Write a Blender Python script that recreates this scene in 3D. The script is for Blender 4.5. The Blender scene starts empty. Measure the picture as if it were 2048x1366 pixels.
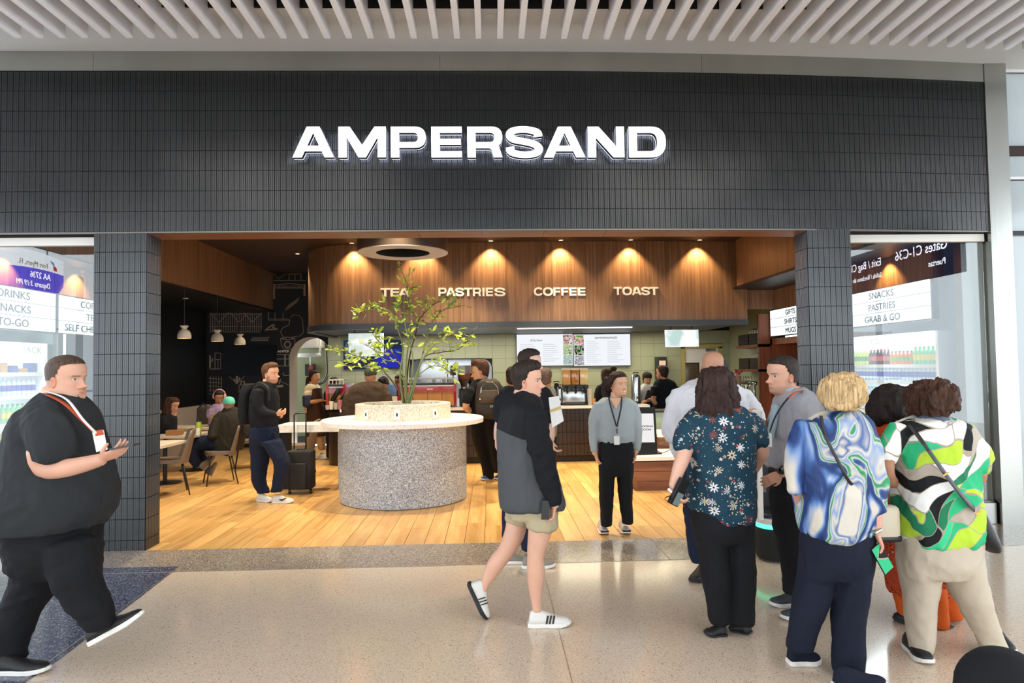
import bpy, bmesh, math, random
import numpy as np
from mathutils import Vector, Matrix
random.seed(7)
RNG = np.random.RandomState(7)
C = bpy.context.scene.collection
PI = math.pi

# ------------------------------------------------------------------ camera
FOC, CW, CH = 1365.0, 2048.0, 1366.0
EYE = np.array([0.0, 0.0, 1.70])
YAW, PITCH, ROLL = math.radians(1.85), math.radians(2.18), math.radians(0.8)
_f = np.array([math.sin(YAW)*math.cos(PITCH), math.cos(YAW)*math.cos(PITCH), math.sin(PITCH)])
_r0 = np.array([math.cos(YAW), -math.sin(YAW), 0.0])
_u0 = np.cross(_r0, _f)
_r = math.cos(ROLL)*_r0 - math.sin(ROLL)*_u0
_u = math.sin(ROLL)*_r0 + math.cos(ROLL)*_u0
cam_d = bpy.data.cameras.new('camera'); cam = bpy.data.objects.new('camera', cam_d); C.objects.link(cam)
cam.matrix_world = Matrix(((_r[0], _u[0], -_f[0], EYE[0]), (_r[1], _u[1], -_f[1], EYE[1]), (_r[2], _u[2], -_f[2], EYE[2]), (0, 0, 0, 1)))
cam_d.sensor_width = 36.0; cam_d.lens = 36.0*FOC/CW
cam_d.clip_start = 0.05; cam_d.clip_end = 200
sc = bpy.context.scene
sc.camera = cam
sc.view_settings.view_transform = 'Standard'
sc.view_settings.look = 'None'
sc.view_settings.exposure = 0.0
sc.view_settings.gamma = 1.0
sc.view_settings.use_curve_mapping = False
sc.cycles.use_denoising = True
sc.cycles.max_bounces = 6
sc.cycles.diffuse_bounces = 3
sc.cycles.glossy_bounces = 3
sc.cycles.transparent_max_bounces = 8
sc.cycles.sample_clamp_indirect = 6.0
sc.cycles.caustics_reflective = False
sc.cycles.caustics_refractive = False

# ------------------------------------------------------------------ world and big lights
wd = bpy.data.worlds.new('sky'); sc.world = wd; wd.use_nodes = True
bg = wd.node_tree.nodes['Background']
bg.inputs[0].default_value = (0.84, 0.93, 1.0, 1); bg.inputs[1].default_value = 4.7

def area(name, loc, size, power, col=(1, 1, 1), rot=(0, 0, 0), sy=None):
    d = bpy.data.lights.new(name, 'AREA'); d.energy = power; d.color = col; d.size = size
    if sy: d.shape = 'RECTANGLE'; d.size_y = sy
    o = bpy.data.objects.new(name, d); C.objects.link(o); o.location = loc; o.rotation_euler = rot
    return o
def spot(name, loc, target, power, col, angle=60, blend=.5, rad=.03):
    d = bpy.data.lights.new(name, 'SPOT'); d.energy = power; d.color = col
    d.spot_size = math.radians(angle); d.spot_blend = blend; d.shadow_soft_size = rad
    o = bpy.data.objects.new(name, d); C.objects.link(o); o.location = loc
    v = Vector(target)-Vector(loc); o.rotation_euler = v.to_track_quat('-Z', 'Y').to_euler()
    return o
WARM = (1.0, .70, .38); WARM2 = (1.0, .80, .58); WHITE = (1.0, .95, .88)

# ------------------------------------------------------------------ pixel <-> world
def ray(px, py):
    return _f + _r*((px-CW/2)/FOC) - _u*((py-CH/2)/FOC)
def at(px, py, Y):
    d = ray(px, py); t = (Y-EYE[1])/d[1]; return EYE + d*t
def gnd(px, py, z=0.0):
    d = ray(px, py); t = (z-EYE[2])/d[2]; return EYE + d*t
def mpp(Y): return Y/FOC          # metres per pixel, about

# ------------------------------------------------------------------ colour / materials
def lin(c):
    if isinstance(c, str):
        c = c.lstrip('#'); c = [int(c[i:i+2], 16)/255 for i in (0, 2, 4)]
        c = [x/12.92 if x <= .04045 else ((x+.055)/1.055)**2.4 for x in c]
    return (c[0], c[1], c[2], 1.0)
MATS = {}
def nd(t, kind, **kw):
    n = t.nodes.new(kind)
    for k, v in kw.items():
        if k in ('inputs',):
            for kk, vv in v.items(): n.inputs[kk].default_value = vv
        else: setattr(n, k, v)
    return n
def mat(name, col, rough=.5, metal=0.0, spec=.5, emis=None, estr=0.0, bump=None, var=None, coat=0.0, alpha=1.0, trans=0.0):
    """bump=(scale,strength,stretch xyz) var=(scale,amount,stretch xyz)"""
    if name in MATS: return MATS[name]
    m = bpy.data.materials.new(name); m.use_nodes = True; t = m.node_tree
    b = t.nodes['Principled BSDF']; L = t.links
    b.inputs['Base Color'].default_value = lin(col); b.inputs['Roughness'].default_value = rough
    b.inputs['Metallic'].default_value = metal; b.inputs['Specular IOR Level'].default_value = spec
    b.inputs['Coat Weight'].default_value = coat
    b.inputs['Transmission Weight'].default_value = trans
    if alpha < 1: b.inputs['Alpha'].default_value = alpha
    if emis is not None:
        b.inputs['Emission Color'].default_value = lin(emis); b.inputs['Emission Strength'].default_value = estr
    if bump or var: tc = nd(t, 'ShaderNodeTexCoord')
    def noise(sc_, stretch, detail=4):
        mp = nd(t, 'ShaderNodeMapping'); mp.inputs['Scale'].default_value = stretch
        L.new(tc.outputs['Object'], mp.inputs[0])
        n = nd(t, 'ShaderNodeTexNoise'); n.inputs['Scale'].default_value = sc_; n.inputs['Detail'].default_value = detail
        L.new(mp.outputs[0], n.inputs['Vector']); return n
    if var:
        n = noise(var[0], var[2] if len(var) > 2 else (1, 1, 1))
        r = nd(t, 'ShaderNodeMapRange'); r.inputs[1].default_value = .3; r.inputs[2].default_value = .7
        r.inputs[3].default_value = 1-var[1]; r.inputs[4].default_value = 1+var[1]
        L.new(n.outputs[0], r.inputs[0])
        mx = nd(t, 'ShaderNodeVectorMath', operation='SCALE'); mx.inputs[0].default_value = lin(col)[:3]
        L.new(r.outputs[0], mx.inputs['Scale']); L.new(mx.outputs[0], b.inputs['Base Color'])
    if bump:
        n = noise(bump[0], bump[2] if len(bump) > 2 else (1, 1, 1))
        bn = nd(t, 'ShaderNodeBump'); bn.inputs['Strength'].default_value = bump[1]; bn.inputs['Distance'].default_value = .01
        L.new(n.outputs[0], bn.inputs['Height']); L.new(bn.outputs[0], b.inputs['Normal'])
    MATS[name] = m; return m
def vcmat(name, rough=.5, spec=.4, sss=0.0):
    if name in MATS: return MATS[name]
    m = mat(name, (1, 1, 1), rough, spec=spec); t = m.node_tree
    a = nd(t, 'ShaderNodeVertexColor'); a.layer_name = 'Col'
    t.links.new(a.outputs[0], t.nodes['Principled BSDF'].inputs['Base Color'])
    if sss:
        b = t.nodes['Principled BSDF']; b.inputs['Subsurface Weight'].default_value = sss
        b.inputs['Subsurface Radius'].default_value = (.02, .008, .004); b.inputs['Subsurface Scale'].default_value = .5
    return m
def emit(name, col, s):
    if name in MATS: return MATS[name]
    m = bpy.data.materials.new(name); m.use_nodes = True; t = m.node_tree; t.nodes.clear()
    e = nd(t, 'ShaderNodeEmission'); e.inputs[0].default_value = lin(col); e.inputs[1].default_value = s
    o = nd(t, 'ShaderNodeOutputMaterial'); t.links.new(e.outputs[0], o.inputs[0]); MATS[name] = m; return m
def ramp(t, stops, interp='CONSTANT'):
    r = nd(t, 'ShaderNodeValToRGB'); cr = r.color_ramp; cr.interpolation = interp
    while len(cr.elements) > 1: cr.elements.remove(cr.elements[0])
    cr.elements[0].position = stops[0][0]; cr.elements[0].color = lin(stops[0][1])
    for p, c in stops[1:]:
        e = cr.elements.new(p); e.color = lin(c)
    return r
def chips(name, base_stops, scale, rough=.15, spec=.5, fleck=None, coat=0.0):
    """speckled stone: voronoi cells coloured by a constant ramp"""
    m = mat(name, (1, 1, 1), rough, spec=spec, coat=coat); t = m.node_tree; L = t.links
    b = t.nodes['Principled BSDF']; tc = nd(t, 'ShaderNodeTexCoord')
    v = nd(t, 'ShaderNodeTexVoronoi'); v.inputs['Scale'].default_value = scale; v.inputs['Randomness'].default_value = 1
    L.new(tc.outputs['Object'], v.inputs['Vector'])
    s = nd(t, 'ShaderNodeSeparateColor'); L.new(v.outputs['Color'], s.inputs[0])
    r = ramp(t, base_stops); L.new(s.outputs[0], r.inputs[0])
    out = r.outputs[0]
    if fleck:                                      # larger isolated flecks: (scale, radius, density, colour)
        for (fs, fr, fd, fc) in fleck:
            v2 = nd(t, 'ShaderNodeTexVoronoi'); v2.inputs['Scale'].default_value = fs
            nz = nd(t, 'ShaderNodeTexNoise'); nz.inputs['Scale'].default_value = fs*2.5
            va = nd(t, 'ShaderNodeVectorMath', operation='MULTIPLY_ADD'); va.inputs[1].default_value = (.5/fs,)*3
            L.new(tc.outputs['Object'], nz.inputs['Vector']); L.new(nz.outputs['Color'], va.inputs[0]); L.new(tc.outputs['Object'], va.inputs[2])
            L.new(va.outputs[0], v2.inputs['Vector'])
            s2 = nd(t, 'ShaderNodeSeparateColor'); L.new(v2.outputs['Color'], s2.inputs[0])
            lt = nd(t, 'ShaderNodeMath', operation='LESS_THAN'); lt.inputs[1].default_value = fr; L.new(v2.outputs['Distance'], lt.inputs[0])
            l2 = nd(t, 'ShaderNodeMath', operation='LESS_THAN'); l2.inputs[1].default_value = fd; L.new(s2.outputs[1], l2.inputs[0])
            mm = nd(t, 'ShaderNodeMath', operation='MULTIPLY'); L.new(lt.outputs[0], mm.inputs[0]); L.new(l2.outputs[0], mm.inputs[1])
            mx = nd(t, 'ShaderNodeMix', data_type='RGBA'); L.new(mm.outputs[0], mx.inputs['Factor']); L.new(out, mx.inputs['A']); mx.inputs['B'].default_value = lin(fc)
            out = mx.outputs['Result']
    L.new(out, b.inputs['Base Color']); return m
def wood(name, c1, c2, axis='z', scale=14, rough=.35, fine=60, coat=0.0, rand=False, spec=.4):
    """grain runs along axis"""
    m = mat(name, (1, 1, 1), rough, coat=coat, spec=spec); t = m.node_tree; L = t.links; b = t.nodes['Principled BSDF']
    tc = nd(t, 'ShaderNodeTexCoord'); mp = nd(t, 'ShaderNodeMapping')
    st = {'x': (.06, 1, 1), 'y': (1, .06, 1), 'z': (1, 1, .03)}[axis]
    mp.inputs['Scale'].default_value = st; L.new(tc.outputs['Object'], mp.inputs[0])
    if rand:
        oi = nd(t, 'ShaderNodeObjectInfo'); ad = nd(t, 'ShaderNodeVectorMath', operation='ADD'); sc_ = nd(t, 'ShaderNodeVectorMath', operation='SCALE')
        cb = nd(t, 'ShaderNodeCombineXYZ'); L.new(oi.outputs['Random'], cb.inputs[0]); L.new(oi.outputs['Random'], cb.inputs[1]); L.new(cb.outputs[0], sc_.inputs[0]); sc_.inputs['Scale'].default_value = 37.0
        L.new(mp.outputs[0], ad.inputs[0]); L.new(sc_.outputs[0], ad.inputs[1]); vec = ad.outputs[0]
    else: vec = mp.outputs[0]
    n = nd(t, 'ShaderNodeTexNoise'); n.inputs['Scale'].default_value = scale; n.inputs['Detail'].default_value = 5; n.inputs['Distortion'].default_value = .6
    n2 = nd(t, 'ShaderNodeTexNoise'); n2.inputs['Scale'].default_value = fine; n2.inputs['Detail'].default_value = 3
    L.new(vec, n.inputs['Vector']); L.new(vec, n2.inputs['Vector'])
    ad2 = nd(t, 'ShaderNodeMath', operation='MULTIPLY_ADD'); ad2.inputs[1].default_value = .5; L.new(n2.outputs[0], ad2.inputs[0]); L.new(n.outputs[0], ad2.inputs[2])
    r = ramp(t, [(.50, c2), (.92, c1)], 'LINEAR'); L.new(ad2.outputs[0], r.inputs[0])
    out = r.outputs[0]
    if rand:
        mr = nd(t, 'ShaderNodeMapRange'); mr.inputs[3].default_value = .80; mr.inputs[4].default_value = 1.12; L.new(oi.outputs['Random'], mr.inputs[0])
        vs = nd(t, 'ShaderNodeVectorMath', operation='SCALE'); L.new(out, vs.inputs[0]); L.new(mr.outputs[0], vs.inputs['Scale']); out = vs.outputs[0]
    L.new(out, b.inputs['Base Color'])
    bn = nd(t, 'ShaderNodeBump'); bn.inputs['Strength'].default_value = .12; bn.inputs['Distance'].default_value = .004
    L.new(n2.outputs[0], bn.inputs['Height']); L.new(bn.outputs[0], b.inputs['Normal'])
    return m

# ------------------------------------------------------------------ objects
def wloc(o):
    v = Vector((0, 0, 0))
    while o: v += o.location; o = o.parent
    return v
def props(o, label=None, cat=None, group=None, kind=None):
    if label: o['label'] = label
    if cat: o['category'] = cat
    if group: o['group'] = group
    if kind: o['kind'] = kind
    return o
def root(name, loc, label, cat, group=None):
    o = bpy.data.objects.new(name, None); C.objects.link(o); o.location = tuple(loc); o.empty_display_size = .1
    return props(o, label, cat, group)
def link(name, me, m, parent=None, **kw):
    o = bpy.data.objects.new(name, me); C.objects.link(o)
    if parent is not None:
        o.parent = parent; o.location = -wloc(parent)
    if m is not None and len(me.materials) == 0:
        for mm in (m if isinstance(m, (list, tuple)) else [m]): me.materials.append(mm)
    return props(o, **kw)
def copy_tree(o, parent=None, **kw):
    c = o.copy(); C.objects.link(c)
    if parent: c.parent = parent
    for ch in list(o.children): copy_tree(ch, c)
    props(c, **kw); return c

class MB:
    """collects shapes into one mesh"""
    def __init__(s): s.v = []; s.f = []; s.mi = []; s.n = 0
    def add(s, v, f, mi=0):
        s.v.append(np.asarray(v, float).reshape(-1, 3)); k = s.n
        s.f += [tuple(int(i)+k for i in q) for q in f]; s.mi += [mi]*len(f); s.n += len(s.v[-1]); return s
    def box(s, a, b, mi=0, M=None):
        x0, y0, z0 = a; x1, y1, z1 = b
        v = np.array([(x0, y0, z0), (x1, y0, z0), (x1, y1, z0), (x0, y1, z0), (x0, y0, z1), (x1, y0, z1), (x1, y1, z1), (x0, y1, z1)], float)
        if M is not None: v = v@np.array(M)[:3, :3].T + np.array(M)[:3, 3]
        return s.add(v, [(0, 3, 2, 1), (4, 5, 6, 7), (0, 1, 5, 4), (1, 2, 6, 5), (2, 3, 7, 6), (3, 0, 4, 7)], mi)
    def cbox(s, c, size, mi=0, rz=0.0, M=None):
        h = np.array(size)/2.0
        R = Matrix.Translation(Vector(c)) @ Matrix.Rotation(rz, 4, 'Z') if M is None else M
        return s.box(-h, h, mi, R)
    def prism(s, poly, z0, z1, mi=0, side_mi=None):
        n = len(poly); v = [(p[0], p[1], z0) for p in poly]+[(p[0], p[1], z1) for p in poly]
        s.add(v, [tuple(range(n-1, -1, -1)), tuple(range(n, 2*n))]+[(i, (i+1) % n, n+(i+1) % n, n+i) for i in range(n)], mi)
        if side_mi is not None: s.mi[-n:] = [side_mi]*n
        return s
    def prismY(s, poly, y0, y1, mi=0, side_mi=None):
        """polygon in x,z extruded along y"""
        n = len(poly); v = [(p[0], y0, p[1]) for p in poly]+[(p[0], y1, p[1]) for p in poly]
        s.add(v, [tuple(range(n)), tuple(range(2*n-1, n-1, -1))]+[(i, n+i, n+(i+1) % n, (i+1) % n) for i in range(n)], mi)
        if side_mi is not None: s.mi[-n:] = [side_mi]*n
        return s
    def prismX(s, poly, x0, x1, mi=0):
        n = len(poly); v = [(x0, p[0], p[1]) for p in poly]+[(x1, p[0], p[1]) for p in poly]
        return s.add(v, [tuple(range(n-1, -1, -1)), tuple(range(n, 2*n))]+[(i, (i+1) % n, n+(i+1) % n, n+i) for i in range(n)], mi)
    def lathe(s, prof, c=(0, 0, 0), n=24, mi=0, caps=True):
        """prof: (r,z) list bottom to top (outer side)"""
        c = np.array(c, float); a = np.arange(n)*2*PI/n; V = []
        for r, z in prof: V.append(np.stack([np.cos(a)*r, np.sin(a)*r, np.full(n, z)], 1)+c)
        F = [(j*n+i, j*n+(i+1) % n, (j+1)*n+(i+1) % n, (j+1)*n+i) for j in range(len(prof)-1) for i in range(n)]
        if caps:
            if prof[0][0] > 1e-6: F.append(tuple(range(n-1, -1, -1)))
            if prof[-1][0] > 1e-6: F.append(tuple((len(prof)-1)*n+i for i in range(n)))
        return s.add(np.concatenate(V), F, mi)
    def tube(s, pts, rad, n=10, mi=0, cap=True, flat=1.0, ref=None):
        v, f = tube_vf(pts, rad, n, cap, flat, ref); return s.add(v, f, mi)
    def ball(s, c, r, n=12, mi=0):
        r = np.array(r if hasattr(r, '__len__') else (r, r, r), float); c = np.array(c, float); V = []
        m = n//2
        for j in range(1, m):
            t = PI*j/m; a = np.arange(n)*2*PI/n
            V.append(np.stack([np.sin(t)*np.cos(a), np.sin(t)*np.sin(a), np.full(n, -np.cos(t))], 1)*r+c)
        V.append(np.array([c-[0, 0, r[2]], c+[0, 0, r[2]]])); k = (m-1)*n
        F = [(j*n+i, j*n+(i+1) % n, (j+1)*n+(i+1) % n, (j+1)*n+i) for j in range(m-2) for i in range(n)]
        F += [(k, (i+1) % n, i) for i in range(n)]+[(k+1, (m-2)*n+i, (m-2)*n+(i+1) % n) for i in range(n)]
        return s.add(np.concatenate(V), F, mi)
    def mesh(s, name, smooth=False, angle=None):
        me = bpy.data.meshes.new(name)
        me.from_pydata(np.concatenate(s.v).tolist() if s.v else [], [], s.f); me.update()
        if any(s.mi): me.polygons.foreach_set('material_index', s.mi)
        if smooth:
            me.polygons.foreach_set('use_smooth', [True]*len(me.polygons))
            if angle: me.set_sharp_from_angle(angle=math.radians(angle))
        return me
    def build(s, name, m, parent=None, smooth=False, angle=None, fix=False, **kw):
        me = s.mesh(name, smooth, angle)
        if fix: recalc(me)
        return link(name, me, m, parent, **kw)
def recalc(me):
    bm = bmesh.new(); bm.from_mesh(me); bmesh.ops.recalc_face_normals(bm, faces=bm.faces); bm.to_mesh(me); bm.free()
def unit(v):
    v = np.asarray(v, float); n = np.linalg.norm(v); return v/n if n > 1e-9 else v
def tube_vf(pts, rad, n=10, cap=True, flat=1.0, ref=None):
    P = np.array(pts, float); k = len(P)
    R = np.array([rad]*k if not hasattr(rad, '__len__') else rad, float)
    T = np.zeros_like(P); T[1:-1] = P[2:]-P[:-2]; T[0] = P[1]-P[0]; T[-1] = P[-1]-P[-2]
    T /= np.maximum(np.linalg.norm(T, axis=1, keepdims=True), 1e-9)
    if ref is None: ref = np.array([0, 0, 1.0]) if abs(T[0][2]) < .8 else np.array([0, 1.0, 0])
    u = unit(np.cross(np.cross(T[0], ref), T[0])); V = []
    a = np.arange(n)*2*PI/n
    for i in range(k):
        u = unit(u-T[i]*np.dot(u, T[i])); w = np.cross(T[i], u)
        V.append(P[i]+R[i]*(np.outer(np.cos(a), u)*flat+np.outer(np.sin(a), w)))
    F = [(j*n+i, j*n+(i+1) % n, (j+1)*n+(i+1) % n, (j+1)*n+i) for j in range(k-1) for i in range(n)]
    if cap:
        e0 = P[0]-T[0]*R[0]*.5; e1 = P[-1]+T[-1]*R[-1]*.5
        V.append(np.array([e0, e1])); b = k*n
        F += [(b, (i+1) % n, i) for i in range(n)]+[(b+1, (k-1)*n+i, (k-1)*n+(i+1) % n) for i in range(n)]
    return np.concatenate(V), F
def crom(P, k=4):
    """Catmull-Rom resample rows of P"""
    P = np.array(P, float); Q = np.vstack([2*P[0]-P[1], P, 2*P[-1]-P[-2]]); out = []
    for i in range(1, len(Q)-2):
        for j in range(k):
            t = j/k; a, b, c, d = Q[i-1], Q[i], Q[i+1], Q[i+2]
            out.append(.5*((2*b)+(c-a)*t+(2*a-5*b+4*c-d)*t*t+(3*b-a-3*c+d)*t**3))
    out.append(P[-1]); return np.array(out)
def box(name, a, b, m, parent=None, **kw): return MB().box(a, b).build(name, m, parent, **kw)
def rbox(name, c, size, m, parent=None, r=.01, seg=2, rz=0, **kw):
    bm = bmesh.new(); bmesh.ops.create_cube(bm, size=1)
    bmesh.ops.scale(bm, vec=size, verts=bm.verts)
    bmesh.ops.bevel(bm, geom=bm.edges[:], offset=min(r, min(size)*.45), segments=seg, profile=.5, affect='EDGES')
    bmesh.ops.rotate(bm, cent=(0, 0, 0), matrix=Matrix.Rotation(rz, 3, 'Z'), verts=bm.verts)
    bmesh.ops.translate(bm, vec=c, verts=bm.verts)
    me = bpy.data.meshes.new(name); bm.to_mesh(me); bm.free()
    me.polygons.foreach_set('use_smooth', [True]*len(me.polygons)); me.set_sharp_from_angle(angle=math.radians(40))
    return link(name, me, m, parent, **kw)

# ------------------------------------------------------------------ wide grotesque letters drawn as outlines
def _arc(cx, cy, rx, ry, a0, a1, n=14, p=2.4):
    out = []
    for i in range(n+1):
        a = math.radians(a0+(a1-a0)*i/n); c, s_ = math.cos(a), math.sin(a)
        out.append((cx+rx*math.copysign(abs(c)**(2/p), c), cy+ry*math.copysign(abs(s_)**(2/p), s_)))
    return out
def glyph(ch):
    V, H = .27, .205
    if ch == 'A':
        w = 1.33; a = .345*w
        return w, [[(0, 0), (a, 1), (w-a, 1), (w, 0), (w-.3, 0), (w-.3-a*.2, .2), (.3+a*.2, .2), (.3, 0)],
                   [(.3+a*.38, .38), (w-.3-a*.38, .38), (w/2, .8)]]
    if ch == 'M':
        w = 1.55
        return w, [[(0, 0), (0, 1), (.37, 1), (w/2, .40), (w-.37, 1), (w, 1), (w, 0), (w-.27, 0), (w-.27, .66), (w/2+.12, 0), (w/2-.12, 0), (.27, .66), (.27, 0)]]
    if ch == 'P':
        w = 1.14
        return w, [[(0, 0), (0, 1)]+_arc(w-.38, .655, .38, .345, 90, -90)+[(.27, .31), (.27, 0)],
                   [(.27, .5), (.27, .8)]+_arc(w-.38, .65, .12, .15, 90, -90, 8)]
    if ch == 'R':
        w = 1.14
        return w, [[(0, 0), (0, 1)]+_arc(w-.36, .665, .36, .335, 90, -55)+[(w-.06, .2), (w, 0), (w-.28, 0), (w-.36, .25), (w-.42, .3), (.27, .3), (.27, 0)],
                   [(.27, .5), (.27, .8)]+_arc(w-.38, .65, .12, .15, 90, -90, 8)]
    if ch == 'E':
        w = .98
        return w, [[(0, 0), (0, 1), (w, 1), (w, 1-H), (.27, 1-H), (.27, .6), (w-.03, .6), (w-.03, .41), (.27, .41), (.27, H), (w, H), (w, 0)]]
    if ch == 'F':
        w = .95
        return w, [[(0, 0), (0, 1), (w, 1), (w, 1-H), (.27, 1-H), (.27, .59), (w-.06, .59), (w-.06, .39), (.27, .39), (.27, 0)]]
    if ch == 'T':
        w = 1.08; return w, [[(w/2-.135, 0), (w/2-.135, 1-H), (0, 1-H), (0, 1), (w, 1), (w, 1-H), (w/2+.135, 1-H), (w/2+.135, 0)]]
    if ch == 'I': return .27, [[(0, 0), (0, 1), (.27, 1), (.27, 0)]]
    if ch == 'N':
        w = 1.2; return w, [[(0, 0), (0, 1), (.36, 1), (w-.27, .36), (w-.27, 1), (w, 1), (w, 0), (w-.36, 0), (.27, .64), (.27, 0)]]
    if ch == 'D':
        w = 1.2
        return w, [[(0, 0), (0, 1)]+_arc(w-.5, .5, .5, .5, 90, -90, 20),
                   [(.27, H), (.27, 1-H)]+_arc(w-.5, .5, .22, .295, 90, -90, 12)]
    if ch == 'O':
        w = 1.25; return w, [_arc(w/2, .5, w/2, .52, 0, 360, 40)[:-1], _arc(w/2, .5, w/2-.27, .31, 0, 360, 28)[:-1]]
    if ch == 'C':
        w = 1.22; return w, [_arc(w/2, .5, w/2, .52, 28, 332, 32)+_arc(w/2, .5, w/2-.27, .31, 325, 35, 24)]
    if ch == 'S':
        w = 1.17
        P = crom([(w-.14, .67), (w-.20, .83), (w/2, .91), (.22, .86), (.135, .715), (.25, .585), (w/2, .515), (w-.27, .43), (w-.13, .29), (w-.22, .14), (w/2, .085), (.20, .16), (.125, .34)], 4)
        T = np.gradient(P, axis=0); N = np.stack([-T[:, 1], T[:, 0]], 1); N /= np.linalg.norm(N, axis=1, keepdims=True)
        off = N*np.array([.135, .105])
        return w, [[tuple(p) for p in (P+off)]+[tuple(p) for p in (P-off)[::-1]]]
    if ch == ' ': return .5, []
def glyph_mesh(name, loops, h, depth):
    """outlines scaled by h, extruded by depth: face at y=-depth, back at y=0"""
    cu = bpy.data.curves.new(name, 'CURVE'); cu.dimensions = '2D'; cu.fill_mode = 'BOTH'; cu.extrude = depth/2
    for lp in loops:
        sp = cu.splines.new('POLY'); sp.points.add(len(lp)-1); sp.use_cyclic_u = True
        for i, (x, y) in enumerate(lp): sp.points[i].co = (x*h, y*h, 0, 1)
    o = bpy.data.objects.new(name, cu); C.objects.link(o)
    me = bpy.data.meshes.new_from_object(o.evaluated_get(bpy.context.evaluated_depsgraph_get()))
    bpy.data.objects.remove(o); bpy.data.curves.remove(cu)
    n = len(me.vertices); co = np.zeros(n*3); me.vertices.foreach_get('co', co); co = co.reshape(-1, 3)
    out = np.stack([co[:, 0], -co[:, 2]-depth/2, co[:, 1]], 1); me.vertices.foreach_set('co', out.ravel()); me.update()
    return me
def text_mesh(s, size, depth=.002, bold=.0, sx=1.0, italic=0.0, spacing=1.0):
    """printed lettering: returns mesh standing in the x,z plane facing -y, origin left baseline; size = cap height"""
    cu = bpy.data.curves.new('lettering', 'FONT'); cu.body = s; cu.size = size/.72; cu.extrude = depth/2; cu.shear = italic
    cu.space_character = spacing; cu.resolution_u = 4
    o = bpy.data.objects.new('lettering', cu); C.objects.link(o)
    me = bpy.data.meshes.new_from_object(o.evaluated_get(bpy.context.evaluated_depsgraph_get()))
    bpy.data.objects.remove(o); bpy.data.curves.remove(cu)
    n = len(me.vertices); co = np.zeros(n*3); me.vertices.foreach_get('co', co); co = co.reshape(-1, 3)
    out = np.stack([co[:, 0]*sx, -co[:, 2]-depth/2, co[:, 1]], 1)
    if bold:                                         # heavier weight: overlaid copies a hair apart
        F = [tuple(p.vertices) for p in me.polygons]; V = []; G = []
        for k_, (dx, dz) in enumerate(((-bold, 0), (bold, 0), (0, -bold*.6), (0, bold*.6))):
            V.append(out+[dx, -.00015*k_, dz]); G += [tuple(i+k_*n for i in f) for f in F]
        bpy.data.meshes.remove(me); me = bpy.data.meshes.new('lettering'); out = np.concatenate(V); me.from_pydata(out.tolist(), [], G)
    me.vertices.foreach_set('co', out.ravel()); me.update(); me['w'] = float(out[:, 0].max()) if n else 0.0
    return me
def put(me, M):
    me.transform(M); return me
def text_obj(s, size, pos, m, parent, rz=0.0, center=False, name='lettering', **kw):
    me = text_mesh(s, size, **kw); w = me['w']
    T = Matrix.Translation(Vector(pos)) @ Matrix.Rotation(rz, 4, 'Z')
    if center: T = T @ Matrix.Translation((-w/2, 0, 0))
    me.transform(T); return link(name, me, m, parent)
# ================================================================== materials of the place
M_floor = chips('terrazzo_beige', [(0, '#d9c6b0'), (.30, '#dfcdb7'), (.62, '#d1bda7'), (.80, '#e8d8c3'), (.93, '#bba58f'), (.985, '#6f5d50')], 190, rough=.13, spec=.55,
                fleck=[(60, .006, .28, '#6b5a4e'), (38, .011, .10, '#8d7663')])
M_band = chips('terrazzo_grey', [(0, '#9b8e82'), (.30, '#7d736b'), (.55, '#b3a799'), (.75, '#655d57'), (.9, '#c9bdae')], 150, rough=.14, spec=.5)
M_blue = chips('terrazzo_blue', [(0, '#3c4055'), (.35, '#565b72'), (.6, '#2c3042'), (.8, '#767c90'), (.93, '#a9aebc')], 150, rough=.16, spec=.5)
M_granite = chips('terrazzo_planter', [(0, '#a6acb2'), (.3, '#c0c6cc'), (.5, '#7d838c'), (.68, '#dde0e2'), (.82, '#9298a0'), (.93, '#50555e')], 130, rough=.45)
M_granite2 = chips('terrazzo_pale', [(0, '#e0d3c2'), (.35, '#d2c2af'), (.6, '#ece2d5'), (.8, '#b9aa9a'), (.93, '#9a8f85')], 110, rough=.4)
M_white_t = chips('terrazzo_white', [(0, '#f2ede6'), (.6, '#f6f2ec'), (.93, '#e4ded4')], 60, rough=.28,
                  fleck=[(26, .013, .35, '#3e4552'), (17, .012, .22, '#2f3338'), (34, .009, .2, '#b39578')])
M_tile = mat('black_tile', '#0e1113', .22, spec=.74, var=(2.2, .16), bump=(30, .05))
M_grout = mat('dark_grout', '#15171a', .9)
M_steel = mat('brushed_steel', '#a9a8a2', .27, metal=1.0, bump=(40, .05, (1, 1, .03)), var=(1.5, .10, (1, 1, .2)))
M_steel2 = mat('plain_steel', '#c2c4c5', .22, metal=1.0)
M_steeld = mat('dark_steel', '#6e6a64', .35, metal=1.0)
M_ceil = mat('ceiling_paint', '#cfcdc9', .7, var=(1.2, .03))
M_slat = mat('slat_paint', '#e4e2e4', .5)
M_plenum = mat('plenum_black', '#0a0a0b', .9)
M_clad = mat('white_glass_panel', '#b4bdc0', .12, spec=.6, coat=.4)
M_plank = wood('oak_plank', '#e2b676', '#c08c4e', 'y', 9, .30, 46, rand=True)
M_fascia = wood('walnut_fascia', '#8c6a50', '#64462e', 'z', 22, .36, 110)
M_soffit = wood('walnut_soffit', '#8a5535', '#623c25', 'x', 16, .36, 60)
M_wood_c = wood('walnut_cabinet', '#8f5f45', '#5f3a28', 'x', 12, .4, 40)
M_wood_s = wood('walnut_shelf', '#8a4f33', '#5d301d', 'z', 14, .4, 60)
M_trimblue = mat('blue_grey_trim', '#3d4650', .5)
M_blackwall = mat('black_panel', '#0c0e12', .42)
M_mural = mat('mural_paint', '#171c23', .65)
M_muralline = mat('mural_line', '#a39d94', .7)
M_cream = mat('cream_plaster', '#b9a899', .8)
M_green = mat('sage_tile', '#a2a78a', .38)
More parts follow.
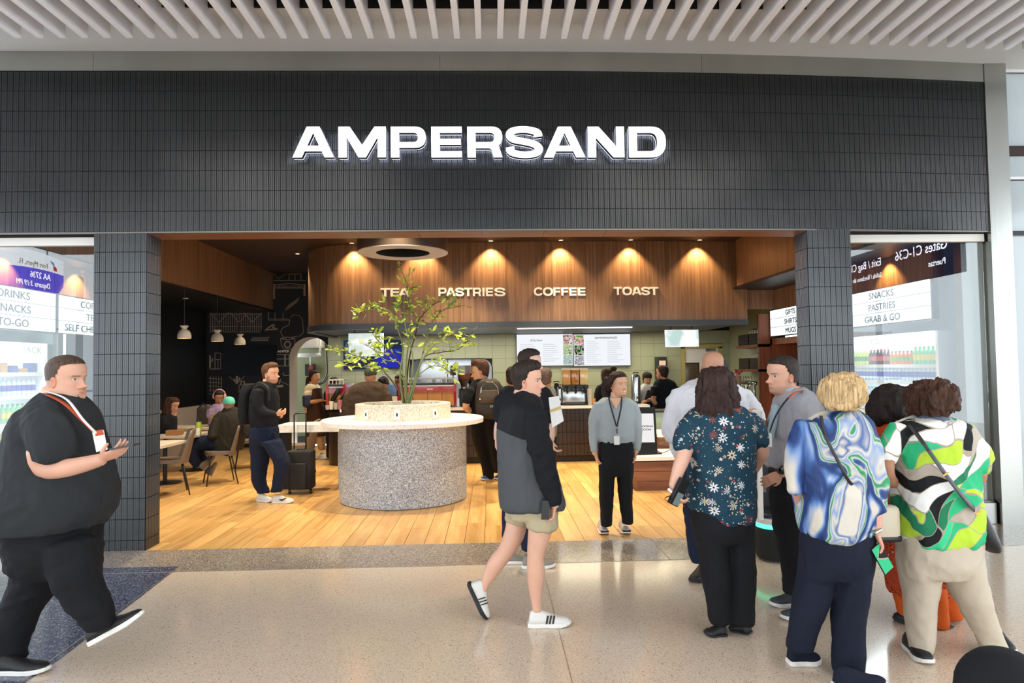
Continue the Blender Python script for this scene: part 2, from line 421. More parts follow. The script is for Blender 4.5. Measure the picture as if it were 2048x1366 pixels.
M_greenhall = mat('hall_green', '#8f9069', .7)
M_dark = mat('dark_ceiling', '#2a160d', .7, var=(3, .15))
M_white = mat('white_gloss', '#ece9e4', .35)
M_whitem = mat('white_matt', '#e8e4dc', .7)
M_black = mat('black_satin', '#0f1012', .4)
M_blackm = mat('black_matt', '#17181a', .8)
M_red = mat('red_enamel', '#a50e14', .18, coat=.5)
M_brown_tile = mat('brown_black_tile', '#241915', .3, spec=.6)

# ================================================================== the front of the shop: one gentle convex curve
YF = 6.707
def FY(x): return YF+(.0098*x*x if x > 0 else 0.0)
def FX(px, py=480):
    """world x where an image column meets the curved front"""
    Y = YF
    for _ in range(6): X = at(px, py, Y)[0]; Y = FY(X)
    return X
PITCHX, PITCHZ = .0560, .198
ZL = 3.07                                            # underside of the header
ZT = ZL+8*PITCHZ                                     # top of the tiles
ZC = 4.85                                            # concourse ceiling
X0L = FX(-60); XPL0, XPL1 = FX(188), FX(290); XPR0, XPR1 = FX(1618, 600), FX(1710, 600)
XCOL0, XCOL1 = FX(1975, 400), FX(2012, 400)
XPL1 = XPL0+9*PITCHX; XPR1 = XPR0+8*PITCHX

# ---------------------------------------------------------------- floors
def curve_pts(x0, x1, off, n=24): return [(x, FY(x)+off) for x in np.linspace(x0, x1, n)]
fl = MB(); fl.prism([(-14, -9), (14, -9)]+curve_pts(12.0, -9, -.745, 30)+[(-14, FY(-9)-.745)], -.08, 0)
fl.build('floor', M_floor, kind='structure', label='polished beige terrazzo concourse floor with small dark chips')
bd = MB(); bd.prism(curve_pts(-9, 12, -.745, 30)+curve_pts(12, -9, -.004, 30), -.08, .0015)
bd.build('floor', M_band, kind='structure', label='speckled grey terrazzo band along the shop front')
g1, g2, g3 = gnd(360, 1133), gnd(118, 1320), gnd(-60, 1440)
bl = MB(); bl.prism([(g1[0], g1[1]), (g2[0], g2[1]), (g3[0], g3[1]), (-9, g3[1]), (-9, g1[1])][::-1], -.04, .0022)
bl.build('floor', M_blue, kind='structure', label='dark blue terrazzo wedge in the concourse floor')
M_strip = mat('zinc_strip', '#b5a99a', .35, metal=.6)
st = MB()
for x0_, x1_ in ((-9, 12),):
    p = curve_pts(x0_, x1_, -.745, 40)
    for a, b in zip(p[:-1], p[1:]): st.prism([a, b, (b[0], b[1]+.004), (a[0], a[1]+.004)], 0, .003)
d = unit(g3-g1); nrm = np.array([-d[1], d[0], 0])*.003
st.prism([tuple((g1+nrm)[:2]), tuple((g1-nrm)[:2]), tuple((g3-nrm)[:2]), tuple((g3+nrm)[:2])], 0, .004)
for X in (.42, -3.1): st.box((X-.002, -9, 0), (X+.002, FY(X)-.745, .002))
for X in (gnd(616, 1110)[0], gnd(692, 1120)[0], gnd(1322, 1100)[0]): st.box((X-.002, FY(X)-.745, 0), (X+.002, FY(X), .003))
st.build('trim_1', M_strip, kind='structure', fix=True)
# wooden floor of the shop: sub-floor and single boards
XWL, XWR, YB = -6.35, 7.6, 15.6
MB().prism([(XWL, YB)]+curve_pts(XWL, XWR, 0, 20)+[(XWR, YB)], -.08, -.012).build('floor', M_grout, kind='structure', label='dark bed under the shop floorboards')
wfl = props(bpy.data.objects.new('floor', None), label='warm oak plank floor inside the shop', kind='structure'); C.objects.link(wfl)
PWD = .196; planks = []
random.seed(11)
k = 0; x = XWL
while x < XWR:
    y = FY(min(x+PWD, XWR) if x > 0 else x); y0 = y; first = True
    off = random.uniform(.25, 1.2)
    while y < YB:
        y1 = min(y+(off if first else 1.22), YB); first = False
        planks.append((x, y, min(x+PWD, XWR), y1)); y = y1
    x += PWD
def plank_key(p):
    cx, cy = (p[0]+p[2])/2, (p[1]+p[3])/2
    vis = -4.6 < cx*7/cy < 3.6 and not (cy > 12.4 and cx > -3)
    return (0 if vis else 1, cy)
planks.sort(key=plank_key)
def plank_box(mb, p, g=.0022, h=None):
    a, b, c, d_ = p; z = random.uniform(-.0008, 0)
    return mb.box((a+g, b+g, -.012), (c-g, d_-g, z))
seamm = {}
for i, p in enumerate(planks[:300]):
    key = (round(p[2]-p[0], 3), round(p[3]-p[1], 3))
    if key not in seamm:
        seamm[key] = MB().box((.0022, .0022, -.012), (key[0]-.0022, key[1]-.0022, 0)).mesh('plank'); seamm[key].materials.append(M_plank)
    o = bpy.data.objects.new('plank', seamm[key]); C.objects.link(o); o.parent = wfl; o.location = (p[0], p[1], random.uniform(-.0008, 0))
rest = MB()
for p in planks[300:]: plank_box(rest, p)
rest.build('planks_beyond', M_plank, wfl, kind='stuff')

# ---------------------------------------------------------------- ribbed tiles
def tile_mesh():
    w, h, d = PITCHX-.0035, PITCHZ-.006, .009
    prof = []
    for k in range(3):
        a = k*w/3; prof += [(a, 0.003), (a+w/12, .0), (a+w/4, .0), (a+w/3-.0008, .003)]
    prof[0] = (0, .0035); prof[-1] = (w, .0035)
    v = [(x, y, 0) for x, y in prof]+[(x, y, h) for x, y in prof]; n = len(prof)
    f = [(i, i+1, n+i+1, n+i) for i in range(n-1)]
    v += [(0, d, 0), (w, d, 0), (w, d, h), (0, d, h)]; b = 2*n
    f += [(b, 0, n, b+3), (n-1, b+1, b+2, 2*n-1), tuple([b+1, b]+list(range(n)))[::-1], tuple([b+3, b+2]+list(range(2*n-1, n-1, -1)))[::-1]]
    return np.array(v, float), f
TV, TF = tile_mesh()
tile_me = MB().add(TV, TF).mesh('tile'); recalc(tile_me); tile_me.materials.append(M_tile)
def tile_at(par, x, y, z, rz=0.0):
    o = bpy.data.objects.new('tile', tile_me); C.objects.link(o); o.parent = par
    o.location = Vector((x, y, z))-wloc(par); o.rotation_euler = (0, 0, rz)
def tile_into(mb, x, y, z, rz=0.0):
    c, s_ = math.cos(rz), math.sin(rz); v = TV.copy(); v2 = v.copy()
    v2[:, 0] = c*v[:, 0]-s_*v[:, 1]+x; v2[:, 1] = s_*v[:, 0]+c*v[:, 1]+y; v2[:, 2] = v[:, 2]+z; mb.add(v2, TF)
def frow(x0, x1):
    out = []; x = x0
    while x < x1-.01: out.append((x, FY(x)-.009, math.atan2(FY(x+PITCHX)-FY(x), PITCHX))); x += PITCHX*math.cos(out[-1][2])
    return out
# header wall
hw = MB()
fr = curve_pts(X0L, XCOL0, .0, 40); bk = [(x, y+.30) for x, y in fr]
hw.prism(fr+bk[::-1], ZL, ZT)
header = hw.build('wall_front', M_grout, kind='structure', label='curved header wall of ribbed black tiles', fix=True)
cells = [(r, t) for r in range(8) for t in frow(X0L, XCOL0)]
near = [c for c in cells if c[0] in (0,)]+[c for c in cells if c[0] == 1 and -3.9 < c[1][0] < 3.0]
near = near[:300]; nk = {(c[0], c[1][0]) for c in near}
for r, t in near: tile_at(header, t[0], t[1], ZL+r*PITCHZ+.003, t[2])
rest = MB()
for r, t in cells:
    if (r, t[0]) not in nk: tile_into(rest, t[0], t[1], ZL+r*PITCHZ+.003, t[2])
rest.build('upper_tiles', M_tile, header, kind='stuff', fix=True)
# wooden soffit panels of the opening, and thin edge trim
sf = props(bpy.data.objects.new('ceiling', None), kind='structure', label='reddish wood soffit inside the opening'); C.objects.link(sf)
xs = np.linspace(XPL0, XPR1, 13)
for a, b in zip(xs[:-1], xs[1:]):
    p = [(a+.002, FY(a)+.02), (b-.002, FY(b)+.02), (b-.002, FY(b)+.33), (a+.002, FY(a)+.33)]
    MB().prism(p, ZL-.018, ZL-.002).build('panel', M_soffit, sf)
et = MB()
for a, b in zip(fr[:-1], fr[1:]): et.prism([(a[0], a[1]-.012), (b[0], b[1]-.012), (b[0], b[1]+.02), (a[0], a[1]+.02)], ZL-.016, ZL-.002)
et.build('trim_2', M_steeld, kind='structure', fix=True)
# pillars
def pillar(name, x0, ncol, side, label):
    x1 = x0+ncol*PITCHX; y0 = FY(x0)
    nside = 5; dp = nside*PITCHX+.012
    core = MB().box((x0+.003, y0+.004, -.01), (x1-.003, y0+dp-.004, ZL-.02)).build(name, M_grout, kind='structure', label=label)
    ry = math.atan2(FY(x1)-FY(x0), x1-x0)
    nrow = 16
    for r in range(nrow):
        z = ZL-(r+1)*PITCHZ+.003
        if z < -.12: continue
        z = max(z, .0) if r < nrow-1 else z
        for c in range(ncol): tile_at(core, x0+c*PITCHX+.0018, y0-.006, z)
        for c in range(nside):
            if side > 0: tile_at(core, x1+.006, y0+.006+c*PITCHX, z, PI/2)
            else: tile_at(core, x0-.006, y0+.006+(c+1)*PITCHX, z, -PI/2)
    return core
pillar('wall_left', XPL0, 9, 1, 'narrow black tiled pier left of the opening')
pillar('wall_right', XPR0, 8, -1, 'narrow black tiled pier right of the opening')

# stainless strip above the tiles, column at the right, cladding
ss = props(bpy.data.objects.new('trim_3', None), kind='structure', label='brushed stainless band above the black tiles'); C.objects.link(ss)
xs = [X0L, FX(189, 120), FX(880, 120), FX(1402, 120), XCOL0]
for a, b in zip(xs[:-1], xs[1:]):
    p = curve_pts(a+.0015, b-.0015, -.02, 12); q = [(x, y+.25) for x, y in p]
    MB().prism(p+q[::-1], ZT, ZC).build('panel', M_steel, ss, fix=True)
yc = FY(XCOL0)-.03
col = MB().box((XCOL0, yc, 0), (XCOL1+.015, yc+.16, ZC)).build('wall_steel', M_steel, kind='structure', label='brushed stainless steel column closing the shop front')
MB().box((XCOL0-.22, yc+.16, .0), (XCOL0+.02, yc+.28, ZL)).build('trim_4', M_steeld, kind='structure', label='dark steel jamb beside the right window')
# white cladding right of the column, single panels
cl = props(bpy.data.objects.new('wall_cladding', None), kind='structure', label='glossy white panel cladding right of the steel column'); C.objects.link(cl)
MB().box((XCOL1+.015, yc+.20, 0), (9.5, yc+.24, ZC-.02)).build('backing', M_blackm, cl)
zc = [0.015, at(2035, 1014, yc)[2], at(2035, 352, yc)[2], at(2035, 134, yc)[2]]
for a, b in zip(zc[:-1], zc[1:]):
    for xa, xb in ((XCOL1+.02, XCOL1+1.5), (XCOL1+1.51, XCOL1+3.0)):
        MB().box((xa, yc+.155, a+.008), (xb, yc+.20, b-.008)).build('panel', M_clad, cl)
MB().box((XCOL1+.02, yc+.15, zc[-1]+.012), (9.5, yc+.21, ZC)).build('panel', M_slat, cl)
MB().box((XCOL1+.02, yc+.15, zc[2]+.035), (9.5, yc+.158, zc[2]+.005)).build('panel', M_slat, cl)

# concourse ceiling: flat margin, dark plenum, single slats
YS0 = YF-.83
MB().prism([(X0L-6, YS0-.01)]+[(XCOL1+6, YS0-.01)]+curve_pts(XCOL1+6, 0, .3, 12)+[(X0L-6, YF+.3)], ZC, ZC+.03).build('ceiling', M_ceil, kind='structure', label='flat pale margin of the concourse ceiling')
MB().box((-14, -9, ZC+.75), (14, YS0+.3, ZC+.8)).build('ceiling', M_plenum, kind='structure', label='black void above the white ceiling slats')
MB().box((-14, YS0-.012, ZC), (14, YS0, ZC+.75)).build('ceiling', M_plenum, kind='structure', label='black upstand behind the ceiling margin')
cs = props(bpy.data.objects.new('ceiling', None), kind='structure', label='white slat ceiling of the concourse'); C.objects.link(cs)
sl_me = MB().box((-.026, -14.6, 0), (.026, 0, .34)).mesh('slat'); sl_me.materials.append(M_slat)
YEND = at(960, 70, 6.16)[1]
for i in range(-34, 42):
    xx = at(957, 70, 6.15)[0]+i*.1965
    ye = 6.15+(.0098*xx*xx if xx > 0 else 0)*.8
    o = bpy.data.objects.new('slat', sl_me); C.objects.link(o); o.parent = cs; o.location = (xx, ye, 4.715)
# margin returns below the slat ends: the flat part keeps going over them
MB().prism([(X0L-6, YS0), (XCOL1+6, YS0)]+curve_pts(XCOL1+6, 0, -.5, 12)+[(X0L-6, YF-.5)], ZC-.002, ZC+.002).build('ceiling', M_ceil, kind='structure', label='painted ceiling margin seen between slat ends')
rc = MB(); p0 = at(1203, 62, 6.25); rc.lathe([(.045, -.004), (.05, 0)], (at(980, 42, 5.9)[0], 6.0, ZC-.004), 16)
rc.build('ceiling', M_ceil, kind='structure', label='small round cover in the pale ceiling margin')

# daylight side of the concourse, behind the viewer
wf = props(bpy.data.objects.new('window_1', None), kind='structure', label='tall daylight window wall across the concourse'); C.objects.link(wf)
for i in range(-7, 8): MB().box((i*1.9-.06, -8.9, 0), (i*1.9+.06, -8.7, ZC)).build('mullion', M_steel2, wf)
for z in (1.1, 3.1): MB().box((-14, -8.88, z), (14, -8.76, z+.07)).build('transom', M_steel2, wf)

# ================================================================== shop shell
ZI = 3.9
MB().box((XWL, YF+.35, ZI), (XWR, YB+2.5, ZI+.1)).build('ceiling', M_dark, kind='structure', label='dark brown ceiling inside the shop')
MB().box((XWL-.1, FY(0)+.31, 0), (XWL, YB+.1, ZI)).build('wall_left', M_blackwall, kind='structure', label='plain black wall beside the tables')
MB().box((XWR, 7.6, 0), (XWR+.1, YB, ZI)).build('wall_right', M_blackwall, kind='structure', label='dark side wall of the shop beyond the right pier')
# mural wall with arch
YM = 15.5
xm0, xm1 = XWL, at(667, 740, YM)[0]
ax0, ax1 = at(579, 780, YM)[0], at(664, 780, YM)[0]; acx = (ax0+ax1)/2; ar = (ax1-ax0)/2; az = at(622, 674, YM)[2]-ar
poly = [(xm0, 0), (ax0, 0)]+[(acx-ar*math.cos(a), az+ar*math.sin(a)) for a in np.linspace(0, PI, 22)]+[(ax1, 0), (xm1, 0), (xm1, ZI), (xm0, ZI)]
mw = MB().prismY(poly, YM, YM+.62, 0); n = len(poly)
for i in range(1, 24): mw.mi[-n+i] = 1
mw.build('wall_back', [M_mural, M_cream], kind='structure', label='dark mural wall pierced by a rounded arch', fix=True)
MB().box((-6.5, 17.9, 0), (-2.0, 18.0, ZI)).build('wall_hall', M_greenhall, kind='structure', label='olive green service wall seen through the arch')
MB().box((-2.6, YM+.6, 0), (-2.5, 18, ZI)).build('wall_hall', M_greenhall, kind='structure', label='olive green side of the service passage')
MB().box((-6.5, YM+.62, -.02), (-2.5, 18, 0)).build('floor', M_blackm, kind='structure', label='floor of the service passage')
# sage back wall with door and kitchen hatch
YG = 15.0
gx0, gx1 = xm1, 6.0
nx0, nx1 = at(820, 760, YG)[0], at(985, 760, YG)[0]; nz1 = at(900, 718, YG)[2]; nr = .22; nz0 = .9
dx0, dx1 = at(1368, 760, YG)[0], at(1440, 760, YG)[0]; dz = at(1400, 694, YG)[2]
poly = [(gx0, 0), (nx0, 0), (nx0, nz1-nr)]+[(nx0+nr-nr*math.cos(a), nz1-nr+nr*math.sin(a)) for a in np.linspace(.1, PI/2, 8)] + \
       [(nx1-nr+nr*math.sin(a), nz1-nr+nr*math.cos(a)) for a in np.linspace(0, PI/2-.1, 8)]+[(nx1, nz1-nr), (nx1, 0), (dx0, 0), (dx0, dz), (dx1, dz), (dx1, 0), (gx1, 0), (gx1, ZI), (gx0, ZI)]
MB().prismY(poly, YG, YG+.16).build('wall_back', M_grout, kind='structure', label='core of the sage green back wall', fix=True)
# sage square tiles, stacked: one part, too small to pick apart singly
gt = MB(); TS = .30
def covered(x, z): return (nx0-.14 < x+TS/2 < nx1+.14 and z < nz1+.0) or (dx0-.12 < x+TS/2 < dx1+.12 and z < dz+.02)
def tfill(xa, xb, za, zb):
    nx = max(1, round((xb-xa)/TS)); nz = max(1, round((zb-za)/TS)); tx = (xb-xa)/nx; tz = (zb-za)/nz
    for i in range(nx):
        for j in range(nz): gt.box((xa+i*tx+.002, YG-.012, za+j*tz+.002), (xa+(i+1)*tx-.002, YG-.001, za+(j+1)*tz-.002))
tfill(gx0, nx0-.0, 0, nz1); tfill(nx1, dx0-.06, 0, nz1); tfill(dx1+.06, gx1, 0, nz1); tfill(gx0, dx0-.06, nz1, 2.46); tfill(dx1+.06, gx1, nz1, 2.46)
if dz+.08 < 2.46: tfill(dx0-.06, dx1+.06, dz+.07, 2.46)
gt.build('wall_tiles', M_green, kind='stuff', label='stacked sage green wall tiles behind the counter')
hp = [(nx0, .9), (nx0, nz1-nr)]+[(nx0+nr-nr*math.cos(a), nz1-nr+nr*math.sin(a)) for a in np.linspace(0, PI/2, 9)]+[(nx1-nr+nr*math.sin(a), nz1-nr+nr*math.cos(a)) for a in np.linspace(0, PI/2, 9)]+[(nx1, .9)]
MB().tube([(p[0], YG-.01, p[1]) for p in hp], .013, 8).build('trim_5', M_black, kind='structure', label='thin black rim of the kitchen hatch', smooth=True)
# kitchen beyond the hatch
MB().box((nx0-.6, 16.6, 0), (nx1+.6, 16.7, 3)).build('wall_kitchen', mat('kitchen_white', '#dfe3e4', .4), kind='structure', label='bright kitchen wall beyond the hatch')
kh = root('kitchen_hood', ((nx0+nx1)/2, 16.2, 1.9), 'stainless steel kitchen hood seen through the hatch', 'hood')
MB().box((nx0+.1, 16.0, 1.0), (nx0+.75, 16.6, 2.15)).build('steel_cabinet', M_steel2, kh)
MB().box((nx0+.77, 16.0, 1.0), (nx1-.5, 16.6, 2.15)).build('steel_cabinet', M_steel2, kh)
MB().box((nx0-.1, 15.95, 2.16), (nx1-.3, 16.6, 2.3)).build('canopy', M_steeld, kh)
# door in the back wall
dr = props(bpy.data.objects.new('door_1', None), kind='structure', label='white kitchen door with a rounded window'); C.objects.link(dr)
MB().box((dx0+.03, YG+.02, 0), (dx1-.03, YG+.07, dz-.03)).build('panel', M_white, dr)
fw = MB().box((dx0-.06, YG-.03, 0), (dx0+.03, YG+.1, dz)).box((dx1-.03, YG-.03, 0), (dx1+.06, YG+.1, dz)).box((dx0-.06, YG-.03, dz-.03), (dx1+.06, YG+.1, dz+.06))
fw.build('door_frame', mat('ochre_frame', '#b3a660', .5), dr)
wx = at(1384, 738, YG)
rbox('window_pane', (wx[0], YG+.015, wx[2]-.13), (.30, .02, .5), mat('door_pane', '#5a4a3c', .2), dr, r=.06, seg=3)
rbox('pane_rim', (wx[0], YG+.018, wx[2]-.13), (.34, .01, .54), M_black, dr, r=.07, seg=3)
MB().box((dx1-.3, YG-.0, dz-.1), (dx1-.08, YG+.02, dz-.04)).build('door_closer', M_steel2, dr)
# shell above and around the service area on the right
MB().box((5.32, 12.35, 0), (5.42, YG, ZI)).build('wall_side', M_green, kind='structure', label='sage side wall behind the basket shelves')
MB().box((5.16, 7.75, 2.66), (5.30, 12.35, 3.04)).build('wall_side', M_fascia, kind='structure', label='wood panelling above the gift signs')
# ---------------------------------------------------------------- wooden bulkheads
ZB0, ZB1 = 2.50, ZI
bpts = [(4.6, 12.18)]+[(x, 12.0+.012*(x-1.0)**2) for x in np.linspace(4.0, -2.2, 16)]
cx, cy, rr = -2.28, 13.15, 1.03
bpts += [(cx-rr*math.sin(a), cy-rr*math.cos(a)) for a in np.linspace(.12, PI/2, 9)]+[(cx-rr-.02, 15.45)]
def curved_wall(pts, z0, z1, th, name, m, **kw):
    P = np.array(pts); T = np.gradient(P, axis=0); N = np.stack([-T[:, 1], T[:, 0]], 1); N /= np.linalg.norm(N, axis=1, keepdims=True)
    Q = P-N*th; mb = MB()
    n = len(P); V = [(x, y, z0) for x, y in P]+[(x, y, z1) for x, y in P]+[(x, y, z0) for x, y in Q]+[(x, y, z1) for x, y in Q]
    F = []
    for i in range(n-1): F += [(i, i+1, n+i+1, n+i), (2*n+i, 3*n+i, 3*n+i+1, 2*n+i+1), (i, 2*n+i, 2*n+i+1, i+1), (n+i, n+i+1, 3*n+i+1, 3*n+i)]
    F += [(0, n, 3*n, 2*n), (n-1, 3*n-1, 4*n-1, 2*n-1)]
    mb.add(V, F); return mb.build(name, m, smooth=True, angle=30, fix=True, **kw)
curved_wall(bpts, ZB0, ZB1, -.12, 'wall_bulkhead', M_fascia, kind='structure', label='curved walnut fascia above the counter')
pp = [(x, y-.015) for x, y in bpts]
curved_wall([(x-.0, y) for x, y in pp], ZB0-.10, ZB0, -.14, 'trim_6', M_trimblue, kind='structure', label='blue grey band under the curved wood fascia')
MB().prism([(x, y+.02) for x, y in bpts]+[(4.6, 15.0)], ZB0-.07, ZB0-.03).build('ceiling', M_trimblue, kind='structure', label='low ceiling over the serving area', fix=True)
# left and right wooden bulkheads
MB().box((-5.05, FY(0)+.35, 3.06), (-4.87, YM, ZI)).build('wall_bulkhead', M_fascia, kind='structure', label='dark wood bulkhead above the seating')
MB().box((XWL, FY(0)+.35, 3.03), (-4.86, YM, 3.06)).build('ceiling', M_blackwall, kind='structure', label='low black ceiling above the seating')
MB().box((4.38, 7.05, 3.08), (4.55, 11.9, ZI)).build('wall_bulkhead', M_fascia, kind='structure', label='dark wood bulkhead above the shelves')
MB().box((4.37, 7.05, 3.04), (XWR, 12.2, 3.08)).build('ceiling', M_blackwall, kind='structure', label='low black ceiling beside the shelves')
MB().box((4.62, 12.2, 2.70), (5.3, 12.34, 3.04)).build('wall_bulkhead', M_fascia, kind='structure', label='wood panelling above the shelving')

# downlights
def downlight(x, y, z, pw, label, target=None, ang=70, col=WARM, group='recessed downlights'):
    r = root('downlight', (x, y, z), label, 'downlight', group)
    MB().lathe([(.055, -.004), (.06, -.012), (.048, -.012), (.045, -.002)], (x, y, z), 20, caps=False).build('trim_ring', M_steeld, r, smooth=True)
    MB().lathe([(.0, -.003), (.045, -.003)], (x, y, z), 16, caps=False).build('lens', emit('lens', '#ffd9a0', 6), r)
    s_ = spot('downlight_beam', (x, y, z-.02), target if target else (x, y, 0), pw, col, ang, .6, .035)
    return r
DLAB = ['downlight above the rounded left end of the wood fascia', 'downlight washing the fascia between the words TEA and PASTRIES', 'downlight washing the fascia above the word PASTRIES', 'downlight washing the fascia above the word COFFEE', 'downlight washing the fascia above the word TOAST', 'downlight washing the blank fascia beyond the word TOAST']
for i in range(6):
    px = 707+137.3*i; X = at(px, 500, 12.0)[0]; yb = 12.0+.012*(X-1)**2
    if X < -2.28: yb = cy-math.sqrt(rr*rr-(X-cx)**2)
    downlight(X, yb-.27, ZI, 160, DLAB[i], (X, yb-.10, 2.6), 96, (1, .70, .36))
CLAB = ['recessed ceiling light over the path beside the left pier', 'recessed ceiling light between the pendants and the island', 'recessed ceiling light in front of the steel ring', 'recessed ceiling light behind the steel ring on its left', 'recessed ceiling light over the young man in shorts', 'recessed ceiling light over the middle of the counter queue', 'recessed ceiling light over the smiling woman side of the opening', 'recessed ceiling light over the stepped wood plinths', 'recessed ceiling light near the mural end of the fascia', 'recessed ceiling light close under the word PASTRIES', 'recessed ceiling light close to the word COFFEE']
k = 0
for (X, Y, pw) in [(a_, b_, c_*.74) for a_, b_, c_ in [(-3.4, 8.4, 520), (-3.4, 10.8, 480), (-1.15, 8.2, 560), (-2.2, 9.9, 450), (.9, 8.2, 520), (.6, 10.0, 520), (2.8, 8.3, 420), (2.6, 10.2, 420), (-3.6, 12.9, 330), (-.6, 11.2, 360), (1.4, 11.2, 340)]]:
    downlight(X, Y, ZI, pw, CLAB[k], None, 88, (1, .83, .56), 'ceiling downlights'); k += 1
LLAB = ['low ceiling light over the empty chair', 'low ceiling light over the girl with headphones', 'low ceiling light over the gift cabinet']
for (X, Y, pw) in [(-5.3, 9.0, 30), (-5.5, 12.5, 30), (5.2, 10, 60)]:
    downlight(X, Y, 3.03, pw, LLAB.pop(0), None, 95, WARM2, 'low ceiling lights')
# light over the serving area
area('serving_light', (-1.6, 13.9, 2.40), 3.4, 60, (1, .93, .80), sy=1.2)
area('serving_light', (2.2, 13.9, 2.40), 3.6, 65, (1, .88, .62), sy=1.2)
area('kitchen_light', ((nx0+nx1)/2, 15.8, 2.9), 1.5, 40, (1, .98, .95))
area('hall_light', (-4.0, 16.9, 3.2), 1.2, 30, (1, .9, .75))
ll = root('linear_light', at(1146, 652, 12.3), 'slim white linear light under the fascia band', 'light')
a_, b_ = at(1034, 652, 12.25), at(1262, 651, 12.25)
MB().box((a_[0], 12.14, ZB0-.115), (b_[0], 12.20, ZB0-.10)).build('diffuser', emit('linear', '#ffffff', 3.0), ll)
# concourse light: soft daylight from the glazing behind plus ceiling fill
area('concourse_light', (-3, 1.0, 4.66), 3, 120, (1, .96, .92), sy=6)
area('concourse_light', (3, 1.0, 4.66), 3, 120, (1, .96, .92), sy=6)
# ================================================================== big sign and wall lettering
M_face = emit('sign_face', '#ffffff', 2.2)
M_halo = emit('sign_halo', '#dfe6ff', 5.0)
M_letter = mat('ivory_letter', '#f5efe6', .5)
def word(txt, y0, y1, Y, th, off, group, face, side, halo=None, cat='letter', desc=''):
    """each letter a thing; xs from the photograph"""
    for i, (ch, xa, xb) in enumerate(txt):
        yy = FY(FX((xa+xb)/2, y0)) if Y is None else Y((xa+xb)/2)
        A = at(xa, y1, yy-off); B = at(xb, y1, yy-off); T = at((xa+xb)/2, y0, yy-off)
        h = T[2]-at((xa+xb)/2, y1, yy-off)[2]; w, loops = glyph(ch)
        sx = (B[0]-A[0])/(w*h)
        loops = [[(x*sx, y) for x, y in lp] for lp in loops]
        r = root('letter', (A[0], yy-off, at((xa+xb)/2, y1, yy-off)[2]), desc.replace('#', ch) if desc.count('#') else desc, cat, group)
        z = r.location.z
        me = glyph_mesh('body', loops, h, th); me.transform(Matrix.Translation((A[0], yy-off+th, z))); link('body', me, side, r)
        me = glyph_mesh('face', loops, h, .004); me.transform(Matrix.Translation((A[0], yy-off-.001, z))); link('face', me, face, r)
        if halo:
            me = glyph_mesh('halo', loops, h, .004); me.transform(Matrix.Translation((A[0], yy-off+th+.006, z))); link('halo', me, halo, r)
        for zz in (.25, .75):
            MB().box((A[0]+.05*h, yy-off+th-.002, z+h*zz-.004), (A[0]+.09*h, yy-.011, z+h*zz+.004)).build('standoff', M_steeld, r)
AMP = [('A', 585, 668), ('M', 677, 772), ('P', 782, 852), ('E', 863, 924), ('R', 935, 1005), ('S', 1012, 1086), ('A', 1088, 1171), ('N', 1176, 1249), ('D', 1258, 1332)]
ORD = ['first A', 'M', 'P', 'E', 'R', 'S', 'second A', 'N', 'D']
for i, t_ in enumerate(AMP):
    word([t_], 253.5, 315, None, .055, .115, 'halo lit shop sign letters', M_face, M_black, M_halo, desc='glowing white letter %s of the big shop sign' % ORD[i])
def yb_of(px):
    X = at(px, 585, 12.0)[0]; return 12.0+.012*(X-1)**2
for nm, xs_, ys in (('TEA', [(761, 780), (781, 798), (797, 820)], (576, 593)), ('PASTRIES', [(877, 894), (893, 912), (912, 928), (927, 943), (944, 961), (963, 967), (970, 985), (987, 1011)], (575.5, 592)),
                    ('COFFEE', [(1068, 1086), (1086, 1106), (1107, 1121), (1123, 1137), (1139, 1153), (1156, 1171)], (575, 591)), ('TOAST', [(1228, 1244), (1245, 1264), (1264, 1283), (1283, 1300), (1300, 1317)], (574, 590))):
    if nm == 'PASTRIES': xs_ = [(877, 893), (892, 911), (911, 928), (928, 945), (946, 962), (965, 969), (972, 986), (989, 1011)]
    for i, (ch, (xa, xb)) in enumerate(zip(nm, xs_)):
        nth = nm[:i].count(ch); o_ = ('first ' if nth == 0 else 'second ') if nm.count(ch) > 1 else ''
        word([(ch, xa, xb)], ys[0], ys[1], yb_of, .03, .15, 'letters of the word %s' % nm, M_letter, M_letter, desc='white raised letter %s%s in the word %s' % (o_, ch, nm))

# ================================================================== shop windows at the sides
def glassmat():
    m = bpy.data.materials.new('shop_glass'); m.use_nodes = True; t = m.node_tree; t.nodes.clear()
    fr_ = nd(t, 'ShaderNodeFresnel'); fr_.inputs[0].default_value = 1.5
    mu = nd(t, 'ShaderNodeMath', operation='MULTIPLY_ADD'); mu.inputs[1].default_value = .85; mu.inputs[2].default_value = .01
    tr = nd(t, 'ShaderNodeBsdfTransparent'); tr.inputs[0].default_value = (.95, .98, .98, 1)
    gl = nd(t, 'ShaderNodeBsdfGlossy'); gl.inputs[0].default_value = (1, 1, 1, 1); gl.inputs['Roughness'].default_value = 0
    mx = nd(t, 'ShaderNodeMixShader'); o = nd(t, 'ShaderNodeOutputMaterial')
    t.links.new(fr_.outputs[0], mu.inputs[0]); t.links.new(mu.outputs[0], mx.inputs[0]); t.links.new(tr.outputs[0], mx.inputs[1]); t.links.new(gl.outputs[0], mx.inputs[2]); t.links.new(mx.outputs[0], o.inputs[0])
    return m
M_glass = glassmat()
YGL = YF+.16
zg0 = at(30, 1050, YGL)[2]
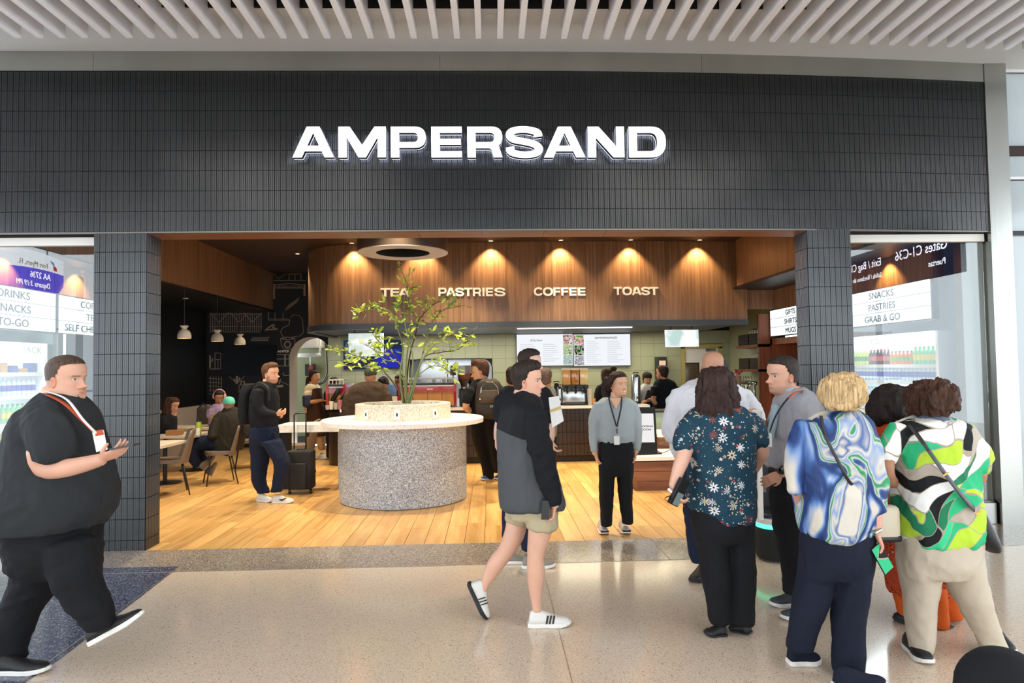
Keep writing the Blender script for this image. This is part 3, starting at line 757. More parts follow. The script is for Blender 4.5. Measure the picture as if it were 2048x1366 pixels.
def shopwin(name, x0, x1, ygl, zb, label):
    w = props(bpy.data.objects.new(name, None), kind='structure', label=label); C.objects.link(w)
    MB().box((x0, ygl, zb), (x1, ygl+.004, ZL-.10)).build('pane', M_glass, w)
    MB().box((x0, ygl-.03, ZL-.105), (x1, ygl+.03, ZL-.025)).build('window_frame', M_whitem, w)
    MB().box((x0, ygl-.05, 0), (x1, ygl+.05, zb-.02)).build('window_sill', M_steel, w)
    MB().box((x0, ygl-.02, zb-.02), (x1, ygl+.02, zb)).build('window_frame', M_steeld, w)
    return w
shopwin('window_2', X0L, XPL0+.004, YGL, zg0, 'full height shop window beside the left pier')
ygr = FY(5.0)+.10
w3 = shopwin('window_3', XPR1-.004, XCOL0-.02, ygr, .24, 'full height shop window beside the right pier')

# ---------------------------------------------------------------- lit sign boards, along the side walls
M_lit = emit('lit_panel', '#f4fdff', 1.25); M_ink = mat('sign_ink', '#1b2330', .6); M_ink2 = mat('sign_ink_grey', '#aeb8bf', .6)
def board(name, X, y0, y1, words, face, label, parent_lab=None):
    """three lit strips on a dark frame, y0..y1 along the wall, facing face(+1/-1) x"""
    r = root(name, (X, (y0+y1)/2, 2.2), label, 'sign')
    MB().box((min(X, X-face*.08), y0, 2.19), (max(X, X-face*.08), y1, 2.67)).build('housing', M_black, r)
    hz = .148
    for k_, w_ in enumerate(words):
        z = 2.205+(2-k_)*.156
        MB().box((min(X, X+face*.012), y0+.02, z), (max(X, X+face*.012), y1-.02, z+hz)).build('lit_panel', M_lit, r)
        me = text_mesh(w_, .088, bold=.003, sx=1.25); w = me['w']
        T = Matrix.Translation((X+face*.016, (y0+y1)/2, z+.03))
        # facing +x: reading runs towards +y ; facing -x: towards -y
        T = T @ Matrix.Rotation(face*PI/2, 4, 'Z') @ Matrix.Translation((-w/2, 0, 0))
        me.transform(T); link('lettering', me, M_ink, r)
    return r
board('sign_board', -5.28, 6.95, 8.46, ['DRINKS', 'SNACKS', 'TO-GO'], 1, 'lit three line sign reading DRINKS, SNACKS, TO-GO')
board('sign_board', -5.28, 8.50, 9.9, ['COFFEE', 'TEA', 'SELF CHECKOUT'], 1, 'lit three line sign reading COFFEE, TEA, SELF CHECKOUT')
board('sign_board', 5.14, 7.75, 9.75, ['SNACKS', 'PASTRIES', 'GRAB & GO'], -1, 'lit three line sign reading SNACKS, PASTRIES, GRAB & GO')
board('sign_board', 5.14, 10.6, 12.32, ['GIFTS', 'SHIRTS', 'MUGS'], -1, 'lit three line sign reading GIFTS, SHIRTS, MUGS')
MB().box((-5.40, 6.95, 2.68), (-5.28, 9.9, 3.03)).build('wall_side', M_fascia, kind='structure', label='wood panelling above the drinks signs')
for (X, Y) in ((-5.12, 7.55), (-5.12, 8.85)): spot('downlight_beam', (X, Y, 3.02), (-5.3, Y, 2.6), 60, (1, .62, .25), 100)
for (X, Y) in ((5.0, 8.6), (5.0, 10.9)): spot('downlight_beam', (X, Y, 3.02), (5.16, Y, 2.6), 60, (1, .62, .25), 100)

# ---------------------------------------------------------------- open chillers with bottles
M_chill = emit('chiller_light', '#f0fbff', 1.5); M_chillw = mat('chiller_white', '#f1f6f8', .4); M_shelf = mat('chiller_shelf', '#cfd6da', .35)
def bottle_mesh(h, r, name):
    mb = MB(); mb.lathe([(r*.9, 0), (r, .01), (r, h*.28)], n=10, mi=0); mb.lathe([(r*1.01, h*.28), (r*1.01, h*.58)], n=10, mi=1, caps=False)
    mb.lathe([(r, h*.58), (r*.95, h*.68), (r*.42, h*.86), (r*.38, h*.92)], n=10, mi=0, caps=False); mb.lathe([(r*.45, h*.91), (r*.45, h)], n=10, mi=2)
    return mb.mesh(name, True, 40)
def bottle_kind(nm, liquid, label_c, cap, h, r):
    L_ = mat('liquid_'+nm, liquid, .15, spec=.6, emis=None); me = bottle_mesh(h, r, 'bottle')
    for m in (L_, mat('band_'+nm, label_c, .4), mat('cap_'+nm, cap, .4)): me.materials.append(m)
    return me
KB = {'water': bottle_kind('water', '#cfe3f5', '#3a3fae', '#e9f0f8', .22, .033), 'blue': bottle_kind('blue', '#a7d9ee', '#2f6fc0', '#28a05a', .22, .033),
      'green': bottle_kind('green', '#6fd08a', '#e8d840', '#2fae5a', .22, .033), 'yellow': bottle_kind('yellow', '#efe23a', '#20242a', '#b02030', .20, .034),
      'cola': bottle_kind('cola', '#4a1e16', '#b5423a', '#c03030', .21, .031), 'lemon': bottle_kind('lemon', '#cfe05a', '#3a9a50', '#e0e0e0', .21, .031),
      'sport': bottle_kind('sport', '#3a78d8', '#1d4fa8', '#f0f0f0', .20, .034), 'orange': bottle_kind('orange', '#dd7a3a', '#7aa03a', '#3a6a2a', .18, .032)}
def chiller(X, y0, y1, face, label, header, rows, group):
    r = root('drinks_chiller', (X, (y0+y1)/2, 0), label, 'chiller')
    xb = X-face*.62; a, b = min(X, xb), max(X, xb)
    MB().box((a, y0-.05, 0), (b, y0, 2.06)).build('side_panel', M_chillw, r)
    MB().box((a, y1, 0), (b, y1+.05, 2.06)).build('side_panel', M_chillw, r)
    MB().box((min(xb, xb+face*.03), y0, .35), (max(xb, xb+face*.03), y1, 1.9)).build('light_back', M_chill, r)
    MB().box((a, y0, 0), (b, y1, .42)).build('base', M_black, r)
    for k_ in range(3): MB().box((X, y0, .12+k_*.09), (X+face*.012, y1, .16+k_*.09)).build('louvre', M_wood_s, r)
    MB().box((min(X-face*.5, X+face*.02), y0, 1.90), (max(X-face*.5, X+face*.02), y1, 2.06)).build('header', M_lit, r)
    me = text_mesh(header, .075, bold=.0025, sx=1.3); w = me['w']
    me.transform(Matrix.Translation((X+face*.024, (y0+y1)/2, 1.94)) @ Matrix.Rotation(face*PI/2, 4, 'Z') @ Matrix.Translation((-w/2, 0, 0))); link('lettering', me, M_ink2, r)
    for si, (z, kinds) in enumerate(rows):
        MB().box((min(xb+face*.03, X-face*.02), y0, z-.025), (max(xb+face*.03, X-face*.02), y1, z)).build('shelf', M_shelf, r)
        MB().box((min(X-face*.02, X-face*.01), y0, z-.03), (max(X-face*.02, X-face*.01), y1, z+.012)).build('price_rail', M_shelf, r)
        n = int((y1-y0-.06)/.082)
        for i in range(n):
            kd = kinds[int(i*len(kinds)/n)]
            if kd == 'box':
                if i % 2: continue
                o = MB().box((X-face*.09-.05, y0+.05+i*.082-.05, z+.001), (X-face*.09+.05, y0+.05+i*.082+.05, z+.06+.03*(i % 3))).build('snack_pack', mat('pack%d' % (i % 4), ['#b98a4a', '#8a4a2a', '#2c4a9a', '#6a9a3a'][i % 4], .4))
                props(o, 'small snack pack on the top shelf of the left chiller', 'snack', group+' snack packs'); continue
            o = bpy.data.objects.new('bottle', KB[kd]); C.objects.link(o); o.location = (X-face*.06, y0+.05+i*.082, z+.001)
            props(o, {'water': 'water bottle with a violet band', 'blue': 'clear bottle with blue label and green cap', 'green': 'green soda bottle with a yellow label', 'yellow': 'yellow drink bottle with a black label', 'cola': 'dark brown cola bottle with a red band', 'lemon': 'pale yellow green lemonade bottle', 'sport': 'blue sports drink bottle with a white cap', 'orange': 'short orange juice bottle with a green band'}[kd]+' on the '+['top', 'second', 'third', 'fourth', 'lowest'][si]+' shelf, '+('left chiller' if face > 0 else 'right chiller'), 'bottle', group+' '+kd+' bottles, shelf '+['one', 'two', 'three', 'four', 'five'][si])
    return r
chiller(-5.30, 6.98, 8.30, 1, 'open white drinks chiller with full shelves behind the left window', "Y'ALL COME BACK", [(1.71, ['box']), (1.45, ['water']), (1.15, ['blue', 'blue', 'green', 'green']), (.86, ['cola', 'yellow', 'lemon', 'sport']), (.52, ['cola', 'cola', 'lemon', 'orange'])], 'left chiller')
chiller(5.16, 7.75, 9.75, -1, 'open white drinks chiller with lit header behind the right window', 'COOL UP', [(1.66, ['green', 'orange', 'cola', 'lemon']), (1.45, ['water']), (1.15, ['blue']), (.86, ['sport', 'green', 'yellow']), (.52, ['cola', 'lemon'])], 'right chiller')
area('chiller_lamp', (-4.9, 7.65, 2.3), 1.2, 28, (.9, .97, 1), rot=(0, math.radians(-35), 0), sy=.3)
area('chiller_lamp', (4.8, 8.7, 2.3), 1.8, 34, (.9, .97, 1), rot=(0, math.radians(35), 0), sy=.3)
# right cabinet and wall
MB().box((5.16, 9.82, 0), (5.9, 10.4, 2.15)).build('wall_side', M_wood_s, kind='structure', label='wood end panel beside the right chiller')
gc = root('gift_cabinet', (5.3, 11.3, 0), 'tall open wood cabinet under the gift sign', 'cabinet')
mbx = MB(); mbx.box((5.14, 10.45, 0), (5.6, 10.52, 2.16)).box((5.14, 12.28, 0), (5.6, 12.35, 2.16)).box((5.14, 10.45, 2.05), (5.6, 12.35, 2.16)).box((5.56, 10.45, 0), (5.6, 12.35, 2.1)); mbx.build('carcass', M_wood_s, gc)
for z in (.5, 1.0, 1.5): MB().box((5.16, 10.52, z), (5.56, 12.28, z+.03)).build('shelf', M_wood_s, gc)
MB().box((-6.3, 8.45, 0), (-5.3, 8.55, 3.0)).build('wall_side', mat('glazed_green', '#2f4a44', .15), kind='structure', label='dark green glazed end wall beside the left chiller')
sl = root('strip_light', (-5.25, 8.62, 1.3), 'thin vertical white light strip beside the left chiller', 'light'); MB().box((-5.27, 8.60, 1.25), (-5.25, 8.62, 2.19)).build('diffuser', emit('strip', '#ffffff', 2.0), sl)

# ---------------------------------------------------------------- shelves with baskets, at the side wall
bs = root('basket_shelves', (5.15, 13.0, 1.2), 'walnut wall shelves holding black baskets', 'shelf')
for z in (at(1510, 690, 12.9)[2], at(1510, 738, 12.9)[2]):
    p = [(5.3, 12.36), (4.93, 12.36), (4.93, 13.5)]+[(5.3-.37*math.cos(a), 13.5+.3*math.sin(a)) for a in np.linspace(0, PI/2, 6)]
    MB().prism(p, z-.05, z).build('shelf', M_wood_s, bs, fix=True)
MB().box((4.93, 12.36, .0), (5.3, 12.42, 2.62)).build('upright', M_wood_s, bs)
def basket(c, sz, label):
    r = root('wire_basket', c, label, 'basket'); x, y, z = c
    mb = MB().box((x-sz[0]/2, y-sz[1]/2, z), (x+sz[0]/2, y+sz[1]/2, z+.01))
    for s_ in (-1, 1):
        mb.box((x+s_*sz[0]/2-.006, y-sz[1]/2, z), (x+s_*sz[0]/2+.006, y+sz[1]/2, z+sz[2])); mb.box((x-sz[0]/2, y+s_*sz[1]/2-.006, z), (x+sz[0]/2, y+s_*sz[1]/2+.006, z+sz[2]))
    mb.build('body', mat('wicker', '#1d1611', .7, bump=(120, .6)), r)
    for k_ in range(3): MB().tube([(x-sz[0]/2-.008, y-sz[1]/2, z+sz[2]*(.2+.35*k_)), (x-sz[0]/2-.008, y+sz[1]/2, z+sz[2]*(.2+.35*k_))], .007, 6).build('band', mat('wicker_b', '#35281d', .6), r)
zs1, zs2 = at(1510, 690, 12.9)[2], at(1510, 738, 12.9)[2]
for i, (y, z, lb) in enumerate([(12.66, zs1, 'dark basket on the upper wall shelf beside the upright'), (13.22, zs1, 'dark basket at the rounded end of the upper wall shelf'), (12.66, zs2, 'dark basket on the lower wall shelf beside the upright'), (13.22, zs2, 'dark basket at the rounded end of the lower wall shelf')]):
    basket((5.10, y, z), (.27, .50, .21), lb)
for nm, y, z, lb in (('wire_rack', 12.8, zs1+.212, 'brass wire rack on top of the upper baskets'), ('wire_rack', 12.75, zs2+.212, 'small white wire rack with round hoops')):
    r = root(nm, (5.1, y, z), lb, 'rack')
    for k_ in range(4): MB().tube([(5.0, y-.2+k_*.12, z+.004), (5.0, y-.2+k_*.12, z+.09), (5.18, y-.2+k_*.12, z+.09), (5.18, y-.2+k_*.12, z+.004)], .004, 5).build('hoop', M_steel2, r)
    MB().tube([(5.0, y-.22, z+.06), (5.0, y+.22, z+.06)], .004, 5).build('rail', M_steel2, r)
# back bar below shelves with taps
bb = root('back_bar', (4.9, 13.3, 0), 'dark back bar counter below the wall shelves', 'counter')
MB().box((4.6, 12.45, 0), (5.3, 14.6, .95)).build('body', M_brown_tile, bb); MB().box((4.55, 12.43, .95), (5.3, 14.6, .99)).build('worktop', M_steel2, bb)
tp = root('tap_tower', (4.95, 12.8, .99), 'chrome tap tower with several beer taps', 'taps')
MB().tube([(4.95, 12.6, 1.34), (4.95, 13.5, 1.34)], .035, 10).build('rail', M_steel2, tp, smooth=True)
for k_ in range(3): MB().tube([(4.95, 12.7+.36*k_, .99), (4.95, 12.7+.36*k_, 1.34)], .028, 10).build('column', M_steel2, tp, smooth=True)
for k_ in range(7): MB().tube([(4.92, 12.62+.13*k_, 1.34), (4.84, 12.62+.13*k_, 1.32), (4.83, 12.62+.13*k_, 1.25)], .012, 6).tube([(4.86, 12.62+.13*k_, 1.35), (4.86, 12.62+.13*k_, 1.47)], .012, 6).build('tap', M_steel2, tp, smooth=True)

# ================================================================== planter island
PX_, PY_ = at(808, 990, 9.14)[0], 9.14
pl = root('planter', (PX_, PY_, 0), 'round speckled terrazzo planter island with a white counter ring', 'planter')
MB().lathe([(.815, 0), (.83, .012), (.83, .995)], (PX_, PY_, 0), 96).build('base', M_granite, pl, smooth=True, angle=40)
MB().lathe([(1.035, .985), (1.06, .992), (1.062, 1.045), (1.055, 1.052), (.60, 1.052)], (PX_, PY_, 0), 96, caps=False).lathe([(.80, .984), (1.035, .985)], (PX_, PY_, 0), 96, caps=False).build('counter_ring', M_white_t, pl, smooth=True, angle=30)
MB().lathe([(.625, 1.053), (.625, 1.245), (.62, 1.25), (.52, 1.25), (.52, 1.10), (.0, 1.10)], (PX_, PY_, 0), 96, caps=False).build('planting_ring', M_granite2, pl, smooth=True, angle=30)
MB().lathe([(.0, 1.205), (.52, 1.205)], (PX_, PY_, 0), 48, caps=False).build('pebble_bed', M_granite, pl)
for px in (731, 796, 868):
    a = math.asin(max(-1, min(1, (at(px, 820, 8.6)[0]-PX_)/.625))); c_ = (PX_+.63*math.sin(a), PY_-.63*math.cos(a), 1.135)
    Mx = Matrix.Translation(c_) @ Matrix.Rotation(a, 4, 'Z')
    MB().cbox((0, 0, 0), (.072, .008, .115), M=Mx).build('socket_plate', M_white, pl); 
    MB().cbox((0, 0, 0), (.02, .004, .04), M=Mx @ Matrix.Translation((0, -.006, 0))).build('socket', M_blackm, pl)
# shrub of thin branching stems
M_stem = mat('stem_green', '#6f7a4e', .7); M_twig = mat('twig_brown', '#4a3226', .7)
M_leaf = mat('leaf_green', '#b2c64a', .45, var=(9, .3)); M_leafd = mat('leaf_dark', '#6f8f3a', .5, var=(9, .3))
tr = root('planter_shrub', (PX_, PY_, 1.2), 'tall airy shrub with pale green leaves growing in the round planter', 'plant')
random.seed(5)
br = [  # traced branch paths: pixels, depth offset, thickness
 ([(812, 806), (812, 740), (816, 690), (820, 640), (818, 590), (806, 548)], .0, .010), ([(806, 806), (800, 750), (806, 700), (796, 660), (778, 622), (742, 618), (726, 640)], -.2, .009),
 ([(820, 806), (836, 745), (850, 690), (862, 650), (885, 622), (922, 612)], .15, .009), ([(816, 806), (840, 730), (868, 690), (905, 668), (940, 682)], -.25, .009),
 ([(808, 806), (790, 770), (762, 738), (735, 720), (700, 708), (668, 700)], .2, .008), ([(812, 806), (806, 760), (784, 744), (740, 735), (712, 733), (690, 732)], -.3, .007),
 ([(818, 806), (830, 760), (858, 735), (880, 733), (900, 745), (905, 752)], .1, .007), ([(810, 806), (818, 720), (832, 665), (838, 640), (866, 610), (890, 600)], .35, .008),
 ([(808, 806), (798, 730), (780, 700), (765, 690), (745, 668)], .4, .008), ([(816, 800), (826, 720), (812, 660), (808, 610), (814, 575)], -.15, .008),
 ([(812, 806), (802, 730), (770, 720), (748, 700), (730, 690)], -.1, .007), ([(820, 806), (845, 720), (880, 705), (915, 700), (938, 678)], .3, .007)]
leafv = MB(); leafd = MB(); nleaf = 0
leaf_me = MB().add([(0, 0, 0), (.33, .18, .03), (.75, .15, .03), (1, 0, -.05), (.75, -.15, .03), (.33, -.18, .03), (.5, 0, -.02)], [(0, 6, 1), (1, 6, 2), (2, 6, 3), (3, 6, 4), (4, 6, 5), (5, 6, 0)]).mesh('leaf'); leaf_me.materials.append(M_leaf)
leaf_me2 = leaf_me.copy(); leaf_me2.materials.clear(); leaf_me2.materials.append(M_leafd)
leafpos = []
for pts, dy, th in br:
    P = np.array([at(x, y, PY_+dy*i/(len(pts)-1)*1.2) for i, (x, y) in enumerate(pts)]); P = crom(P, 5)
    n = len(P); MB().tube(P, np.linspace(th*1.5, th*.45, n), 7).build('branch', M_stem if dy < .2 else M_twig, tr, smooth=True)
    tw = MB()
    for i in range(int(n*.38), n):
        for _ in range(1 if i < n*.6 else 2):
            d_ = unit(np.array([random.uniform(-1, 1), random.uniform(-1, 1), random.uniform(-.2, .9)])); L_ = random.uniform(.05, .16)
            Q = np.array([P[i], P[i]+d_*L_*.6+[0, 0, .01], P[i]+d_*L_]); tw.tube(Q, [.003, .002, .0015], 4)
            for q in (Q[1], Q[2]): leafpos.append((q, unit(d_+np.array([random.uniform(-.7, .7), random.uniform(-.7, .7), random.uniform(-.7, .3)]))))
            leafpos.append((Q[2], unit(np.array([random.uniform(-1, 1), random.uniform(-1, 1), random.uniform(-.4, .8)]))))
    tw.build('twigs', M_twig, tr, kind='stuff')
random.shuffle(leafpos)
def leaf_mat(q, d_, s_):
    z = unit(np.cross(d_, unit(np.array([random.uniform(-1, 1), random.uniform(-1, 1), .3])))); y = np.cross(z, d_)
    return Matrix(((d_[0]*s_, y[0]*s_, z[0]*s_, q[0]), (d_[1]*s_, y[1]*s_, z[1]*s_, q[1]), (d_[2]*s_, y[2]*s_, z[2]*s_, q[2]), (0, 0, 0, 1)))
for q, d_ in leafpos[:300]:
    o = bpy.data.objects.new('leaf', leaf_me if random.random() < .68 else leaf_me2); C.objects.link(o); o.parent = tr
    M_ = leaf_mat(q-np.array(wloc(tr)), d_, random.uniform(.07, .12)); o.matrix_local = M_
vv = np.array([v.co[:] for v in leaf_me.vertices]); ff = [tuple(p.vertices) for p in leaf_me.polygons]
lr = MB()
for q, d_ in leafpos[300:560]:
    M_ = np.array(leaf_mat(q, d_, random.uniform(.06, .10))); lr.add(vv@M_[:3, :3].T+M_[:3, 3], ff)
lr.build('leaves', M_leaf, tr, kind='stuff')

# hanging steel ring above the island
rg = root('ring_shade', (PX_, PY_, 3.25), 'large brushed steel ring hanging above the planter', 'ceiling ring')
rgx = at(806, 506, PY_)[0]
MB().lathe([(.60, 3.26), (.60, ZI-.003)], (rgx, PY_, 0), 72, caps=False).build('drum', mat('bronze_steel', '#8a7668', .32, metal=.9, bump=(30, .05, (1, 1, .03))), rg, smooth=True)
MB().lathe([(.60, 3.26), (.598, 3.25), (.36, 3.25), (.355, 3.26)], (rgx, PY_, 0), 72, caps=False).build('rim', mat('ring_rim', '#b5a8a6', .5), rg, smooth=True, angle=30)
MB().lathe([(.355, 3.255), (.355, 3.7), (0, 3.7)], (rgx, PY_, 0), 48, caps=False).build('inner_tube', M_plenum, rg, smooth=True, angle=30)

# high table left of the island
ht = root('high_table', (at(620, 900, 10.0)[0], 10.0, 0), 'white terrazzo high table with a speckled slab leg beside the planter', 'table')
hx0, hx1 = at(553, 855, 9.82)[0], at(690, 855, 9.82)[0]; hz = at(600, 850, 9.82)[2]
MB().box((hx0, 9.82, hz-.105), (hx1, 10.4, hz)).build('tabletop', M_white_t, ht)
MB().box((at(676, 900, 9.87)[0], 9.87, 0), (hx1-.02, 10.35, hz-.105)).build('slab_leg', M_granite, ht)
MB().box((hx0+.03, 9.95, 0), (hx0+.12, 10.15, hz-.105)).build('leg', M_blackm, ht)

# ================================================================== main counter
YCN = 12.2
ct = root('service_counter', (-1.0, 12.6, 0), 'long service counter with dark vertical tiles and a white terrazzo top', 'counter')
cx0, cx1 = at(655, 890, 12.5)[0], at(1300, 890, YCN)[0]
MB().box((cx0+.35, YCN+.02, .1), (cx1, YCN+.75, .955)).build('carcass', M_grout, ct)
MB().lathe([(.33, .0), (.33, .955)], (cx0+.35, YCN+.36, 0), 28).build('rounded_end', M_brown_tile, ct, smooth=True, angle=40)
MB().box((cx0+.35, YCN+.06, 0), (cx1, YCN+.7, .1)).build('plinth', M_black, ct)
ctm = MB().box((.002, 0, .002), (.072, .018, .203)).mesh('tile'); ctm.materials.append(M_brown_tile)
nn = 0; stf = MB()
x = cx0+.36
while x < cx1-.05:
    for r_ in range(4):
        if x > at(930, 900, YCN)[0]-.2:
            o = bpy.data.objects.new('tile', ctm); C.objects.link(o); o.parent = ct; o.location = Vector((x, YCN+.002, .115+r_*.208))-wloc(ct); nn += 1
        else: stf.box((x+.002, YCN+.002, .117+r_*.208), (x+.072, YCN+.02, .318+r_*.208))
    x += .076
stf.build('front_tiles', M_brown_tile, ct, kind='stuff')
MB().box((cx0+.3, YCN-.06, .955), (cx1, YCN+.8, 1.0)).build('worktop', M_white_t, ct)
# glass fronted display section on the right and the stepped wood plinths
dsx0, dsx1 = at(1303, 845, 11.6)[0], at(1470, 845, 11.6)[0]
ds = root('display_counter', ((dsx0+dsx1)/2, 11.9, 0), 'pale green fronted display counter with a thin white top', 'counter')
MB().box((dsx0, 11.6, .0), (dsx1, 12.08, .90)).build('body', mat('pale_green_front', '#a9c4ab', .2), ds); MB().box((dsx0-.02, 11.56, .90), (dsx1+.02, 12.12, .93)).build('worktop', M_black, ds)
s1 = at(1300, 868, 10.4); s2 = at(1290, 915, 9.3)
u1 = root('upper_plinth', (2.9, 10.6, 0), 'upper wood step of the queue counter with terrazzo top', 'counter')
px0, px1 = at(1318, 900, 10.2)[0], at(1500, 900, 10.2)[0]
zu = at(1330, 868, 10.2)[2]
for i in range(2):
    MB().box((px0, 10.2, .02+i*(zu-.06)/2), (px1, 10.9, .015+(i+1)*(zu-.06)/2-.006)).build('panel', M_wood_c, u1)
MB().box((px0-.02, 10.18, zu-.045), (px1+.02, 10.95, zu)).build('worktop', M_white_t, u1)
px0, px1 = at(1266, 950, 9.25)[0], at(1470, 950, 9.25)[0]; zl = at(1290, 914, 9.25)[2]
u2 = root('lower_plinth', (2.6, 9.6, 0), 'low wood step of the queue counter with speckled terrazzo top', 'counter')
for i in range(3):
    h_ = (zl-.06)/3; MB().box((px0+(.06 if i == 0 else 0), 9.27 if i == 0 else 9.25, .0+i*h_), (px1, 10.1, (i+1)*h_-.006)).build('panel', M_wood_c, u2)
MB().box((px0-.02, 9.23, zl-.05), (px1+.02, 10.12, zl)).build('worktop', M_white_t, u2)
# ordering screen
kx = at(1293, 915, 9.5)[0]
ks = root('order_screen', (kx, 9.55, zl), 'black self order touch screen showing a white page', 'screen')
MB().box((kx-.02, 9.5, zl), (kx+.22, 9.75, zl+.02)).build('base', M_black, ks)
MB().box((kx+.05, 9.6, zl+.02), (kx+.15, 9.66, zl+.30)).build('stand', M_black, ks)
A0 = at(1312, 912, 9.5); 
rot = Matrix.Translation((at(1288, 862, 9.5)[0], 9.52, at(1288, 862, 9.5)[2])) @ Matrix.Rotation(math.radians(-8), 4, 'X') @ Matrix.Rotation(math.radians(12), 4, 'Z')
MB().cbox((0, 0, 0), (.37, .035, .66), M=rot).build('casing', M_black, ks)
MB().cbox((0, 0, 0), (.30, .004, .40), M=rot @ Matrix.Translation((0, -.019, .04))).build('display', emit('kiosk_white', '#f3f1ef', 1.0), ks)
for k_, w_ in enumerate(('COMING', 'SOON')):
    me = text_mesh(w_, .026, bold=.0012, sx=1.4); w = me['w']; me.transform(rot @ Matrix.Translation((-w/2+.03, -.022, .05-k_*.045))); link('lettering', me, M_ink, ks)
cb = root('cable', (kx+.3, 9.6, zl), 'thin black cable lying beside the order screen', 'cable')
MB().tube(crom([(kx+.15, 9.62, zl+.006), (kx+.3, 9.6, zl+.02), (kx+.42, 9.62, zl+.10), (kx+.36, 9.66, zl+.14), (kx+.22, 9.66, zl+.1)], 5), .005, 6).build('cord', M_black, cb, smooth=True)
M_badge = mat('badge_white', '#e9e9e6', .4); M_phone = mat('phone_black', '#0b0c0e', .18)
# ================================================================== screens
def screen(name, a, b, Y, label, frame=.012, col='#eef1f6', s=1.05, depth=.05):
    A = at(a[0], b[1], Y); B = at(b[0], a[1], Y); r = root(name, ((A[0]+B[0])/2, Y, A[2]), label, 'screen')
    MB().box((A[0]-frame, Y, A[2]-frame), (B[0]+frame, Y+depth, B[2]+frame)).build('casing', M_black, r)
    MB().box((A[0], Y-.003, A[2]), (B[0], Y-.0005, B[2])).build('display', emit('disp_'+col, col, s), r)
    return r, A, B
Ym = YG-.10
E_pale = emit('print_grey', '#c3c6cc', .9); E_dk = emit('print_dark', '#3c4048', .7)
def pictures(r, x0, x1, z0, z1, cols, Y):
    n = len(cols)
    for i, cs_ in enumerate(cols):
        a = z1-(z1-z0)*i/n; b = z1-(z1-z0)*(i+1)/n; m = bpy.data.materials.new('menu_photo'); m.use_nodes = True; t = m.node_tree; t.nodes.clear()
        tc = nd(t, 'ShaderNodeTexCoord'); nz = nd(t, 'ShaderNodeTexNoise'); nz.inputs['Scale'].default_value = 13+2*i; nz.inputs['Detail'].default_value = 5
        rp = ramp(t, [(.30, cs_[0]), (.44, cs_[1]), (.52, cs_[2]), (.60, cs_[3])], 'LINEAR'); e = nd(t, 'ShaderNodeEmission'); o = nd(t, 'ShaderNodeOutputMaterial')
        t.links.new(tc.outputs['Object'], nz.inputs['Vector']); t.links.new(nz.outputs[0], rp.inputs[0]); t.links.new(rp.outputs[0], e.inputs[0]); t.links.new(e.outputs[0], o.inputs[0]); e.inputs[1].default_value = .9
        MB().box((x0, Y-.006, b+.004), (x1, Y-.003, a-.004)).build('photo', m, r)
def menu_lines(r, xa, xb, z1, z0, n, Y):
    mb = MB(); random.seed(3)
    for i in range(n):
        z = z1-(z1-z0)*i/n; mb.box((xa, Y-.0055, z-.006), (xa+(xb-xa)*random.uniform(.55, 1), Y-.004, z+.002))
    mb.build('menu_lines', E_pale, r, kind='stuff')
r, A, B = screen('menu_screen', (1034, 668), (1145, 732), Ym, 'bright menu screen with a handwritten heading and food photos on its edge')
W_ = B[0]-A[0]; H_ = B[2]-A[2]
pictures(r, B[0]-W_*.17, B[0]-.01, A[2]+.01, B[2]-.01, [('#1d2030', '#d8c7bc', '#8a3c38', '#efe6dd'), ('#cfe0a8', '#8fae5a', '#e9efe0', '#6a8a4a'), ('#8fb3a2', '#cfe0dd', '#6f9a7a', '#e8f0ee')], Ym)
text_obj('Kitchen', .05, (A[0]+W_*.24, Ym-.004, B[2]-H_*.22), E_dk, r, italic=.35, sx=1.2, depth=.001)
menu_lines(r, A[0]+W_*.06, A[0]+W_*.40, B[2]-H_*.32, A[2]+H_*.08, 9, Ym); menu_lines(r, A[0]+W_*.47, A[0]+W_*.78, B[2]-H_*.32, A[2]+H_*.08, 9, Ym)
r, A, B = screen('menu_screen', (1148, 668), (1260, 732), Ym, 'bright menu screen headed AMPERSAND with food photos on its left edge')
pictures(r, A[0]+.01, A[0]+W_*.18, A[2]+.01, B[2]-.01, [('#2f6a3a', '#d8556a', '#f0e8e0', '#7a9a4a'), ('#20242a', '#3d7a3a', '#e0d8c0', '#191b20'), ('#9fb0c8', '#d8dde8', '#6a3a30', '#eef0f5')], Ym)
text_obj('AMPERSAND', .042, (A[0]+W_*.38, Ym-.004, B[2]-H_*.14), E_dk, r, sx=1.5, bold=.001, depth=.001)
menu_lines(r, A[0]+W_*.23, A[0]+W_*.50, B[2]-H_*.22, A[2]+H_*.06, 12, Ym); menu_lines(r, A[0]+W_*.60, A[0]+W_*.90, B[2]-H_*.22, A[2]+H_*.06, 12, Ym)
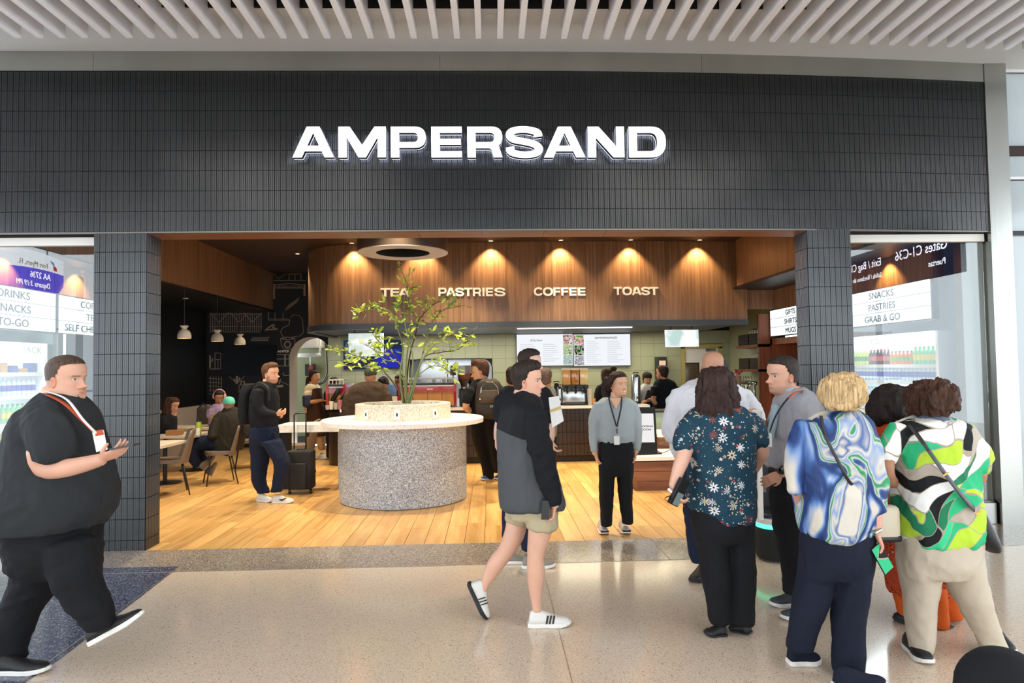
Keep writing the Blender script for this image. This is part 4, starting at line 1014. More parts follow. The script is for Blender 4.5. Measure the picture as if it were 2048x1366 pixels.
# hanging screens
def cloudy(nm, c1, c2, sc_, s):
    m = bpy.data.materials.new(nm); m.use_nodes = True; t = m.node_tree; t.nodes.clear(); tc = nd(t, 'ShaderNodeTexCoord'); nz = nd(t, 'ShaderNodeTexNoise'); nz.inputs['Scale'].default_value = sc_
    rp = ramp(t, [(.42, c1), (.58, c2)], 'LINEAR'); e = nd(t, 'ShaderNodeEmission'); e.inputs[1].default_value = s; o = nd(t, 'ShaderNodeOutputMaterial')
    t.links.new(tc.outputs['Object'], nz.inputs['Vector']); t.links.new(nz.outputs[0], rp.inputs[0]); t.links.new(rp.outputs[0], e.inputs[0]); t.links.new(e.outputs[0], o.inputs[0]); return m
def hang(a, b, Y, label, m, rods):
    A = at(a[0], b[1], Y); B = at(b[0], a[1], Y); r = root('hanging_screen', ((A[0]+B[0])/2, Y, A[2]), label, 'screen')
    MB().box((A[0], Y, A[2]), (B[0], Y+.04, B[2])).build('casing', M_steel2, r); MB().box((A[0]+.008, Y-.003, A[2]+.008), (B[0]-.008, Y, B[2]-.008)).build('display', m, r)
    for px in rods: x = at(px, 660, Y)[0]; MB().tube([(x, Y+.02, B[2]), (x, Y+.02, 2.45)], .012, 8).build('rod', M_black, r)
hang((697, 666), (767, 713), 12.6, 'pale hanging screen on two rods, left of the shrub', cloudy('scr_a', '#cfdad2', '#ffffff', 3, 1.1), (709, 755))
hang((1331, 659), (1397, 694), 12.6, 'pale hanging screen on two rods near the kitchen door', cloudy('scr_b', '#bcd6d2', '#ffffff', 3, 1.1), (1342, 1384))
r, A, B = screen('wall_screen', (688, 680), (803, 738), YG-.08, 'wide dark blue wall screen behind the shrub', s=.8, col='#27364a')
MB().box((B[0]-.58, YG-.087, A[2]+.02), (B[0]-.02, YG-.084, A[2]+.42)).build('blue_image', emit('deep_blue', '#3038c0', .8), r)
MB().box((A[0]+.04, YG-.087, A[2]+.18), (A[0]+.5, YG-.084, B[2]-.02)).build('bright_image', cloudy('scr_c', '#35506a', '#b9d3dc', 2.2, .9), r)
def small_thing(name, px, pyb, Y, label, cat): p_ = at(px, pyb, Y); return root(name, p_, label, cat), p_

# ================================================================== espresso machines and bar equipment
ZW = 1.0
def espresso(name, xa, xb, Y, label, wordm=True, angled=False):
    A = at(xa, 770, Y); B = at(xb, 770, Y); x0, x1 = A[0], B[0]; r = root(name, ((x0+x1)/2, Y, ZW), label, 'coffee machine')
    MB().box((x0+.06, Y+.05, ZW+.06), (x1-.06, Y+.5, ZW+.36)).build('body', M_steel2, r)
    for s_, xx in ((0, x0), (1, x1-.05)):
        poly = [(Y, ZW+.02), (Y+.5, ZW+.02), (Y+.5, ZW+.44), (Y-.02, ZW+.44), (Y-.04, ZW+.28)]
        MB().prismX(poly, xx, xx+.05).build('side_panel', M_red, r, fix=True)
    MB().box((x0+.03, Y-.01, ZW+.28), (x1-.03, Y+.04, ZW+.38)).build('front_panel', M_red, r)
    MB().box((x0+.02, Y-.02, ZW+.385), (x1-.02, Y+.03, ZW+.40)).build('trim_strip', M_white, r)
    MB().box((x0+.03, Y+.0, ZW+.40), (x1-.03, Y+.5, ZW+.44)).build('top', M_black, r)
    rl = MB().tube([(x0+.05, Y+.02, ZW+.52), (x1-.05, Y+.02, ZW+.52)], .012, 8).tube([(x0+.05, Y+.48, ZW+.52), (x1-.05, Y+.48, ZW+.52)], .012, 8)
    for k_ in range(5): x_ = x0+.05+(x1-x0-.1)*k_/4; rl.tube([(x_, Y+.02, ZW+.44), (x_, Y+.02, ZW+.52)], .008, 6)
    rl.build('cup_rail', M_white, r)
    MB().box((x0+.05, Y+.01, ZW+.04), (x1-.05, Y+.045, ZW+.28)).build('wood_back', mat('oak_panel', '#c68a45', .45, var=(8, .15)), r)
    for k_ in range(1, 4): MB().box((x0+(x1-x0)*k_/4-.004, Y+.004, ZW+.04), (x0+(x1-x0)*k_/4+.004, Y+.012, ZW+.28)).build('joint', M_brown_tile, r)
    for xx in (x0+.1, x1-.14): MB().box((xx, Y+.1, ZW+.0), (xx+.04, Y+.4, ZW+.05)).build('foot', M_black, r)
    return r, x0, x1
r, x0, x1 = espresso('espresso_machine', 796, 913, 12.35, 'long red espresso machine with oak back panel behind the planter')
for k_ in range(3): MB().box(((x0+x1)/2+.0+.035*k_, 12.335, ZW+.322), ((x0+x1)/2+.025+.035*k_, 12.341, ZW+.342)).build('lettering', M_letter, r)
cups = [(828, 'white espresso cup on the red machine nearest the stems'), (868, 'white cup at the middle of the cup rail'), (888, 'white cup right of the middle on the cup rail'), (900, 'white cup at the right end of the cup rail')]
for px, lb in cups:
    x = at(px, 765, 12.55)[0]; c = root('cup', (x, 12.55, ZW+.44), lb, 'cup', 'cups on the espresso machine'); MB().lathe([(.025, 0), (.038, .06), (.034, .06)], (x, 12.55, ZW+.441), 14).build('body', M_white, c, smooth=True, angle=40)
r, x0, x1 = espresso('espresso_machine', 652, 692, 12.35, 'short red espresso machine with black portafilters at the left counter end')
for k_ in range(2):
    MB().tube([(x0+.12+.13*k_, 12.30, ZW+.15-.05*k_), (x0+.26+.13*k_, 12.24, ZW+.36-.08*k_)], .042, 10).build('black_handle', M_black, r, smooth=True)
    MB().tube([(x0+.16+.13*k_, 12.26, ZW+.20-.05*k_), (x0+.24+.13*k_, 12.22, ZW+.33-.08*k_)], .014, 8).build('chrome_bar', M_steel2, r, smooth=True)
def grinder(px, Y, label):
    x = at(px, 780, Y)[0]; r = root('coffee_grinder', (x, Y, ZW), label, 'grinder')
    rbox('body', (x, Y, ZW+.17), (.17, .2, .34), M_black, r, r=.03)
    MB().lathe([(.05, .34), (.06, .40), (.11, .50)], (x, Y, ZW), 20, caps=False).lathe([(.0, .345), (.05, .345)], (x, Y, ZW), 20, caps=False).build('hopper', M_black, r, smooth=True)
    MB().lathe([(.085, .47), (.112, .52), (.115, .60)], (x, Y, ZW), 20).build('beans', mat('coffee_beans', '#6a2f18', .5, bump=(90, .8), var=(90, .4)), r, smooth=True, angle=30)
    MB().lathe([(.116, .60), (.12, .74), (.122, .75)], (x, Y, ZW), 20).build('hopper_glass', mat('smoke_glass', '#8d7a70', .1, alpha=.55), r, smooth=True, angle=30)
    MB().lathe([(.0, .0), (.03, .02), (.03, .04), (0, .05)], (x, Y-.11, ZW+.32), 12).build('knob', M_steel2, r, smooth=True)
grinder(928, 12.5, 'black coffee grinder with a hopper of brown beans beside the red machine'); grinder(944, 12.7, 'second black coffee grinder half behind the man with the backpack')
# juice dispenser with three tanks
jx0, jx1 = at(1124, 780, 12.5)[0], at(1178, 780, 12.5)[0]; jr = root('juice_dispenser', ((jx0+jx1)/2, 12.5, ZW), 'steel drinks dispenser with three clear tanks of amber juice', 'dispenser')
rbox('body', ((jx0+jx1)/2, 12.6, ZW+.13), (jx1-jx0, .32, .26), M_steel2, jr, r=.015)
MB().box((jx0+.02, 12.42, ZW+.26), (jx1-.02, 12.72, ZW+.36)).build('tap_block', M_black, jr)
for k_, c_ in enumerate(('#d8a45a', '#b9782a', '#e8cf8a')):
    xa = jx0+.01+(jx1-jx0-.02)*k_/3; xb = xa+(jx1-jx0-.02)/3-.012
    rbox('tank', ((xa+xb)/2, 12.58, ZW+.50), (xb-xa, .26, .28), mat('juice%d' % k_, c_, .12, emis=c_, estr=.0, coat=.6), jr, r=.015)
    rbox('tank_lid', ((xa+xb)/2, 12.58, ZW+.65), (xb-xa+.004, .27, .03), mat('clear_lid', '#e8dcc8', .2), jr, r=.01)
    MB().tube([((xa+xb)/2, 12.40, ZW+.33), ((xa+xb)/2, 12.36, ZW+.30), ((xa+xb)/2, 12.36, ZW+.22)], .018, 8).build('tap', M_black, jr, smooth=True)
    MB().box(((xa+xb)/2-.04, 12.40, ZW+.27), ((xa+xb)/2+.04, 12.42, ZW+.30)).build('lever', M_steeld, jr)
MB().box((jx0, 12.34, ZW+.0), (jx1, 12.46, ZW+.03)).build('drip_tray', M_black, jr)
def urn(px, Y, h, rr_, label, m=None, cat='flask'):
    x = at(px, 780, Y)[0]; r = root('coffee_urn', (x, Y, ZW), label, cat); m = m or M_steel2
    MB().lathe([(rr_, .04), (rr_, h-.06), (rr_*.9, h-.03), (rr_*.6, h)], (x, Y, ZW), 24).build('body', m, r, smooth=True, angle=40)
    MB().lathe([(rr_*1.05, 0), (rr_*1.05, .04)], (x, Y, ZW), 20).build('base', M_black, r); MB().tube([(x, Y-rr_, ZW+.12), (x, Y-rr_-.06, ZW+.10)], .012, 8).build('tap', M_black, r); MB().tube([(x-.05, Y, ZW+h), (x-.05, Y, ZW+h+.03), (x+.05, Y, ZW+h+.03), (x+.05, Y, ZW+h)], .009, 6).build('handle', M_black, r)
    return r
urn(1272, 12.7, .54, .085, 'tall chrome coffee urn beside the server with glasses'); urn(1113, 12.6, .40, .05, 'slim black pump flask left of the juice dispenser', M_black); urn(1119, 12.45, .34, .045, 'slim steel pump flask left of the juice dispenser')
tb_ = at(1326, 760, 14.7); mr = root('bean_dispenser', (tb_[0], 14.85, tb_[2]), 'black wall dispenser with a small lit panel above the barista in black', 'machine')
MB().box((tb_[0]-.10, 14.72, tb_[2]), (tb_[0]+.10, YG-.012, tb_[2]+.50)).build('body', M_black, mr); MB().box((tb_[0]-.07, 14.71, tb_[2]+.32), (tb_[0]+.07, 14.72, tb_[2]+.42)).build('lit_panel', emit('brew_panel', '#f2c8a8', 1.0), mr)
# bits on the counter
random.seed(21)
def cupc(name, x, Y, z, r0, h, m, label, cat, group=None, lid=None):
    r = root(name, (x, Y, z), label, cat, group); MB().lathe([(r0*.75, 0), (r0, h)], (x, Y, z), 16).build('body', m, r, smooth=True, angle=40)
    if lid: MB().lathe([(r0*1.06, h-.002), (r0*1.06, h+.008), (r0*.9, h+.016)], (x, Y, z), 16).build('lid', lid, r, smooth=True, angle=40)
M_pink = mat('pink_drink', '#c9808a', .3); M_jar = mat('jar_glass', '#c9c4b8', .15)
for px, m, lb, h in ((663, M_white, 'white lidded paper cup on the counter left of the planter', .13), (672, M_jar, 'clear glass jar beside the pink drink', .12), (680, M_pink, 'tall pink drink on the counter', .17), (655, M_jar, 'small glass of napkins at the counter edge', .08), (688, mat('kraft', '#b08a58', .8), 'brown paper cup beside the pink drink', .14)):
    cupc('cup', at(px, 812, 12.22)[0], 12.22, ZW, .042, h, m, lb, 'cup', lid=M_white if m is M_white else None)
for i, (px, lb) in enumerate(((1186, 'glass cup of fruit salad on the counter, beside the dispenser'), (1180, 'stack of clear cups standing beside the dispenser'))):
    cupc('cup', at(px, 805, 12.35)[0], 12.35, ZW, .05, .12+.18*i, M_jar if i else mat('fruit', '#c98a4a', .4, var=(60, .5)), lb, 'cup')
qr = root('card_stand', (at(782, 800, 12.15)[0], 12.15, ZW), 'blue card stand above a white leaflet beside the shrub stems', 'sign')
x = at(784, 800, 12.15)[0]; rbox('blue_card', (x, 12.17, ZW+.33), (.16, .02, .2), mat('card_blue', '#5f7fb0', .4), qr, r=.02); MB().box((x-.06, 12.16, ZW+.012), (x+.09, 12.175, ZW+.22)).build('leaflet', M_badge, qr); MB().box((x-.09, 12.14, ZW), (x+.1, 12.24, ZW+.012)).build('base', M_black, qr)
pr_ = root('receipt_printer', (at(709, 770, 12.7)[0], 12.7, ZW), 'tall clear rack of lids behind the man in the cap', 'rack'); x = at(709, 770, 12.7)[0]
MB().box((x-.13, 12.66, ZW), (x+.13, 12.9, ZW+.02)).box((x-.13, 12.86, ZW), (x+.13, 12.9, ZW+.44)).build('frame', M_steel2, pr_)
for k_ in range(3): MB().box((x-.13, 12.66, ZW+.12+.13*k_), (x+.13, 12.86, ZW+.13+.13*k_)).build('shelf', M_steel2, pr_)
tbx = root('tablet', (at(1214+0, 0, 12.9)[0], 12.9, ZW), 'dark tablet on a stand beside the coffee hoppers', 'tablet'); x = at(906, 745, 12.9)[0]
tbx.location.x = x; rbox('display', (x, 12.9, ZW+.66), (.11, .02, .18), M_phone, tbx, r=.01); MB().box((x-.01, 12.91, ZW), (x+.01, 12.93, ZW+.6)).build('stand', M_black, tbx)
# flowers in the kitchen corner
fl_ = root('flower_vase', (at(1472, 790, 12.9)[0], 12.9, .95), 'wrapped bunch of red and pink flowers behind the bald man', 'flowers'); fx = at(1472, 750, 12.9)
MB().lathe([(.05, 0), (.10, .5)], (fx[0], 12.9, .98), 12).build('wrap', mat('tissue', '#c9a07a', .6, alpha=.8), fl_, smooth=True)
for i in range(14):
    a_ = random.uniform(0, 6.28); r_ = random.uniform(0, .14); MB().ball((fx[0]+r_*math.cos(a_), 12.9+r_*math.sin(a_), 1.52+random.uniform(-.04, .06)), .03, 8).build('bloom', [mat('red_bloom', '#b0353a', .6), mat('pink_bloom', '#e0b8b0', .6)][i % 2], fl_, smooth=True)

# ================================================================== mural
mu = root('mural', (-5, YM-.01, 1.5), 'dark wall mural of thin pale line drawings of a bridge, cactus and coffee cup', 'mural')
ml = MB()
def seg(pts, w=.012, mb=ml):
    for (a, b) in zip(pts[:-1], pts[1:]):
        A_ = at(a[0], a[1], YM-.004); B_ = at(b[0], b[1], YM-.004); d_ = B_-A_; d_[1] = 0; L_ = np.linalg.norm(d_)
        if L_ < 1e-4: continue
        d_ /= L_; n_ = np.array([-d_[2], 0, d_[0]])*w/2
        mb.add([A_-n_, B_-n_, B_+n_, A_+n_]+[q+np.array([0, .003, 0]) for q in (A_-n_, B_-n_, B_+n_, A_+n_)], [(0, 1, 2, 3), (0, 4, 5, 1), (2, 6, 7, 3)])
seg([(419, 623), (530, 622)], .03)
for i in range(24): x = 421+i*4.4; seg([(x, 626), (x, 664)], .014)
for y in (628, 653, 664): seg([(419, y), (524, y)], .012)
for x0_ in (438, 478, 505): seg([(x0_-18, 625), (x0_, 645), (x0_+18, 625)], .014); seg([(x0_, 645), (x0_, 662)], .016)
seg([(432, 614), (436, 605), (448, 601), (460, 604), (468, 612), (500, 613)], .018); seg([(433, 613), (498, 613)], .024); seg([(460, 604), (465, 614), (470, 604)], .018)
seg([(548, 598), (548, 568)], .045); seg([(609, 592), (609, 568)], .045); seg([(549, 570), (579, 567), (608, 570)], .016); seg([(549, 576), (608, 576)], .014)
text_obj('FORT WORTH STOCK YARDS', .05, at(553, 575.5, YM-.004), M_muralline, mu, sx=.62, depth=.002)
seg([(544, 561), (612, 561)], .012); seg([(578, 561), (578, 548), (602, 548), (602, 561)], .014); seg([(590, 548), (590, 561)], .012); seg([(545, 545), (556, 558), (572, 548)], .01)
for k_ in range(4): seg([(570+k_*1.8, 621-k_*3), (594+k_*1.8, 604-k_*3)], .02)
for k_ in range(5): seg([(571+k_*5.5, 620-k_*4), (577+k_*5.5, 611-k_*4)], .012)
seg([(523, 664), (545, 650), (549, 649), (545, 655), (556, 658), (530, 660), (523, 664)], .03)
seg([(537, 622), (537, 640), (581, 640)], .014); [seg([(540+k_*4, 636), (540+k_*4, 640)], .008) for k_ in range(10)]; seg([(550, 638), (550, 625)], .012); seg([(566, 638), (566, 625)], .012)
seg([(581, 635), (588, 629), (600, 632), (605, 640), (607, 665), (600, 672), (578, 675)], .010); seg([(579, 640), (578, 650), (565, 656), (561, 664), (565, 672), (573, 678)], .012)
seg([(561, 678), (563, 691), (568, 698), (584, 698), (589, 690), (590, 678)], .014); ml_c = [(575+6*math.cos(a), 689+6*math.sin(a)) for a in np.linspace(0, 6.3, 14)]; seg(ml_c, .03)
seg([(561, 677), (575, 674), (590, 677), (575, 680), (561, 677)], .016)
text_obj('AMPER', .052, at(555, 705, YM-.004), M_letter, mu, sx=1.2, bold=.002, depth=.003)
for k_ in range(7): seg([(502+k_*5, 681), (508+k_*5, 674)], .02)
seg([(502, 681), (537, 681)], .012); seg([(420, 736), (420, 711)], .035); seg([(420, 724), (425, 722), (425, 716)], .025); seg([(419, 738), (441, 738), (441, 706), (430, 706), (430, 738)], .016); seg([(430, 719), (441, 719)], .016); seg([(436, 738), (436, 719)], .012)
for k_ in range(5): seg([(417, 756+k_*8), (444, 759+k_*7)], .010); seg([(421+k_*5.5, 753), (421+k_*5.5, 784)], .010)
seg([(458, 753), (466, 760), (473, 768)], .01); seg([(489, 752), (482, 760), (473, 768)], .01)
seg([(474, 767), (474, 752)], .045); seg([(469, 757), (469, 761), (474, 763)], .025); seg([(479, 755), (479, 760), (474, 762)], .025)
seg([(482, 771), (482, 763), (489, 763), (489, 771)], .022); [seg([(478+k_*4.6, 785), (478+k_*4.6, 770), (482.6+k_*4.6, 770), (482.6+k_*4.6, 785)], .012) for k_ in range(3)]
seg([(547, 771), (553, 773), (566, 772)], .05); seg([(548, 768), (546, 760)], .02); seg([(558, 768), (561, 758)], .02)
seg([(553, 709), (578, 709), (578, 732), (553, 732)], .012); seg([(570, 709), (570, 732)], .03); seg([(553, 718), (578, 718)], .012); seg([(566, 745), (568, 751), (578, 751)], .014); seg([(553, 760), (578, 770)], .008)
for k_ in range(9): seg([(656, 694+k_*11), (664, 694+k_*11)], .010)
for k_ in range(3): seg([(661, 690+k_*40), (661, 712+k_*40)], .008)
ml.build('line_drawing', M_muralline, mu, kind='stuff')
tvm = root('dark_screen', at(500, 740, YM-.05), 'large dark unlit screen on the mural wall', 'screen'); A = at(443, 750, YM-.05); B = at(552, 690, YM-.05); MB().box((A[0], YM-.06, A[2]), (B[0], YM-.004, B[2])).build('casing', mat('dead_screen', '#0a0e16', .25), tvm)
# service passage seen through the arch
du = root('air_duct', (-3.9, 17.2, 2.6), 'white box duct high in the service passage', 'duct'); A = at(600, 694, 17.0); B = at(635, 676, 17.0); MB().box((A[0]-.2, 16.9, A[2]), (B[0], 17.85, A[2]+.9)).build('body', M_whitem, du)
pi_ = root('pipes', at(620, 710, 17.2), 'white horizontal pipe and grey conduits in the service passage', 'pipe')
MB().tube([at(590, 711, 17.3), at(641, 710, 17.3)], .05, 10).build('pipe', M_white, pi_, smooth=True); MB().tube([at(640, 711, 17.3), at(641, 676, 17.3)], .03, 8).build('pipe', M_white, pi_, smooth=True); MB().tube([at(621, 712, 17.6), at(621, 730, 17.6)], .02, 8).build('pipe', M_whitem, pi_)
for k_ in range(2): MB().tube(crom([at(651+k_*4, 680, 17.7), at(653+k_*4, 720, 17.7), at(654+k_*4, 745, 17.7), at(645+k_*3, 764, 17.7), at(628, 768+k_*4, 17.7)], 4), .022, 8).build('conduit', M_steeld, pi_, smooth=True)
eb = root('fuse_box', at(620, 750, 17.8), 'grey electrical box with a red label', 'box'); A = at(611, 752, 17.8); B = at(629, 728, 17.8); MB().box((A[0], 17.75, A[2]), (B[0], 17.9, B[2])).build('body', M_steeld, eb); MB().box((A[0]+.1, 17.74, B[2]-.14), (A[0]+.2, 17.75, B[2]-.04)).build('red_label', mat('red_label', '#b03030', .5), eb)

# ================================================================== seating area
def pendant(px, py, Y, label):
    c = at(px, py, Y); z0 = c[2]; w = .105; r = root('pendant_lamp', (c[0], Y, z0), label, 'lamp', 'cream pendant lamps')
    MB().lathe([(.098, 0), (.104, .012), (.102, .05), (.092, .09), (.07, .125), (.045, .14), (.036, .15), (.04, .165), (.058, .185), (.064, .20), (.058, .203), (.0, .203)], (c[0], Y, z0), 32, caps=False).build('shade', mat('cream_shade', '#cfc4b2', .5), r, smooth=True, angle=50)
    MB().lathe([(.0, .02), (.03, .022), (.035, .05), (0, .07)], (c[0], Y, z0), 16, caps=False).build('bulb', emit('bulb', '#ffd6a0', 14), r, smooth=True)
    MB().tube([(c[0], Y, z0+.2), (c[0], Y, 3.034)], .004, 6).build('cord', M_black, r)
pendant(368.5, 677, 10.9, 'cream bell pendant lamp nearest the left pier'); pendant(434.5, 683, 12.1, 'middle cream bell pendant lamp of the row'); pendant(480, 689, 13.3, 'farthest cream bell pendant lamp of the row, before the dark screen')
def table(x0, x1, y0, y1, label, z=.75):
    r = root('dining_table', ((x0+x1)/2, (y0+y1)/2, 0), label, 'table'); MB().box((x0, y0, z-.035), (x1, y1, z)).build('tabletop', mat('table_top', '#cfc2b2', .4), r)
    MB().lathe([(.03, .02), (.03, z-.035)], ((x0+x1)/2, (y0+y1)/2, 0), 12).build('post', M_black, r); MB().lathe([(.24, 0), (.24, .012), (.03, .03)], ((x0+x1)/2, (y0+y1)/2, 0), 28).build('base', M_black, r)
tx1 = at(400, 860, 10.6)[0]
table(-5.6, at(352, 870, 9.4)[0], 9.0, 9.75, 'pale square table behind the left pier'); table(-5.6, at(417, 860, 10.9)[0], 10.35, 11.1, 'pale table with a green bottle and a sandwich box'); table(-5.6, at(436, 855, 12.0)[0], 11.7, 12.5, 'pale table in front of the girl with headphones')
bn = root('wall_bench', (-6.0, 11.0, 0), 'pale upholstered bench along the black wall', 'bench')
MB().box((-6.34, 8.7, 0), (-5.85, 15.4, .45)).build('seat', mat('bench_grey', '#8f857c', .8), bn); MB().box((-6.34, 8.7, .45), (-6.22, 15.4, .98)).build('backrest', mat('bench_cream', '#b8aa9b', .8), bn)
M_chair = mat('chair_taupe', '#6f6258', .6, bump=(90, .1)); 
def make_chair(loc, rz, label):
    """seat faces local -y... backrest at +y"""
    r = root('dining_chair', (0, 0, 0), label, 'chair', 'taupe shell chairs at the tables')
    V = []; n = 14; lv = [(.47, .20, .20, 0), (.49, .23, .23, .0), (.52, .22, .22, .0)]
    s_ = MB(); rb_ = [(-.20, .455), (-.23, .48), (-.22, .505), (.18, .50), (.22, .52), (.20, .47)]
    poly = [(.19*math.cos(a)*(1.1), .21*math.sin(a)) for a in np.linspace(0, 2*PI, 21)[:-1]]
    s_.prism([(math.copysign(abs(math.cos(a))**.7, math.cos(a))*.225, math.copysign(abs(math.sin(a))**.7, math.sin(a))*.215) for a in np.linspace(0, 2*PI, 25)[:-1]], .45, .50); s_.build('seat', M_chair, r, smooth=True, angle=40)
    rows = 9; cols = 11; V = []
    for i in range(rows):
        t = i/(rows-1); z = .43+.47*t; hw = .235-.05*t**2; 
        if i == rows-1: hw *= .86
        for j in range(cols):
            u_ = -1+2*j/(cols-1); V.append((u_*hw, .20+.10*t-.11*(u_*u_)*(1-.45*t), z+(-.02*u_*u_ if i == rows-1 else 0)))
    V2 = [(x*.97, y+.028, z) for x, y, z in V]; k_ = rows*cols; F = []
    for i in range(rows-1):
        for j in range(cols-1): q = i*cols+j; F += [(q, q+1, q+cols+1, q+cols), (k_+q, k_+q+cols, k_+q+cols+1, k_+q+1)]
    for j in range(cols-1): F += [(j, k_+j, k_+j+1, j+1), ((rows-1)*cols+j, (rows-1)*cols+j+1, k_+(rows-1)*cols+j+1, k_+(rows-1)*cols+j)]
    for i in range(rows-1): F += [(i*cols, i*cols+cols, k_+i*cols+cols, k_+i*cols), (i*cols+cols-1, k_+i*cols+cols-1, k_+i*cols+2*cols-1, i*cols+2*cols-1)]
    MB().add(V+V2, F).build('backrest', M_chair, r, smooth=True, angle=50, fix=True)
    for sx in (-1, 1):
        for sy in (-1, 1): MB().tube([(sx*.15, sy*.14, .455), (sx*.22, sy*.22+.01, .0)], [.013, .009], 8).build('leg', M_black, r, smooth=True)
    r.location = loc; r.rotation_euler = (0, 0, rz); return r
ch0 = make_chair((at(348, 960, 9.75)[0]-.05, 9.75, 0), math.radians(-62), 'empty taupe shell chair beside the left pier')
def chair(loc, deg, label): c = copy_tree(ch0, label=label); c.location = loc; c.rotation_euler = (0, 0, math.radians(deg)); return c
c2x = at(444, 950, 10.55)[0]; chair((c2x-.05, 10.6, 0), -62, 'taupe shell chair under the man in the mint cap')
chair((at(492, 925, 12.1)[0], 12.2, 0), -70, 'taupe shell chair behind the man with jeans'); chair((at(600, 900, 11.3)[0], 11.3, 0), -80, 'taupe shell chair behind the white high table')
# bits on the tables
bt = root('water_bottle', at(396, 850, 10.6), 'green see-through water bottle with a black cap on the table', 'bottle'); x = at(397, 850, 10.6)[0]
MB().lathe([(.040, 0), (.043, .02), (.043, .17), (.036, .19)], (x, 10.6, .75), 20).build('body', mat('lime_plastic', '#a3b52c', .2), bt, smooth=True, angle=40); MB().lathe([(.030, .19), (.030, .24)], (x, 10.6, .75), 16).build('cap', M_black, bt); MB().tube([(x+.02, 10.6, .985), (x+.055, 10.6, 1.0), (x+.06, 10.6, .95)], .007, 6).build('loop', M_black, bt)
sb = root('sandwich_box', at(350, 855, 10.45), 'kraft cardboard box on the table near the bottle', 'box'); x = at(351, 855, 10.5)[0]
MB().prismY([(x-.11, .75), (x+.09, .75), (x+.11, .82), (x-.11, .82)], 10.42, 10.56).build('body', mat('kraft_box', '#a9743f', .8), sb, fix=True); MB().box((x-.11, 10.42, .82), (x+.11, 10.56, .828)).build('lid', mat('kraft_box', '#a9743f', .8), sb)
cupc('paper_cup', at(394, 855, 10.42)[0], 10.45, .75, .035, .10, M_white, 'white paper cup in front of the green bottle', 'cup')
bgp = root('paper_bag', at(430, 835, 12.0), 'crumpled brown paper bag on the table near the mint cap', 'bag'); x = at(429, 835, 11.9)[0]; rbox('body', (x, 11.9, .85), (.13, .09, .2), mat('kraft_bag', '#a5825a', .8, bump=(30, .6)), bgp, r=.02); MB().box((x-.065, 11.87, .945), (x+.065, 11.93, .975)).build('folded_top', mat('kraft_bag', '#a5825a', .8, bump=(30, .6)), bgp)
gb = root('backpack', at(418, 845, 12.3), 'grey backpack slumped on the bench behind the tables', 'bag'); g_ = at(412, 842, 12.6); rbox('body', (g_[0], 12.6, g_[2]+.12), (.30, .22, .34), mat('bag_grey', '#57504c', .9), gb, r=.09, seg=4); MB().tube([(g_[0]-.06, 12.48, g_[2]+.26), (g_[0], 12.46, g_[2]+.34), (g_[0]+.06, 12.48, g_[2]+.26)], .012, 6).build('handle', M_blackm, gb)
# wheeled suitcase
YS = 9.55; A = at(570, 980, YS); B = at(625, 900, YS); sx0, sx1 = at(573, 960, YS)[0], at(624, 960, YS)[0]; zt = at(600, 903, YS)[2]
su = root('suitcase', ((sx0+sx1)/2, YS, 0), 'black upright cabin suitcase with its long handle pulled out', 'suitcase')
rbox('body', ((sx0+sx1)/2, YS+.11, (zt+.05)/2+.01), (sx1-sx0, .23, zt-.05), M_blackm, su, r=.03, seg=3)
rbox('front_pocket', ((sx0+sx1)/2-.01, YS-.02, zt*.42), ((sx1-sx0)*.62, .05, zt*.62), mat('case_pocket', '#1d1e20', .7), su, r=.02, seg=3)
for xx in (sx0+.03, sx1-.03): MB().lathe([(.0, -.012), (.03, -.012), (.03, .012), (0, .012)], (0, 0, 0), 16).build('wheel', M_black, su).data.transform(Matrix.Translation((xx, YS+.05, .03)) @ Matrix.Rotation(PI/2, 4, 'Y'))
hx0, hx1 = at(580, 850, YS)[0], at(604, 850, YS)[0]; hz_ = at(592, 829, YS)[2]
MB().tube([(hx0, YS+.2, zt-.05), (hx0, YS+.2, hz_-.02), (hx0+.02, YS+.2, hz_), (hx1-.02, YS+.2, hz_), (hx1, YS+.2, hz_-.02), (hx1, YS+.2, zt-.05)], .010, 8).build('pull_handle', M_black, su, smooth=True)
MB().tube([((sx0+sx1)/2-.06, YS+.1, zt+.0), ((sx0+sx1)/2-.05, YS+.1, zt+.025), ((sx0+sx1)/2+.05, YS+.1, zt+.025), ((sx0+sx1)/2+.06, YS+.1, zt)], .009, 6).build('carry_handle', M_black, su)
MB().box((sx0+.04, YS-.05, .05), (sx1-.04, YS-.045, .06)).build('zip_line', M_steeld, su)

# ================================================================== serving robot on the concourse
YR = 5.95; rx0, rx1 = at(1513, 1100, YR)[0], at(1592, 1100, YR)[0]; rcx = (rx0+rx1)/2; rw = (rx1-rx0)/2
rb_ = root('serving_robot', (rcx, YR, 0), 'black and white serving robot with a green light ring between the guests', 'robot')
MB().lathe([(rw*.92, .02), (rw*1.0, .05), (rw*1.02, .20), (rw*.95, .27), (rw*.93, .28)], (rcx, YR, 0), 40).build('drive_base', M_blackm, rb_, smooth=True, angle=50)
MB().lathe([(rw*.98, .285), (rw*1.0, .30), (rw*.98, .315)], (rcx, YR, 0), 40).build('light_ring', emit('robot_green', '#4dffb4', 3.0), rb_, smooth=True)
MB().lathe([(rw*.96, .32), (rw*1.0, .335), (rw*.96, .37)], (rcx, YR, 0), 40).build('white_skirt', M_white, rb_, smooth=True, angle=50)
def bow(z): return [(rcx+rw*.95*math.copysign(abs(math.cos(a))**.8, math.cos(a)), YR+rw*.9*math.copysign(abs(math.sin(a))**.8, math.sin(a)), z) for a in np.linspace(0, 2*PI, 28)[:-1]]
for z in (.40, .66, .92): MB().prism([(p[0], p[1]) for p in bow(0)], z, z+.018).build('tray', mat('tray_grey', '#33363b', .3), rb_)
